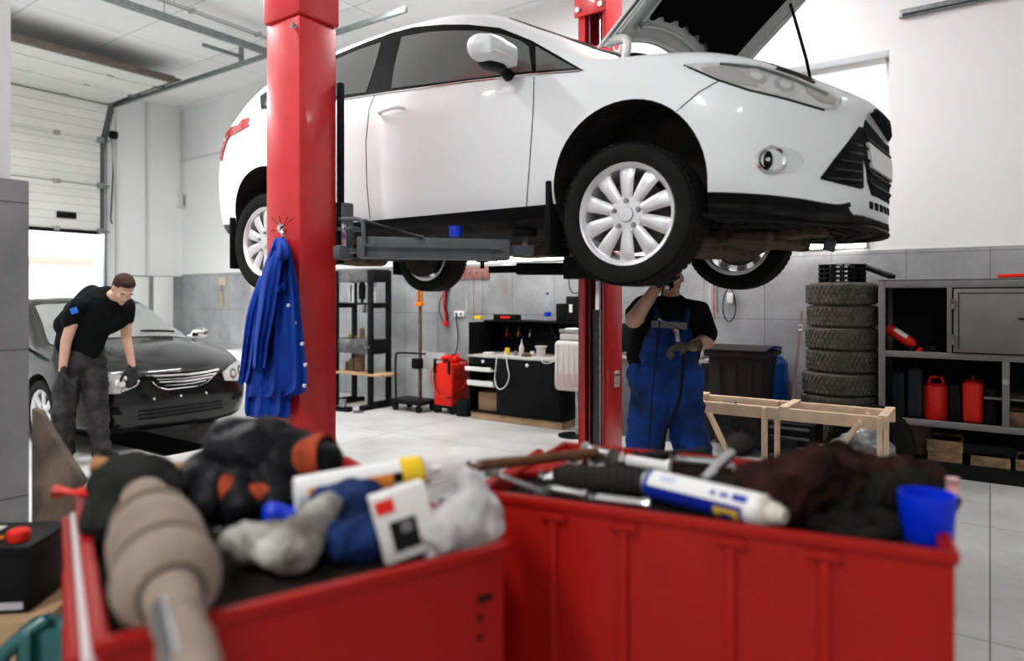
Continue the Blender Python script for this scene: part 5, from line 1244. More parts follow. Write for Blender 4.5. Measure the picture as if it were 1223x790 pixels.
# cables hanging on the wall between bin and car
for k, (px, y0, y1, mm, lb) in enumerate(((849, 330, 378, m_wht, 'white wire hanging left of the loop on the tiled wall'), (853, 330, 380, m_redp, 'red tipped wire hanging in the middle of the bunch on the tiled wall'), (857, 331, 374, m_greyp, 'grey wire hanging nearest the loop on the tiled wall'))):
    t_ = MB(); t_.tube(curve([PT(px, y0, 7.0), PT(px-.8, (y0+y1)/2, 7.0), PT(px, y1, 7.0)], 3), .005, 6)
    single(t_.build('hanging_wire', mm, None), lb, 'wire')
mb = MB().tube([PT(871+8.5*math.sin(a_)*(.6+.4*math.sin(a_/2)), 364-20*math.cos(a_), 7.0) for a_ in [2*PI*k/28 for k in range(28)]], .006, 6, closed=True)
single(mb.build('cable_loop', m_black, None), 'black cable loop hanging on the tiled wall above the waste bin', 'cable')
o = boxat('white_plug', 'white plug hanging inside the cable loop above the waste bin', 'plug', 868, 875, 350, 362, 6.98, .03, m_wht)
# ================================================================= right side
m_bin = mat('dark_bin_plastic', (.028, .022, .023), .5, var=.2)
q = toR(PT(880, 480, 6.22))
bn = at_room('waste_bin', 'dark brown wheeled waste bin with its lid shut against the grey tiles', 'bin', q.x-.02, 6.48)
mb = MB(); mb.box((0, 0, .50), (.50, .50, .82)); 
for v in mb.bm.verts:
    k = 1.0 if v.co.z > .5 else .80; v.co.x *= k; v.co.y *= k
mb.build('body', m_bin, bn, .02)
MB().box((0, 0, .93), (.56, .58, .05)).build('rim', m_bin, bn, .012)
MB().slab(lambda a, b: V(((a-.5)*.56, (b-.5)*.60, .965+.03*math.sin(PI*b))), 8, 8, .015).build('lid', m_bin, bn)
MB().tube(curve([(-.2, .33, .93), (-.2, .36, .96), (.2, .36, .96), (.2, .33, .93)], 4), .014, 8).build('handle', m_blue, bn)
for sx in (-.22, .22): MB().lathe([(0, -.02), (.09, -.02), (.10, 0), (.09, .02), (0, .02)], 24, Matrix.Translation((sx+.04*(1 if sx > 0 else -1), .20, .10)) @ Matrix.Rotation(PI/2, 4, 'Y')).build('wheel', m_blackm, bn)
for sx in (-.14, 0, .14): MB().box((sx, -.252, .6), (.02, .012, .5)).build('rib', m_bin, bn, .004)
q = toR(PT(909, 477, 6.62)); zb = toR(PT(909, 427, 6.62)).z
bbx = at_room('blue_barrel', 'blue plastic barrel standing at the right of the dark waste bin', 'barrel', q.x+.0, 6.82)
MB().lathe([(0, 0), (.17, 0), (.20, .04), (.20, .36), (.21, .38), (.20, .40), (.20, .62), (.21, .64), (.20, .66), (.19, zb-.06), (.14, zb), (0, zb)], 32).build('barrel_body', mat('blue_barrel_plastic', (.005, .09, .45), .35), bbx)
MB().lathe([(0, zb), (.03, zb), (.03, zb+.02), (0, zb+.02)], 16, Matrix.Translation((.07, 0, 0))).build('bung', m_black, bbx)
# tyre stack
q = toR(PT(1012, 350, 6.66)); ts, tt = q.x-.02, 6.64
m_dust = mat('dusty_tyre', (.115, .105, .088), .9, var=.45, vs=16, bump=.25, bs=60)
def tyre_mesh(r, w, nblk=44, seed=0):
    rd = random.Random(seed); mb = MB(); ri = r*.62; h = w/2
    prof = [(ri, -h*.75), (ri*1.06, -h*.95), (r*.80, -h*1.0), (r*.92, -h*.95), (r*.975, -h*.78), (r*.975, h*.78), (r*.92, h*.95), (r*.80, h*1.0), (ri*1.06, h*.95), (ri, h*.75), (ri*.99, h*.5), (ri*.99, -h*.5), (ri, -h*.75)]
    mb.lathe(prof, 56)
    for k in range(nblk):
        a = 2*PI*k/nblk
        for j, z in enumerate((-.62, -.22, .22, .62)):
            aa = a+(.5 if j % 2 else 0)*2*PI/nblk
            Q = Matrix.Rotation(aa, 3, 'Z') @ Matrix.Rotation(.45*(1 if z < 0 else -1), 3, 'X')
            mb.box((r*.98*math.cos(aa), r*.98*math.sin(aa), z*h), (r*.05, 2*PI*r/nblk*.62, h*.34), Q)
    return mb.mesh()
stack = ((.318, .200), (.316, .200), (.310, .195), (.306, .195), (.290, .195), (.293, .195), (.287, .190), (.290, .195))
lab = ('bottom tyre of the stack beside the grey cabinet', 'second tyre from the bottom of the stack', 'third tyre from the bottom, black and level with the pine frame', 'fourth tyre from the bottom, wider than those above', 'fifth tyre from the bottom of the stack beside the cabinet', 'sixth tyre from the bottom, two below the topmost', 'second tyre from the top of the stack', 'topmost dusty tyre under the black rings')
cs0 = -.765; z = 0; offs = ((-.07, -.02), (-.065, 0), (-.06, .0), (-.055, 0), (-.04, .0), (-.04, 0), (-.03, 0), (-.035, -.01))
for (r, w), lb, of in zip(stack, lab, offs):
    o = link(tyre_mesh(r, w, seed=int(z*100)), 'tyre', m_dust, None, True, .5); o.location = R(cs0-.02-r*1.015, tt+of[1], z+w/2); o.rotation_euler = (0, 0, z*3); tag(o, lb, 'tyre', 'stacked tyres'); z += w+.0015
for k in range(4):
    rg = at_room('wheel_spacer', ('lowest black slotted ring on top of the tyre stack', 'second black slotted ring above the tyres', 'third black slotted ring above the tyres', 'topmost black slotted ring on the tyre stack')[k], 'ring', ts+.0-.02, tt, z+k*.040)
    MB().lathe([(.13, 0), (.195, 0), (.195, .008), (.13, .008), (.13, 0)], 36).build('flange', m_black, rg)
    for j in range(14):
        a_ = 2*PI*j/14; MB().box((.165*math.cos(a_), .165*math.sin(a_), .022), (.05, .016, .03), Matrix.Rotation(a_, 3, 'Z')).build('rib', m_black, rg)
    MB().lathe([(.13, .034), (.195, .034), (.195, .040), (.13, .040), (.13, .034)], 36).build('flange', m_black, rg)
o = MB().bar(PT(1030, 318, 6.75), PT(1066, 331, 6.55), .07, .035).build('dark_strip', m_black, None, .004); single(o, 'dark strip leaning from the black rings onto the grey cabinet', 'strip')
# grey steel cabinet
m_cab = mat('cabinet_grey_paint', (.165, .155, .155), .5, var=.12, vs=6)
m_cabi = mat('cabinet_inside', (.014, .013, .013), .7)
cs0, cs1, cbt, cbd, chh = -.765, 1.75, 6.43, .60, 1.585
cb = at_room('steel_cabinet', 'long grey steel cabinet with open bays and a hinged door, at the right', 'cabinet', cs0, cbt)
cw = cs1-cs0; zm, zl = .985, .435
def sx_(px, t=cbt): return toR(PT(px, 400, t)).x-cs0
fr_ = MB(); bx(0, .05, 0, .05, 0, chh, fr_); bx(cw-.05, cw, 0, .05, 0, chh, fr_); bx(.05, cw-.05, 0, .04, chh-.06, chh, fr_); bx(.05, cw-.05, 0, .04, zm-.03, zm+.02, fr_); bx(.05, cw-.05, 0, .04, zl-.03, zl+.02, fr_)
bx(sx_(1131), sx_(1137), 0, .04, zm+.02, chh-.06, fr_); bx(sx_(1197), sx_(1206), 0, .04, zl+.02, zm-.03, fr_); bx(0, .05, cbd-.05, cbd, 0, chh, fr_); bx(cw-.05, cw, cbd-.05, cbd, 0, chh, fr_)
fr_.build('frame', m_cab, cb, .004)
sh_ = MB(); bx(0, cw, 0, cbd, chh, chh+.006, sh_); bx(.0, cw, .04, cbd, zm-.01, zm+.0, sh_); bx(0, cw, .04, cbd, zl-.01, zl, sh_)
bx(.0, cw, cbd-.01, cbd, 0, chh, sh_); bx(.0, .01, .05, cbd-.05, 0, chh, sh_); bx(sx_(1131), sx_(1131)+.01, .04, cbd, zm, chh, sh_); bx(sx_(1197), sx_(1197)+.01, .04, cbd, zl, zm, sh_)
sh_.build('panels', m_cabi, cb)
dx0, dx1 = sx_(1139), sx_(1139)+.62
dr_ = bx(dx0, dx1, -.012, .006, zm+.03, chh-.07).build('door', m_cab, cb, .004)
for z_ in (zm+.13, chh-.19):
    MB().cyl((dx0-.006, -.016, z_-.04), (dx0-.006, -.016, z_+.04), .011).build('hinge', m_cab, dr_)
MB().box((dx0+.44, -.016, zm+.30), (.055, .010, .014)).build('latch_slot', m_dark, dr_, .002)
mb = MB(); bx(dx0+.03, dx1-.03, -.015, -.011, chh-.105, chh-.10, mb); bx(dx0+.03, dx0+.035, -.015, -.011, zm+.06, chh-.10, mb); mb.build('door_crease', m_dark, dr_)
MB().cyl((sx_(1201), -.01, .80), (sx_(1201), .0, .80), .02).build('lock', m_wsteel, cb)
MB().box((sx_(1223)+.1, .3, .66), (.7, .5, .012)).build('small_shelf', m_cab, cb)
# things in and on the cabinet
ex = at_room('fire_extinguisher', 'red fire extinguisher lying tilted in the upper left bay of the grey cabinet', 'fire extinguisher', cs0+.20, 6.60, zm+.005)
Q = Matrix.Translation((-.05, 0, .125)) @ Matrix.Rotation(math.radians(125), 4, 'Y') @ Matrix.Scale(.80, 4)
MB().lathe([(0, -.02), (.045, -.015), (.055, 0), (.055, .24), (.04, .28), (.02, .30), (0, .30)], 28, Q @ Matrix.Translation((0, 0, -.14))).build('cylinder', m_redp, ex)
MB().lathe([(.0562, .05), (.0565, .05), (.0565, .19), (.0562, .19)], 10, Q @ Matrix.Translation((0, 0, -.14)), PI*.9, PI*1.4).build('label_print', m_wht, ex)
MB().box(Q @ V((0, 0, .19)), (.03, .05, .03)).build('valve', m_black, ex, .006)
for i, (px, r, h, mm, lb) in enumerate(((1087, .035, .05, m_black, 'small black tin with pale ring beside the fire extinguisher'), (1098, .03, .045, m_redp, 'small red tin in the upper bay of the cabinet'), (1115, .05, .06, m_black, 'dark lump of cloth at the back of the upper cabinet bay'))):
    p = toR(PT(px, 414, 6.6)); o = MB().lathe([(0, 0), (r, 0), (r*1.05, h*.5), (r*.8, h), (0, h)], 16).build('tin', mm, None); o.location = R(p.x, 6.6, zm+.001); tag(o, lb, 'tin')
def case(px0, px1, py0, label, m, t=6.55, dp=.34, name='tool_case', tilt=0, z=None):
    z = zl+.001 if z is None else z
    a, b = toR(PT(px0, 500, t)), toR(PT(px1, py0, t)); w = b.x-a.x; h = b.z-z
    c_ = at_room(name, label, 'case', (a.x+b.x)/2, t, z); Q = Matrix.Rotation(tilt, 3, 'Y')
    MB().box((0, dp/2, h/2), (w, dp, h)).bevel(min(w*.28, .035), 4).build('shell', m, c_)
    for k in (-.28, 0, .28): MB().box((k*w, -.002, h/2), (w*.09, .014, h*.82)).build('rib', m, c_, .004)
    MB().tube(curve([(0, dp*.3, h), (0, dp*.35, h+.025), (0, dp*.65, h+.025), (0, dp*.7, h)], 4), .009, 8).build('handle', m, c_)
    return c_
m_case = mat('dark_grey_case', (.022, .027, .032), .55); m_case2 = mat('black_case_plastic', (.010, .010, .011), .5)
case(1064, 1080, 446, 'shorter dark grey case standing at the far left in the lower cabinet bay', m_case)
case(1083, 1101, 441, 'taller dark grey case standing left of the red canister in the cabinet', m_case)
case(1134, 1147, 460, 'black case between the red canister and the red case in the cabinet', m_case2)
case(1149, 1174, 458, 'upright red plastic case in the lower bay of the grey cabinet', m_redp)
case(1177, 1192, 464, 'black case at the right end of the lower cabinet bay', m_case2)
p0, p1 = toR(PT(1102, 500, 6.62)), toR(PT(1133, 462, 6.62)); w = (p1.x-p0.x)/2
rc_ = at_room('red_canister', 'red round canister with a handle on the lower shelf of the grey cabinet', 'canister', (p0.x+p1.x)/2, 6.66, zl+.001)
hh_ = p1.z-zl; MB().lathe([(0, 0), (w*.95, 0), (w, .01), (w, hh_-.02), (w*.9, hh_), (w*.3, hh_+.02), (0, hh_+.02)], 32).build('canister_body', m_redp, rc_)
MB().tube(curve([(-w*.6, 0, hh_), (-w*.4, 0, hh_+.06), (w*.4, 0, hh_+.06), (w*.6, 0, hh_)], 4), .01, 8).build('handle', m_redp, rc_)
MB().cyl((w*.15, 0, hh_+.01), (w*.3, 0, hh_+.10), .02).build('spout', m_black, rc_)
def crate(px0, px1, py0, py1, t, dp, label, z=0, m=None):
    a, b = toR(PT(px0, py1, t)), toR(PT(px1, py0, t)); w = b.x-a.x; h = b.z-max(a.z, 0) if z == 0 else b.z-z
    c_ = at_room('wooden_crate', label, 'crate', (a.x+b.x)/2, t, z); m = m or m_ply
    h = max(h, .08)
    MB().box((0, .008, h/2), (w, .016, h)).build('front_board', m, c_, .003); MB().box((0, dp-.008, h/2), (w, .016, h)).build('back_board', m, c_, .003)
    for s_ in (-1, 1): MB().box((s_*(w/2-.008), dp/2, h/2), (.016, dp-.034, h)).build('side_board', m, c_, .003)
    MB().box((0, dp/2, .01), (w-.034, dp-.034, .014)).build('bottom', m, c_)
    MB().box((0, dp/2, h*.5), (w-.05, dp-.05, h*.6)).build('contents', m_dark, c_, .01); return c_, h
m_crate = mat('old_crate_wood', (.46, .30, .17), .75, col2=(.12, .07, .035), vs=7)
ZC = .12
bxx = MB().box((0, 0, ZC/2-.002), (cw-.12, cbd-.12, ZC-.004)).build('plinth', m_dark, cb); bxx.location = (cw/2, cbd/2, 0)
c1, h1 = crate(1108, 1149, 553, 570, 6.50, .36, 'lower of the two stacked wooden crates under the grey cabinet', ZC, m_crate)
c2, h2 = crate(1107, 1150, 529, 552, 6.49, .36, 'upper of the two stacked wooden crates, open and full of parts', ZC+h1+.002, m_crate)
c3, h3 = crate(1159, 1207, 550, 570, 6.50, .36, 'wooden crate under the grey cabinet below the black case', ZC, m_crate)
c4, h4 = crate(1213, 1250, 553, 572, 6.50, .36, 'wooden crate at the right edge of the picture under the cabinet', ZC, m_crate)
c5, h5 = crate(1206, 1240, 495, 512, 6.55, .3, 'small wooden crate on the shelf at the right edge of the picture', zl+.001, m_crate)
p = toR(PT(1180, 540, 6.6)); o = MB().box((0, 0, .04), (.36, .30, .08)).build('flat_black_case', m_case2, None, .012); single(o, 'flat black case lying on the wooden crate under the grey cabinet', 'case', R(p.x, 6.69, ZC+h3+.002), RZ)
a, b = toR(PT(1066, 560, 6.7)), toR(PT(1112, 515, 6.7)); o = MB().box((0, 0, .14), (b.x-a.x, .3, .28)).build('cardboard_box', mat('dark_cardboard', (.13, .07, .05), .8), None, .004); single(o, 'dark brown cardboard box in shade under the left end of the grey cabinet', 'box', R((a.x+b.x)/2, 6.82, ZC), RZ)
o = MB().bar(R(.05, 6.6, chh+.03), R(1.4, 6.5, chh+.06), .05, .03).build('red_tube', m_redp, None, .008); single(o, 'long red bar lying on top of the grey cabinet', 'bar')
o = MB().bar(R(.25, 6.47, chh+.018), R(1.4, 6.46, chh+.05), .03, .02).build('white_strip', m_wht, None, .003); single(o, 'thin white strip lying on top of the grey cabinet in front of the red bar', 'strip')
# broom stick leaning on the tiles
a = PT(958, 372, 6.98); 
bq = toR(PT(930, 538, 5.95)); b = R(bq.x, 5.95+.25, 0.01)
br = thing('broom', 'wooden broom handle leaning against the grey tiles left of the tyre stack', 'broom', b, 0)
MB().tube([b, a], .013, 8).build('stick', mat('stick_wood', (.14, .07, .05), .6), br, inw=True); MB().tube([b+(a-b)*.86, b+(a-b)*.90], .014, 8).build('white_band', m_wht, br, inw=True)
MB().box(b+V((0, 0, .05)), (.22, .06, .10)).build('brush_head', m_black, br, .01, inw=True)
# pine frame (trestle) standing before the tyres
L0, L1 = R(-1.90, 5.36, 0), R(0.02, 5.36, 0)
tr = thing('pine_frame', 'pale pine timber frame standing in front of the tyres and the bin', 'timber frame', R(-.95, 5.25, 0), RZ)
zt = .615; wdp = .36
def TR(s, t, z): return V((s+.95, t-5.25, z))
sA, sB = -1.93, -.545
for t_ in (5.10, 5.10+wdp): MB().bar(TR(sA, t_, zt), TR(sB, t_, zt), .045, .085).build('rail', m_wood, tr, .004)
for s_ in (sA+.03, sB-.03, -1.2): MB().bar(TR(s_, 5.06, zt+.046), TR(s_, 5.14+wdp, zt+.046), .06, .022).build('cross_piece', m_wood, tr, .003)
for t_ in (5.10, 5.10+wdp):
    for s_ in (-1.33, sB-.05): MB().bar(TR(s_, t_-.03, zt+.04), TR(s_, t_-.03, 0), .07, .028, up=(1, 0, 0)).build('leg', m_wood, tr, .003)
    MB().bar(TR(sA+.02, t_-.03, zt), TR(sA+.30, t_-.03, .06), .028, .065, up=(0, 1, 0)).build('brace', m_wood, tr, .003)
    MB().bar(TR(sB-.16, t_-.045, zt+.01), TR(sB-.52, t_-.045, .08), .028, .07, up=(0, 1, 0)).build('brace', m_wood, tr, .003)
    MB().bar(TR(sA, t_, .05), TR(sB+.1, t_, .05), .045, .08).build('bottom_rail', m_wood, tr, .004)
o = MB().tube([TR(-1.62, 5.08, zt+.075)+R(-.95, 5.25, 0)*0, TR(-1.52, 5.02, zt+.07)], .012, 8); o = o.build('steel_pin', m_wsteel, None); single(o, 'short steel pin lying on the top rail of the pine frame', 'pin', R(-.95, 5.25, -.006), RZ)
# things behind the frame
pk = at_room('black_crate', 'black slatted plastic crate on the floor before the tyre stack', 'crate', toR(PT(975, 520, 5.95)).x-.16, 5.90)
MB().box((0, 0, .22), (.38, .34, .44)).build('crate_body', m_black, pk, .01)
for k in range(5): MB().box((0, -.176, .10+k*.075), (.30, .012, .02)).build('slat', m_greyp, pk, .002)
o = link(tyre_mesh(.30, .20, seed=5), 'tyre', m_tyre, None, True, .5); o.location = R(toR(PT(1026, 530, 5.85)).x+.06, 6.0, .30); o.rotation_euler = (PI/2, 0, RZ); tag(o, 'dark tyre standing upright on the floor behind the pine frame', 'tyre')
m_film = mat('crumpled_film', (.50, .51, .52), .18, col2=(.10, .10, .11), vs=5, coat=.6, bump=.6, bs=14)
pf = [PT(x, y, 5.55) for x, y in ((965, 545), (990, 533), (1010, 528), (1030, 515), (1045, 520), (1050, 545))]
blob('wrapped_parts', [('c', PT(960, 550, 5.66), PT(1000, 545, 5.68), .05, .09), ('c', PT(1000, 545, 5.68), PT(1030, 530, 5.7), .09, .11), ('c', PT(1030, 530, 5.7), PT(1048, 545, 5.7), .11, .12), ('c', PT(1030, 525, 5.68), PT(1044, 508, 5.68), .06, .04)], m_film, None, .015, 2, amp=.03, ns=9, amp2=.012, ns2=30)
tag(bpy.data.objects['wrapped_parts'], 'car parts wrapped in crumpled clear plastic film behind the pine frame', 'wrapped parts')
ps_ = curve([PT(x, y, 5.62) for x, y in ((846, 488), (856, 502), (872, 505), (884, 515), (900, 524), (925, 530), (950, 535))], 4)
mb = MB(); n_ = len(ps_)
def stripf(a, b):
    x = a*(n_-1); i = min(int(x), n_-2); return ps_[i].lerp(ps_[i+1], x-i)+V((0, 0, .09*(b-.5)))+LD*(.05*b)
o = mb.slab(stripf, 40, 3, .012).build('bumper_beam', m_black, None); tag(o, 'black slotted plastic strip drooping from the left end of the pine frame', 'car part')
mb = MB()
for k in range(9):
    c = stripf((k+1.5)/11, .5); mb.box(c-LD*.012, (.022, .006, .03), Matrix.Rotation(ANG, 3, 'Z'))
mb.build('slot', m_case, o)
for k, (x, y) in enumerate(((905, 541), (890, 546))):
    o = MB().box((0, 0, .02), (.30, .10, .04)).build('wood_offcut', m_wood, None, .003); q = toR(PT(x, y, 5.3)); single(o, ('pale wood offcut on the floor under the pine frame, the one nearer the tyres', 'pale wood offcut on the floor under the pine frame, the one nearer the mechanic')[k], 'offcut', R(q.x, 5.28+.0*k, .02*0+.001), RZ+.3+k*.5) if k == 0 else single(o, 'pale wood offcut on the floor under the pine frame, nearer the mechanic', 'offcut', R(q.x-.25, 5.3, .001), RZ-.4)
# ================================================================= near tool carts and what lies on them
m_redc = mat('red_cart_paint', (.34, .007, .004), .42, var=.10, vs=5, spec=.2, rvar=.05)
m_mat = mat('dark_rubber_mat', (.018, .014, .012), .85, var=.5, vs=9, bump=.2)
m_drawer = mat('white_drawer_face', (.62, .56, .56), .45)
def cart(name, label, A2, ang, L, D, H_, castor=True):
    c = thing(name, label, 'tool cart', (A2[0], A2[1], 0), ang); t = .014
    mb = MB(); bx(0, L, 0, t, .14, H_, mb); bx(0, L, D-t, D, .14, H_, mb); bx(0, t, t, D-t, .14, H_, mb); bx(L-t, L, t, D-t, .14, H_, mb); bx(0, L, 0, D, .13, .15, mb)
    mb.build('cabinet', m_redc, c, .004)
    mb = MB(); bx(-.006, L+.006, -.008, .012, H_-.022, H_, mb); bx(-.006, L+.006, D-.012, D+.008, H_-.022, H_, mb); bx(-.008, .012, .0, D, H_-.022, H_, mb); bx(L-.012, L+.008, 0, D, H_-.022, H_, mb)
    mb.build('rim', m_redc, c, .004)
    bx(.012, L-.012, .012, D-.012, H_-.05, H_-.03).build('top_mat', m_mat, c, .002)
    for x in (.08, L-.08):
        for y in (.08, D-.08):
            k = MB().lathe([(0, -.02), (.055, -.02), (.06, 0), (.055, .02), (0, .02)], 20, Matrix.Translation((x, y, .06)) @ Matrix.Rotation(PI/2, 4, 'X')).build('castor', m_blackm, c); MB().box((x, y, .11), (.05, .06, .05)).build('fork', m_wsteel, k, .004)
    return c
AR = math.radians(-24.6); LAW = math.radians(34.0)
rcart = cart('tool_cart', 'red tool cart on the right piled with tools, its long side ribbed', (-.076, 1.594), AR, .942, .575, 1.0)
for k in (.185, .345, .563, .733):
    r_ = bx(k-.010, k+.010, -.012, .002, .16, .955).build('side_rib', m_redc, rcart, .005); bx(k-.03, k+.03, -.014, .0, .955, .972).build('rib_cap', m_redc, r_, .003)
hd = MB().tube([(-.075, .02, .955), (-.075, .55, .955)], .022, 16).build('push_handle', m_redc, rcart)
MB().tube([(-.075, -.02, .955), (-.075, .03, .955)], .025, 16).build('end_cap', m_black, hd)
for y in (.10, .48): MB().tube([(-.075, y, .955), (.0, y, .93)], .012, 8).build('handle_bracket', m_redc, hd)
lcart = cart('tool_cart', 'red tool cart on the left with a dark mat and pale drawer fronts', (-.566, .934), LAW, .665, .85, .98)
for (x, z, w_, h_) in ((.62, .885, .030, .012), (.61, .850, .010, .010), (.61, .815, .010, .010)): bx(x-w_/2, x+w_/2, -.004, .002, z-h_/2, z+h_/2).build('slot', m_dark, lcart)
for k in range(6):
    z1 = .945-k*.125; f_ = bx(-.018, .0, .03, .82, z1-.105, z1).build('drawer', m_drawer if k % 2 == 0 or True else m_redc, lcart, .006); bx(-.034, -.018, .05, .80, z1-.022, z1-.004).build('drawer_pull', m_redc, f_, .004)
TL, TRr = .9505, .9705                                # mat heights
def G_(px, py, z): return PZ(px, py, z)
# axle boot (beige) lying towards the camera
ax0, ax1 = P(172, 583, 1.34), P(238, 812, .765); ax0.z = 1.060; ax1.z = 1.005
bt0 = thing('drive_shaft', 'dusty beige drive shaft with a bulging rubber boot lying across the left tool cart', 'drive shaft', (ax0+ax1)/2, 0)
m_boot = mat('dusty_beige_rubber', (.30, .235, .185), .75, col2=(.20, .15, .12), vs=7, bump=.15, bs=50)
Lx = (ax1-ax0).length; dd = (ax1-ax0).normalized(); xx, uu, _ = frame_of(dd)
Mx = Matrix.Translation(ax0) @ Matrix((xx, uu, dd)).transposed().to_4x4()
prof = [(0, 0), (.030, .0), (.042, .015), (.045, .05), (.050, .075), (.047, .085), (.062, .115), (.066, .13), (.061, .145), (.070, .17), (.074, .20), (.073, .25), (.068, .285), (.064, .295), (.071, .31), (.076, .335), (.071, .36), (.060, .372), (.040, .380), (.036, .40), (.034, .44)]
sc_ = Lx/.60
MB().lathe([(r, z_*sc_) for r, z_ in prof], 48, Mx).build('boot', m_boot, bt0, inw=True)
MB().lathe([(.034, .44*sc_), (.034, .455*sc_), (.030, .46*sc_), (.030, .50*sc_), (.034, .505*sc_), (.033, .56*sc_), (.026, .60*sc_), (0, .60*sc_)], 40, Mx).build('shaft', m_boot, bt0, inw=True)
MB().lathe([(.0335, .425*sc_), (.0345, .425*sc_), (.0345, .56*sc_), (.0335, .56*sc_)], 8, Mx, PI*.12, PI*.36).build('highlight_strip', m_chrome, bt0, inw=True)  # highlight along the shaft, made as a chrome strip
for z_, r_ in ((.145, .0625), (.295, .066), (.382, .042)): MB().lathe([(r_, z_*sc_-.006), (r_+.004, z_*sc_-.006), (r_+.004, z_*sc_+.004), (r_, z_*sc_+.004)], 48, Mx).build('clamp_band', mat('brown_band', (.13, .09, .065), .7), bt0, inw=True)
m_leath = mat('black_leather', (.006, .006, .008), .42, bump=.5, bs=40)
m_leath2 = mat('black_worn_cloth', (.007, .008, .007), .75, col2=(.02, .02, .018), vs=12, bump=.4, bs=70)
m_oran = mat('orange_lining', (.38, .055, .015), .8, var=.45, vs=30, bump=.4, bs=90)
Z0 = .955
def X(px, py, Y, z=None):
    p = P(px, py, Y)
    if z is not None: p.z = z
    return p
o = blob('work_glove', [('c', P(132, 580, 1.46), P(180, 568, 1.48), .042, .046), ('c', P(180, 570, 1.48), P(200, 590, 1.46), .038, .034), ('c', P(125, 590, 1.42), P(112, 630, 1.36), .030, .022), ('c', P(140, 595, 1.42), P(128, 628, 1.36), .026, .021), ('c', P(162, 590, 1.44), P(160, 618, 1.40), .030, .026), ('e', P(158, 562, 1.49), (.058, .05, .036)), ('e', X(160, 600, 1.46, .995), (.075, .05, .04))], m_leath2, None, .007, 4, amp=.008, ns=14)
tag(o, 'dark cloth glove humped at the back left of the left tool cart', 'glove')
o = blob('leather_glove', [('e', P(300, 545, 1.60), (.11, .08, .075)), ('c', P(250, 560, 1.58), P(225, 585, 1.52), .045, .035), ('c', P(262, 568, 1.55), P(248, 602, 1.48), .040, .032), ('c', P(290, 575, 1.54), P(290, 608, 1.47), .042, .034), ('c', P(320, 575, 1.54), P(330, 600, 1.48), .040, .032), ('c', P(280, 530, 1.62), P(325, 528, 1.62), .055, .050), ('c', P(340, 550, 1.60), P(375, 555, 1.60), .070, .062), ('e', X(300, 590, 1.56, 1.0), (.13, .07, .05))], m_leath, None, .007, 4, amp=.012, ns=12)
tag(o, 'crumpled black leather glove with folded fingers in the middle of the left tool cart', 'glove')
c0_, c1_ = P(352, 553, 1.60), P(392, 548, 1.58); dd2 = (c1_-c0_).normalized(); x2, u2, _ = frame_of(dd2); Mc = Matrix.Translation(c0_) @ Matrix((x2, u2, dd2)).transposed().to_4x4()
LL_ = (c1_-c0_).length
cuff = MB().lathe([(.040, -.02), (.056, 0), (.060, LL_*.6), (.058, LL_), (.052, LL_), (.050, LL_*.4), (.03, 0)], 32, Mc).build('glove_cuff', m_oran, o, inw=True)
MB().lathe([(.048, LL_*.5), (.054, LL_*.985), (.050, LL_*.98), (0, LL_*.3)], 32, Mc).build('cuff_inside', m_leath, cuff, inw=True)
blob('lining', [('c', P(268, 578, 1.52), P(285, 600, 1.46), .03, .022), ('c', P(300, 588, 1.5), P(325, 592, 1.48), .02, .018)], m_oran, o, .007, 3, amp=.006, ns=20)
o = MB().tube([X(112, 556, 1.60), X(222, 560, 1.63)], [.022, .018], 14).build('wooden_mallet', mat('tool_handle_wood', (.40, .17, .05), .6, var=.3), None); tag(o, 'brown wooden mallet stick poking out behind the dark gloves on the left cart', 'mallet')
a = PZ(66, 588, Z0+.045); o = MB().tube([a, a+V((.10, .0, .0))], [.016, .026], 16).build('red_screwdriver', m_redp, None); 
o.location = (0, 0, 0); tag(o, 'red plastic screwdriver at the back left corner of the left tool cart', 'screwdriver')
# white and yellow spray can
s0, s1 = P(352, 592, 1.40), P(482, 568, 1.50); d3 = (s1-s0); L3 = d3.length; d3.normalize(); x3, u3, _ = frame_of(d3); M3 = Matrix.Translation(s0) @ Matrix((x3, u3, d3)).transposed().to_4x4()
sc1 = thing('spray_can', 'white spray can with a yellow band and orange print on the left cart', 'spray can', (s0+s1)/2, 0)
MB().lathe([(0, 0), (.034, 0), (.037, .004), (.037, L3)], 36, M3).build('can_body', m_wht, sc1, inw=True)
MB().lathe([(.0375, L3-.012), (.038, L3-.01), (.038, L3+.035), (.034, L3+.040), (0, L3+.04)], 36, M3).build('yellow_band', mat('can_yellow', (.80, .52, .01), .35), sc1, inw=True)
MB().lathe([(.036, L3+.04), (.028, L3+.055), (.012, L3+.060), (.010, L3+.085), (0, L3+.085)], 28, M3).build('nozzle', m_wht, sc1, inw=True)
MB().lathe([(.0374, L3*.38), (.0378, L3*.38), (.0378, L3*.95), (.0374, L3*.95)], 10, M3, -PI*.02, PI*.16).build('print_band', m_black, sc1, inw=True)
for k, (z0_, z1_) in enumerate(((.10, .34), (.62, .86))): MB().lathe([(.0374, L3*z0_), (.0379, L3*z0_), (.0379, L3*z1_), (.0374, L3*z1_)], 8, M3, -PI*.12, PI*.16).build('orange_print', mat('can_orange', (.70, .22, .03), .4), sc1, inw=True)
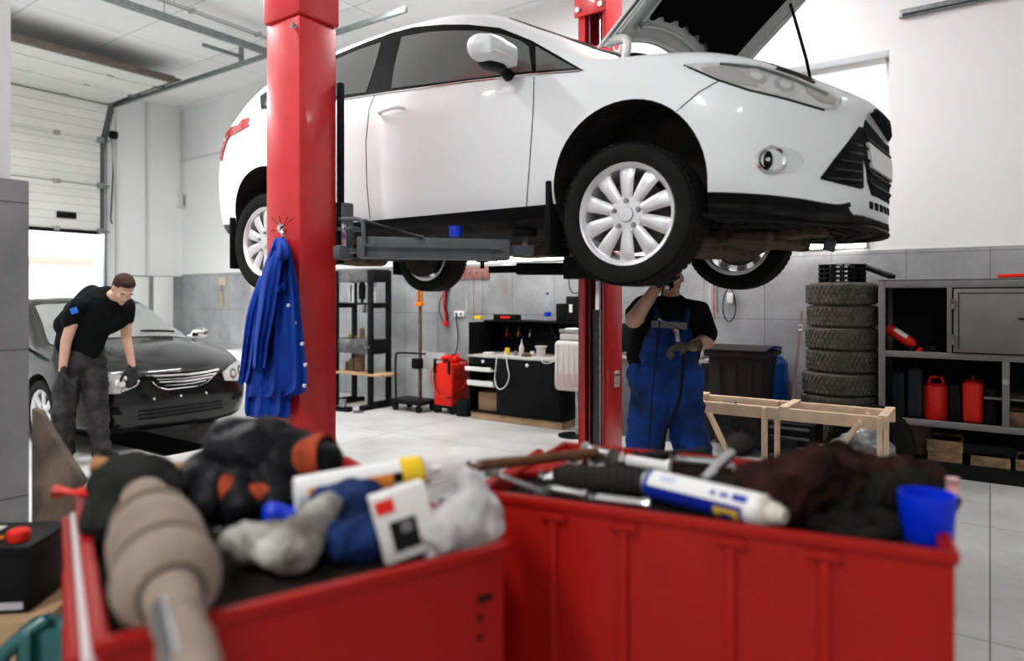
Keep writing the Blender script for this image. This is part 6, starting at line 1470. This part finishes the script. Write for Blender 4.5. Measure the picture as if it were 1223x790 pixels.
# rag, cloths, packets
def rag(name, pts, m, label, cat, vox=.007, amp=.010, ns=16, th=.02):
    pr = [('c', a, b, ra, rb, fl, V((0, 0, 1))) for a, b, ra, rb, fl in pts]
    o = blob(name, pr, m, None, min(vox, .0055), 3, amp=amp*1.25, ns=ns, amp2=amp*.75, ns2=42); tag(o, label, cat); return o
m_rag = mat('grey_dirty_rag', (.58, .57, .54), .9, col2=(.12, .11, .09), vs=14, bump=.4, bs=90)
rag('dirty_rag', [(X(300, 640, 1.26, Z0+.045), X(350, 655, 1.22, Z0+.045), .045, .045, .7), (X(350, 650, 1.24, Z0+.05), X(388, 620, 1.30, Z0+.09), .042, .022, .8), (X(300, 640, 1.30, Z0+.03), X(370, 640, 1.30, Z0+.03), .04, .04, .6)], m_rag, 'dirty grey and white rag in the middle of the left tool cart', 'rag')
m_navy = mat('navy_cloth', (.008, .03, .13), .85, col2=(.003, .012, .05), vs=10, bump=.3)
rag('blue_cloth', [(X(400, 620, 1.36, Z0+.07), X(425, 615, 1.36, Z0+.085), .05, .045, .9), (X(405, 650, 1.30, Z0+.04), X(440, 650, 1.30, Z0+.035), .05, .045, .8)], m_navy, 'crumpled navy blue cloth behind the white box on the left cart', 'cloth')
rag('blue_rag', [(X(330, 603, 1.42, Z0+.04), X(352, 612, 1.42, Z0+.03), .022, .018, .9)], m_blue, 'small scrap of bright blue cloth beside the white spray can', 'cloth')
for k, (px, py, lb) in enumerate(((262, 630, 'shiny bolt beside the beige boot, the nearer of two'), (278, 622, 'shiny nut just right of the nearer bolt on the left cart'), (285, 612, 'bright steel ring before the leather glove'), (128, 614, 'shiny steel nut left of the beige boot'))):
    p = PZ(px, py, Z0+.012); o = MB().lathe([(.006, 0), (.013, 0), (.013, .014), (.006, .014), (.006, 0)], 6).build('steel_nut', m_chrome, None, .001); o.location = (p.x, p.y, Z0-.003); tag(o, lb, 'nut')
# white packet box
pb = thing('packet_box', 'small white box printed red and black standing tilted at the front of the left cart', 'box', X(480, 640, 1.28, Z0), 0)
Qb = Matrix.Translation(X(482, 622, 1.29, Z0+.072)) @ Matrix.Rotation(math.radians(20), 4, 'Z') @ Matrix.Rotation(math.radians(-13), 4, 'Y') @ Matrix.Rotation(math.radians(-8), 4, 'X')
mb = MB().box((0, 0, 0), (.105, .05, .125)); mb.bevel(.003); mb.bm.transform(Qb); mb.build('carton', mat('carton_white', (.70, .68, .66), .5), pb, inw=True)
for c_, s_, mm in (((-.03, -.0255, .04), (.035, .002, .025), m_redp), ((-.005, -.0258, -.018), (.050, .002, .055), m_dark), ((.0, -.0262, -.005), (.02, .002, .02), m_greyc)):
    mb = MB().box(c_, s_); mb.bm.transform(Qb); mb.build('print', mm, pb, inw=True)
m_bag = mat('thin_plastic_bag', (.80, .79, .79), .3, col2=(.45, .45, .46), vs=9, trans=.35, ior=1.1, bump=.6, bs=30)
o = rag('plastic_bag', [(X(530, 640, 1.31, Z0+.03), X(575, 630, 1.36, Z0+.04), .034, .036, .9), (X(568, 632, 1.38, Z0+.06), X(560, 605, 1.43, Z0+.11), .038, .020, .8), (X(530, 645, 1.30, Z0+.05), X(560, 630, 1.34, Z0+.08), .035, .035, .8)], m_bag, 'crumpled white plastic bag at the right corner of the left cart', 'bag', amp=.014, ns=18)
# --- right cart top
ZR = TRr
def tubeobj(name, label, cat, pts, r, m, n=14):
    o = MB().tube(pts, r, n).build(name, m, None); tag(o, label, cat); return o
hm = thing('hammer', 'hammer with a brown wooden handle lying across the back left of the right cart', 'hammer', PZ(640, 550, ZR+.06), 0)
h0, h1 = PZ(560, 558, ZR+.075), PZ(712, 541, ZR+.055)
MB().tube(curve([h0, h0.lerp(h1, .3), h0.lerp(h1, .7), h1], 3), [.014]*4+[.012]*3+[.014]*3, 14).build('handle', mat('hammer_handle_wood', (.14, .06, .025), .55, var=.3), hm, inw=True)
pd = (h1-h0).normalized().cross(V((0, 0, 1))).normalized(); hcn = h1+(h1-h0).normalized()*.01
MB().tube([hcn-pd*.055, hcn-pd*.03, hcn+pd*.03, hcn+pd*.055], [.020, .015, .015, .021], 14).build('head', m_wsteel, hm, inw=True)
rt_ = thing('red_tray', 'red metal tray lying under the hammer at the back of the right cart', 'tray', PZ(640, 556, ZR), 0)
a_, b_, c_, d_ = PZ(598, 566, ZR+.02), PZ(690, 560, ZR+.02), PZ(705, 540, ZR+.02), PZ(660, 535, ZR+.02)
mb = MB(); vs_ = [mb.bm.verts.new(p) for p in (a_, b_, c_, d_)]+[mb.bm.verts.new(p-V((0, 0, .018))) for p in (a_, b_, c_, d_)]
for q_ in ((0, 1, 2, 3), (7, 6, 5, 4), (0, 4, 5, 1), (1, 5, 6, 2), (2, 6, 7, 3), (3, 7, 4, 0)): mb._f([vs_[i] for i in q_])
mb.build('tray', m_redc, rt_, .003, inw=True)
sd_ = thing('spanner', 'pale open ended spanner lying at the left corner of the right cart', 'spanner', PZ(615, 580, ZR), 0)
a_, b_ = PZ(588, 565, ZR+.06), PZ(650, 588, ZR+.015)
MB().bar(a_, b_, .022, .010).build('shank', m_wsteel, sd_, .004, inw=True)
MB().lathe([(.012, -.006), (.026, -.006), (.026, .006), (.012, .006), (.012, -.006)], 20, Matrix.Translation(b_), .6, .6+PI*1.5).build('jaw', m_wsteel, sd_, inw=True)
MB().lathe([(.009, -.006), (.019, -.006), (.019, .006), (.009, .006), (.009, -.006)], 20, Matrix.Translation(a_)).build('ring', m_wsteel, sd_, inw=True)
m_grip = mat('ribbed_black_grip', (.022, .019, .018), .75, bump=.6, bs=90)
tg = thing('air_ratchet', 'thick black ribbed grip tool lying in front of the hammer on the right cart', 'tool', PZ(715, 580, ZR), 0)
g0, g1 = PZ(662, 570, ZR+.036), PZ(775, 578, ZR+.036); N_ = 26
MB().tube([g0.lerp(g1, k/N_) for k in range(N_+1)], [.026+(.004 if k % 2 else 0)+.006*math.sin(PI*k/N_) for k in range(N_+1)], 18).build('grip', m_grip, tg, inw=True)
MB().tube([g0-(g1-g0)*.16, g0], [.018, .024], 14).build('collar', m_wsteel, tg, inw=True)
for k, (px, py, lb) in enumerate(((686, 553, 'bright chrome socket behind the black grip tool, the left one'), (712, 556, 'bright chrome socket behind the black grip tool, the right one'), (884, 562, 'bright chrome socket behind the blue spray can, the left one'), (893, 571, 'bright chrome socket behind the blue spray can, nearest it'), (866, 557, 'bright chrome socket beside the black round knob'))):
    p = PZ(px, py, ZR+.045); tubeobj('socket', lb, 'socket', [p-V((.020, -.004, 0)), p+V((.020, -.004, 0))], .014, m_chrome, 16)
for p0_, p1_, r_, lb, mm in (((704, 594), (775, 603), .010, 'chrome spanner along the front edge of the right cart beside the blue can', m_chrome), ((655, 583), (700, 592), .009, 'dull steel rod along the left front edge of the right cart', m_wsteel), ((742, 549), (800, 559), .016, 'pale tapered tube behind the blue spray can on the right cart', m_wht), ((920, 598), (1010, 584), .008, 'long steel rod pointing right past the nozzle of the blue can', m_wsteel), ((930, 610), (1025, 603), .008, 'dull steel bar between the blue can and the blue cup', m_wsteel), ((800, 549), (862, 554), .014, 'grey metal tube behind the blue spray can beside the pale tapered tube', m_wsteel), ((760, 545), (840, 541), .012, 'dark rod at the back of the right cart before the blue overalls', m_grip)):
    a_, b_ = PZ(*p0_, ZR+.03), PZ(*p1_, ZR+.022); tubeobj('steel_tool', lb, 'tool', [a_, a_.lerp(b_, .12), a_.lerp(b_, .88), b_], [r_*1.5, r_, r_, r_*1.5], mm)
p = PZ(970, 576, ZR+.045); o = MB().lathe([(.013, -.008), (.026, -.008), (.026, .008), (.013, .008), (.013, -.008)], 28, Matrix.Rotation(1.2, 4, 'X')).build('ring_spanner', m_wsteel, None); o.location = p; tag(o, 'round steel ring end before the brown rags on the right cart', 'ring')
kn = thing('ratchet', 'chrome ratchet with a round black knob standing up behind the blue spray can', 'ratchet', PZ(860, 575, ZR), 0)
k0_, k1_ = P(852, 562, 1.62), P(884, 532, 1.66)
MB().tube([P(836, 575, 1.58), k0_, k1_], [.010, .013, .012], 14).build('shaft', m_chrome, kn, inw=True); bm = bmesh.new(); ell_into(bm, k1_, (.032, .032, .030)); me = bpy.data.meshes.new('k'); bm.to_mesh(me); bm.free(); me.transform(world(kn).inverted()); link(me, 'knob', m_grip, kn)
# blue and white spray can
s0, s1 = PZ(778, 581, ZR+.042), PZ(912, 611, ZR+.042)
s0 += V((0, .02, 0)); d4 = s1-s0; L4 = d4.length; d4.normalize(); x4, u4, _ = frame_of(d4); M4 = Matrix.Translation(s0) @ Matrix((x4, u4, d4)).transposed().to_4x4()
sc2 = thing('spray_can', 'blue and white spray can with yellow emblem on the right cart', 'spray can', (s0+s1)/2, 0); RC = .0345
m_canb = mat('can_blue', (.004, .02, .30), .3, coat=.4); m_cany = mat('can_emblem_yellow', (.75, .48, .01), .35)
MB().lathe([(0, 0), (RC-.003, 0), (RC, .004), (RC, L4-.004), (RC-.003, L4), (0, L4)], 40, M4).build('can_body', m_wht, sc2, inw=True)
MB().lathe([(RC+.0003, .006), (RC+.0006, .006), (RC+.0006, L4-.012), (RC+.0003, L4-.012)], 24, M4, -PI*.95, -PI*.05).build('blue_panel', m_canb, sc2, inw=True) 
def cpatch(a0, a1, z0, z1, m, nm, e=.0009): MB().lathe([(RC+e-.0004, z0), (RC+e, z0), (RC+e, z1), (RC+e-.0004, z1)], 8, M4, a0, a1).build(nm, m, sc2, inw=True)
for o in list(sc2.children): pass
bp2 = bpy.data.objects
for o in [x for x in C.objects if x.name == 'blue_panel']: C.objects.unlink(o); bpy.data.objects.remove(o)
cpatch(-PI*.85, PI*.07, .006, L4-.03, m_canb, 'blue_panel', .0006)
cpatch(PI*.07, PI*.50, .006, .016, m_canb, 'blue_edge', .0006)
cpatch(-PI*.30, -PI*.02, L4*.66, L4*.86, m_cany, 'emblem', .0012)
cpatch(-PI*.26, -PI*.12, L4*.71, L4*.81, m_canb, 'emblem_hole', .0017)
cpatch(PI*.16, PI*.30, L4*.80, L4*.92, m_canb, 'print', .001); cpatch(PI*.18, PI*.27, L4*.70, L4*.77, m_canb, 'print', .001); cpatch(PI*.18, PI*.27, L4*.62, L4*.665, m_canb, 'print', .001)
cpatch(PI*.22, PI*.34, L4*.16, L4*.30, mat('print_pale_blue', (.45, .5, .7), .5), 'print', .001)
MB().lathe([(RC, L4-.004), (RC+.002, L4), (RC+.001, L4+.006), (RC-.006, L4+.012), (.024, L4+.014), (.023, L4+.030), (.017, L4+.036), (.016, L4+.045), (0, L4+.047)], 32, M4).build('valve_cap', mat('cap_beige', (.62, .58, .50), .35), sc2, inw=True)
MB().lathe([(RC-.002, -.002), (RC+.001, -.002), (RC+.001, .006), (RC-.002, .006)], 32, M4).build('base_ring', m_wsteel, sc2, inw=True)
# brown wool rags, dark glove heap, blue cup, glass
m_brag = mat('maroon_rag', (.040, .014, .012), .95, col2=(.006, .003, .003), vs=18, bump=.7, bs=120)
rag('brown_rag', [(PZ(915, 590, ZR+.06), PZ(965, 575, ZR+.085), .055, .062, .9), (PZ(965, 575, ZR+.085), PZ(1010, 565, ZR+.075), .060, .055, .9), (X(930, 590, 1.52, ZR+.02), X(1010, 590, 1.52, ZR+.02), .06, .06, .5)], m_brag, 'matted dark maroon rag heaped behind the nozzle of the blue spray can', 'rag', vox=.008, amp=.020, ns=13)
rag('brown_rag', [(PZ(1035, 578, ZR+.055), PZ(1095, 570, ZR+.045), .050, .040, .9), (X(1030, 590, 1.5, ZR+.02), X(1085, 590, 1.5, ZR+.02), .05, .05, .5)], m_brag, 'second matted maroon rag, flatter and farther right above the blue cup', 'rag', vox=.008, amp=.018, ns=13)
m_heap = mat('dark_olive_glove', (.014, .013, .009), .85, col2=(.004, .004, .004), vs=14, bump=.5, bs=80)
o = rag('work_glove', [(X(1000, 600, 1.46, ZR+.03), X(1050, 592, 1.48, ZR+.05), .030, .038, .9), (X(1050, 592, 1.48, ZR+.05), X(1095, 590, 1.46, ZR+.065), .040, .042, .9), (X(1095, 590, 1.46, ZR+.065), X(1125, 598, 1.42, ZR+.045), .040, .030, .9), (X(985, 615, 1.38, ZR+.018), X(1020, 622, 1.36, ZR+.02), .018, .020, .8), (X(1000, 632, 1.32, ZR+.014), X(1045, 640, 1.30, ZR+.016), .016, .018, .7), (X(1040, 615, 1.42, ZR+.02), X(1060, 625, 1.36, ZR+.02), .022, .02, .8)], m_heap, 'dark olive work glove crumpled behind the blue cup on the right cart', 'glove', amp=.012, ns=16)
o = rag('red_scrap', [(PZ(1018, 598, ZR+.05), PZ(1042, 590, ZR+.055), .008, .010, .8)], mat('dull_red_cloth', (.25, .03, .02), .7), 'small dull red scrap between the maroon rags and the dark olive glove', 'scrap', amp=.002, vox=.004)
cp = PZ(1106, 657, ZR); cp.y += .055; cp.x += .035; r_ = .050
o = MB().lathe([(0, 0), (r_*.86, 0), (r_*.92, .006), (r_*1.02, .092), (r_*.97, .092), (r_*.88, .012), (0, .012)], 40).build('blue_cup', mat('cup_blue', (.0, .025, .62), .4), None); o.location = (cp.x, cp.y, ZR+.0); tag(o, 'bright blue plastic cup at the right front corner of the right tool cart', 'cup')
p = PZ(1138, 588, ZR+.055); o = MB().tube([p, p+V((0, 0, .03))], [.012, .014], 16).build('red_bulb', mat('pink_lamp_glass', (.70, .35, .36), .1, coat=.5), None); tag(o, 'small red and white lamp bulb at the far right edge of the right cart', 'bulb')
# ================================================================= lower left corner
cbx = at_room('cardboard_box', 'brown cardboard box on the floor at the lower left under the black battery', 'box', 0, 0); q = P(4, 700, 1.98)
cbx.location = (q.x-.08, q.y+.10, 0); cbx.rotation_euler = (0, 0, .12)
bx(-.30, .22, -.20, .20, 0, .545).build('carton', m_card, cbx, .004); bx(-.30, .22, -.004, .004, .545, .548).build('flap_seam', m_ply, cbx)
bat = thing('car_battery', 'black car battery with a red terminal cap on the cardboard box at the lower left', 'battery', (q.x-.06, q.y+.06, .5485), .12)
bx(-.20, .145, -.11, .12, 0, .165).build('case', m_black, bat, .006); bx(-.203, .148, -.113, .123, .155, .19).build('lid', m_black, bat, .006)
bx(-.02, .13, -.1135, -.112, .012, .032).build('label_strip', mat('label_grey', (.45, .45, .5), .5), bat)
MB().lathe([(0, .19), (.028, .19), (.03, .215), (.022, .222), (0, .222)], 20, Matrix.Translation((.085, -.05, 0))).build('terminal_cap', m_redp, bat); MB().lathe([(0, .19), (.014, .19), (.014, .205), (0, .205)], 16, Matrix.Translation((-.12, -.05, 0))).build('terminal', m_wsteel, bat)
MB().tube([(-.15, -.08, .20), (.05, -.06, .20)], .006, 6).build('strap', m_orange, bat)
bx(-.14, -.02, .0, .08, .19, .192).build('label_paper', m_wht, bat)
m_teal = mat('teal_plastic', (.004, .085, .085), .3, coat=.3)
tc_ = thing('jack_case', 'dark teal plastic case with a looped handle on its side at the lower left', 'case', (P(52, 760, 1.72).x+.0, 1.80, 0), .15)
bx(-.10, .22, -.05, .05, 0, .60).build('shell', m_teal, tc_, .02)
hp_ = curve([V((-.02, -.02, .62)), V((-.10, -.07, .56)), V((-.13, -.08, .48)), V((-.13, -.08, .34)), V((-.11, -.07, .28)), V((-.02, -.05, .26))], 5)
MB().tube(hp_, .020, 12).build('handle', m_teal, tc_); MB().bar((-.125, -.07, .47), (-.02, -.04, .47), .03, .03).build('handle_bridge', m_teal, tc_, .006); MB().bar((-.06, -.06, .60), (-.06, -.06, .28), .03, .03, up=(0, 1, 0)).build('handle_bridge', m_teal, tc_, .006)
# rusty steel plate leaning by the wall end
rp = [P(38, 489, 2.75), P(47, 493, 2.72), P(62, 520, 2.65), P(99, 577, 2.5), P(88, 600, 2.5), P(38, 640, 2.6)]
mb = MB(); nn = V((.35, -.9, 0)).normalized()
A_ = [mb.bm.verts.new(p) for p in rp]; lo = [V((p.x, p.y+.12, 0.0)) for p in (rp[4], rp[5])]
A_ += [mb.bm.verts.new(V((rp[5].x+.02, rp[5].y+.04, 0))), mb.bm.verts.new(V((rp[4].x-.02, rp[4].y+.04, 0)))]
A_ = A_[:5]+[A_[7], A_[6], A_[5]]
f_ = mb.bm.faces.new(A_); r_ = bmesh.ops.extrude_face_region(mb.bm, geom=[f_]); bmesh.ops.translate(mb.bm, verts=[g for g in r_['geom'] if isinstance(g, bmesh.types.BMVert)], vec=V((-.02, .06, 0)))
bmesh.ops.triangulate(mb.bm, faces=[f for f in mb.bm.faces if len(f.verts) > 4])
o = mb.build('rusty_plate', mat('rusty_plate_metal', (.20, .14, .105), .75, col2=(.06, .045, .035), vs=5, bump=.2), None, smooth=False); tag(o, 'rusty brown steel plate leaning by the end of the tiled wall behind the left cart', 'plate')
# ================================================================= the jacket on the near post
m_jack = mat('royal_blue_cotton', (.006, .055, .40), .8, col2=(.004, .035, .28), vs=5, bump=.25, bs=90)
jk = thing('work_jacket', 'royal blue work jacket hanging from a hook on the near red post', 'jacket', P(333, 290, 3.42), 0)
TJ = 2.17
def jloft(name, rows, depth, nf, seed, par, m=m_jack, t0=.0, n=56, ph=0):
    """rows: (py, left px, right px, thickness); closed folded sleeve of cloth hanging before the post face"""
    mb = MB(); rd = random.Random(seed); rr = []
    rowsv = catmull([V((a, b, c)) for a, b, c, d in rows], 4); th = catmull([V((d, 0, 0)) for a, b, c, d in rows], 4)
    rings = []
    for i, rw in enumerate(rowsv):
        y, l, r = rw; c = (l+r)/2; w = (r-l)/2; k_ = i/(len(rowsv)-1); ring = []
        for k in range(n):
            a = 2*PI*k/n; cx = math.cos(a); sy = math.sin(a)
            fold = math.sin(cx*nf*1.5+seed+k_*1.2)*.5+math.sin(cx*nf*2.7+seed*2+k_*2.0)*.3
            front = max(0, -sy)
            dpt = depth*(.22+th[i].x)+0.0
            off = dpt*(.5-(.5*abs(sy)**.6)*(1 if sy < 0 else -1)*1.0) if False else dpt*(.5+.5*(-1 if sy < 0 else 1)*abs(sy)**.55)
            off += -fold*.034*min(1, k_*2.5)*(1 if sy < 0 else .2)
            p = PT(c+cx*w, y+1.5*math.sin(cx*5+seed), TJ-.012-t0-depth*(.22+th[i].x)+off)
            ring.append(mb.bm.verts.new(p))
        rings.append(ring)
    for A1, B1 in zip(rings, rings[1:]):
        for k in range(n): mb._f([A1[k], A1[(k+1) % n], B1[(k+1) % n], B1[k]])
    mb._f(rings[0]); mb._f(rings[-1])
    return mb.build(name, m, par, inw=True, sharp=1.4)
jloft('body_cloth', [(287, 328, 341, .2), (300, 322, 347, .5), (320, 316, 352, .7), (350, 309, 357, .9), (390, 303, 361, 1.0), (430, 299, 365, 1.1), (455, 297, 367, 1.1), (468, 296, 364, 1.1), (474, 296, 350, 1.0)], .055, 6, 1.3, jk)
jloft('front_tail', [(430, 297, 330, .4), (460, 294, 345, .5), (490, 292, 347, .5), (499, 294, 344, .5)], .05, 5, 3.1, jk, t0=.02)
jloft('sleeve', [(300, 322, 338, .3), (330, 312, 334, .7), (370, 306, 328, .8), (410, 302, 320, .9), (430, 301, 318, .9), (440, 301, 316, .8)], .055, 3, 2.2, jk, t0=.065)
jloft('sleeve', [(330, 310, 322, .2), (370, 296, 312, .5), (410, 290, 306, .7), (440, 287, 302, .7), (458, 284, 298, .6)], .05, 3, 4.4, jk, t0=.03)
jloft('collar', [(285, 327, 340, .3), (296, 323, 346, .7), (306, 321, 349, .8), (310, 322, 348, .6)], .065, 3, .6, jk, t0=.045)
jloft('chest_pocket', [(338, 327, 340, .3), (343, 327, 341, .3), (349, 329, 340, .3)], .012, 2, .6, jk, t0=.078)
MB().box(PT(342, 298, TJ-.10), (.022, .004, .03)).build('neck_label', m_wht, jk, inw=True)
for (x, y) in ((333, 345), (345, 365), (352, 386), (361, 411), (365, 436), (364, 461)):
    p = PT(x, y, TJ-.088 if y > 350 else TJ-.105)
    MB().lathe([(0, -.004), (.009, -.004), (.009, .006), (.006, .008), (0, .008)], 14, Matrix.Translation(p) @ Matrix.Rotation(ANG, 4, 'Z') @ Matrix.Rotation(PI/2, 4, 'X')).build('button', m_wht, jk, inw=True)
hk = thing('wall_hook', 'white hook with twisted wires on the near red post above the blue jacket', 'hook', PT(337, 273, TJ), 0)
MB().lathe([(0, 0), (.022, 0), (.022, .015), (0, .018)], 20, Matrix.Translation(PT(337, 273, TJ-.002)) @ Matrix.Rotation(ANG, 4, 'Z') @ Matrix.Rotation(PI/2, 4, 'X')).build('hook_base', m_wht, hk, inw=True)
MB().tube(curve([PT(337, 273, TJ-.015), PT(337, 276, TJ-.05), PT(337, 286, TJ-.07), PT(337, 282, TJ-.095)], 4), .005, 8).build('hook_arm', m_chrome, hk, inw=True)
for a, b in (((337, 272), (325, 261)), ((337, 272), (351, 260)), ((337, 274), (324, 276)), ((337, 272), (333, 258)), ((337, 272), (344, 259))): MB().tube([PT(*a, TJ-.018), PT(*b, TJ-.02)], .0022, 5).build('wire', m_brown, hk, inw=True)
MB().lathe([(0, 0), (.008, 0), (.008, .008), (0, .008)], 12, Matrix.Translation(PT(337, 273, TJ-.018)) @ Matrix.Rotation(ANG, 4, 'Z') @ Matrix.Rotation(PI/2, 4, 'X')).build('screw', m_dark, hk, inw=True)
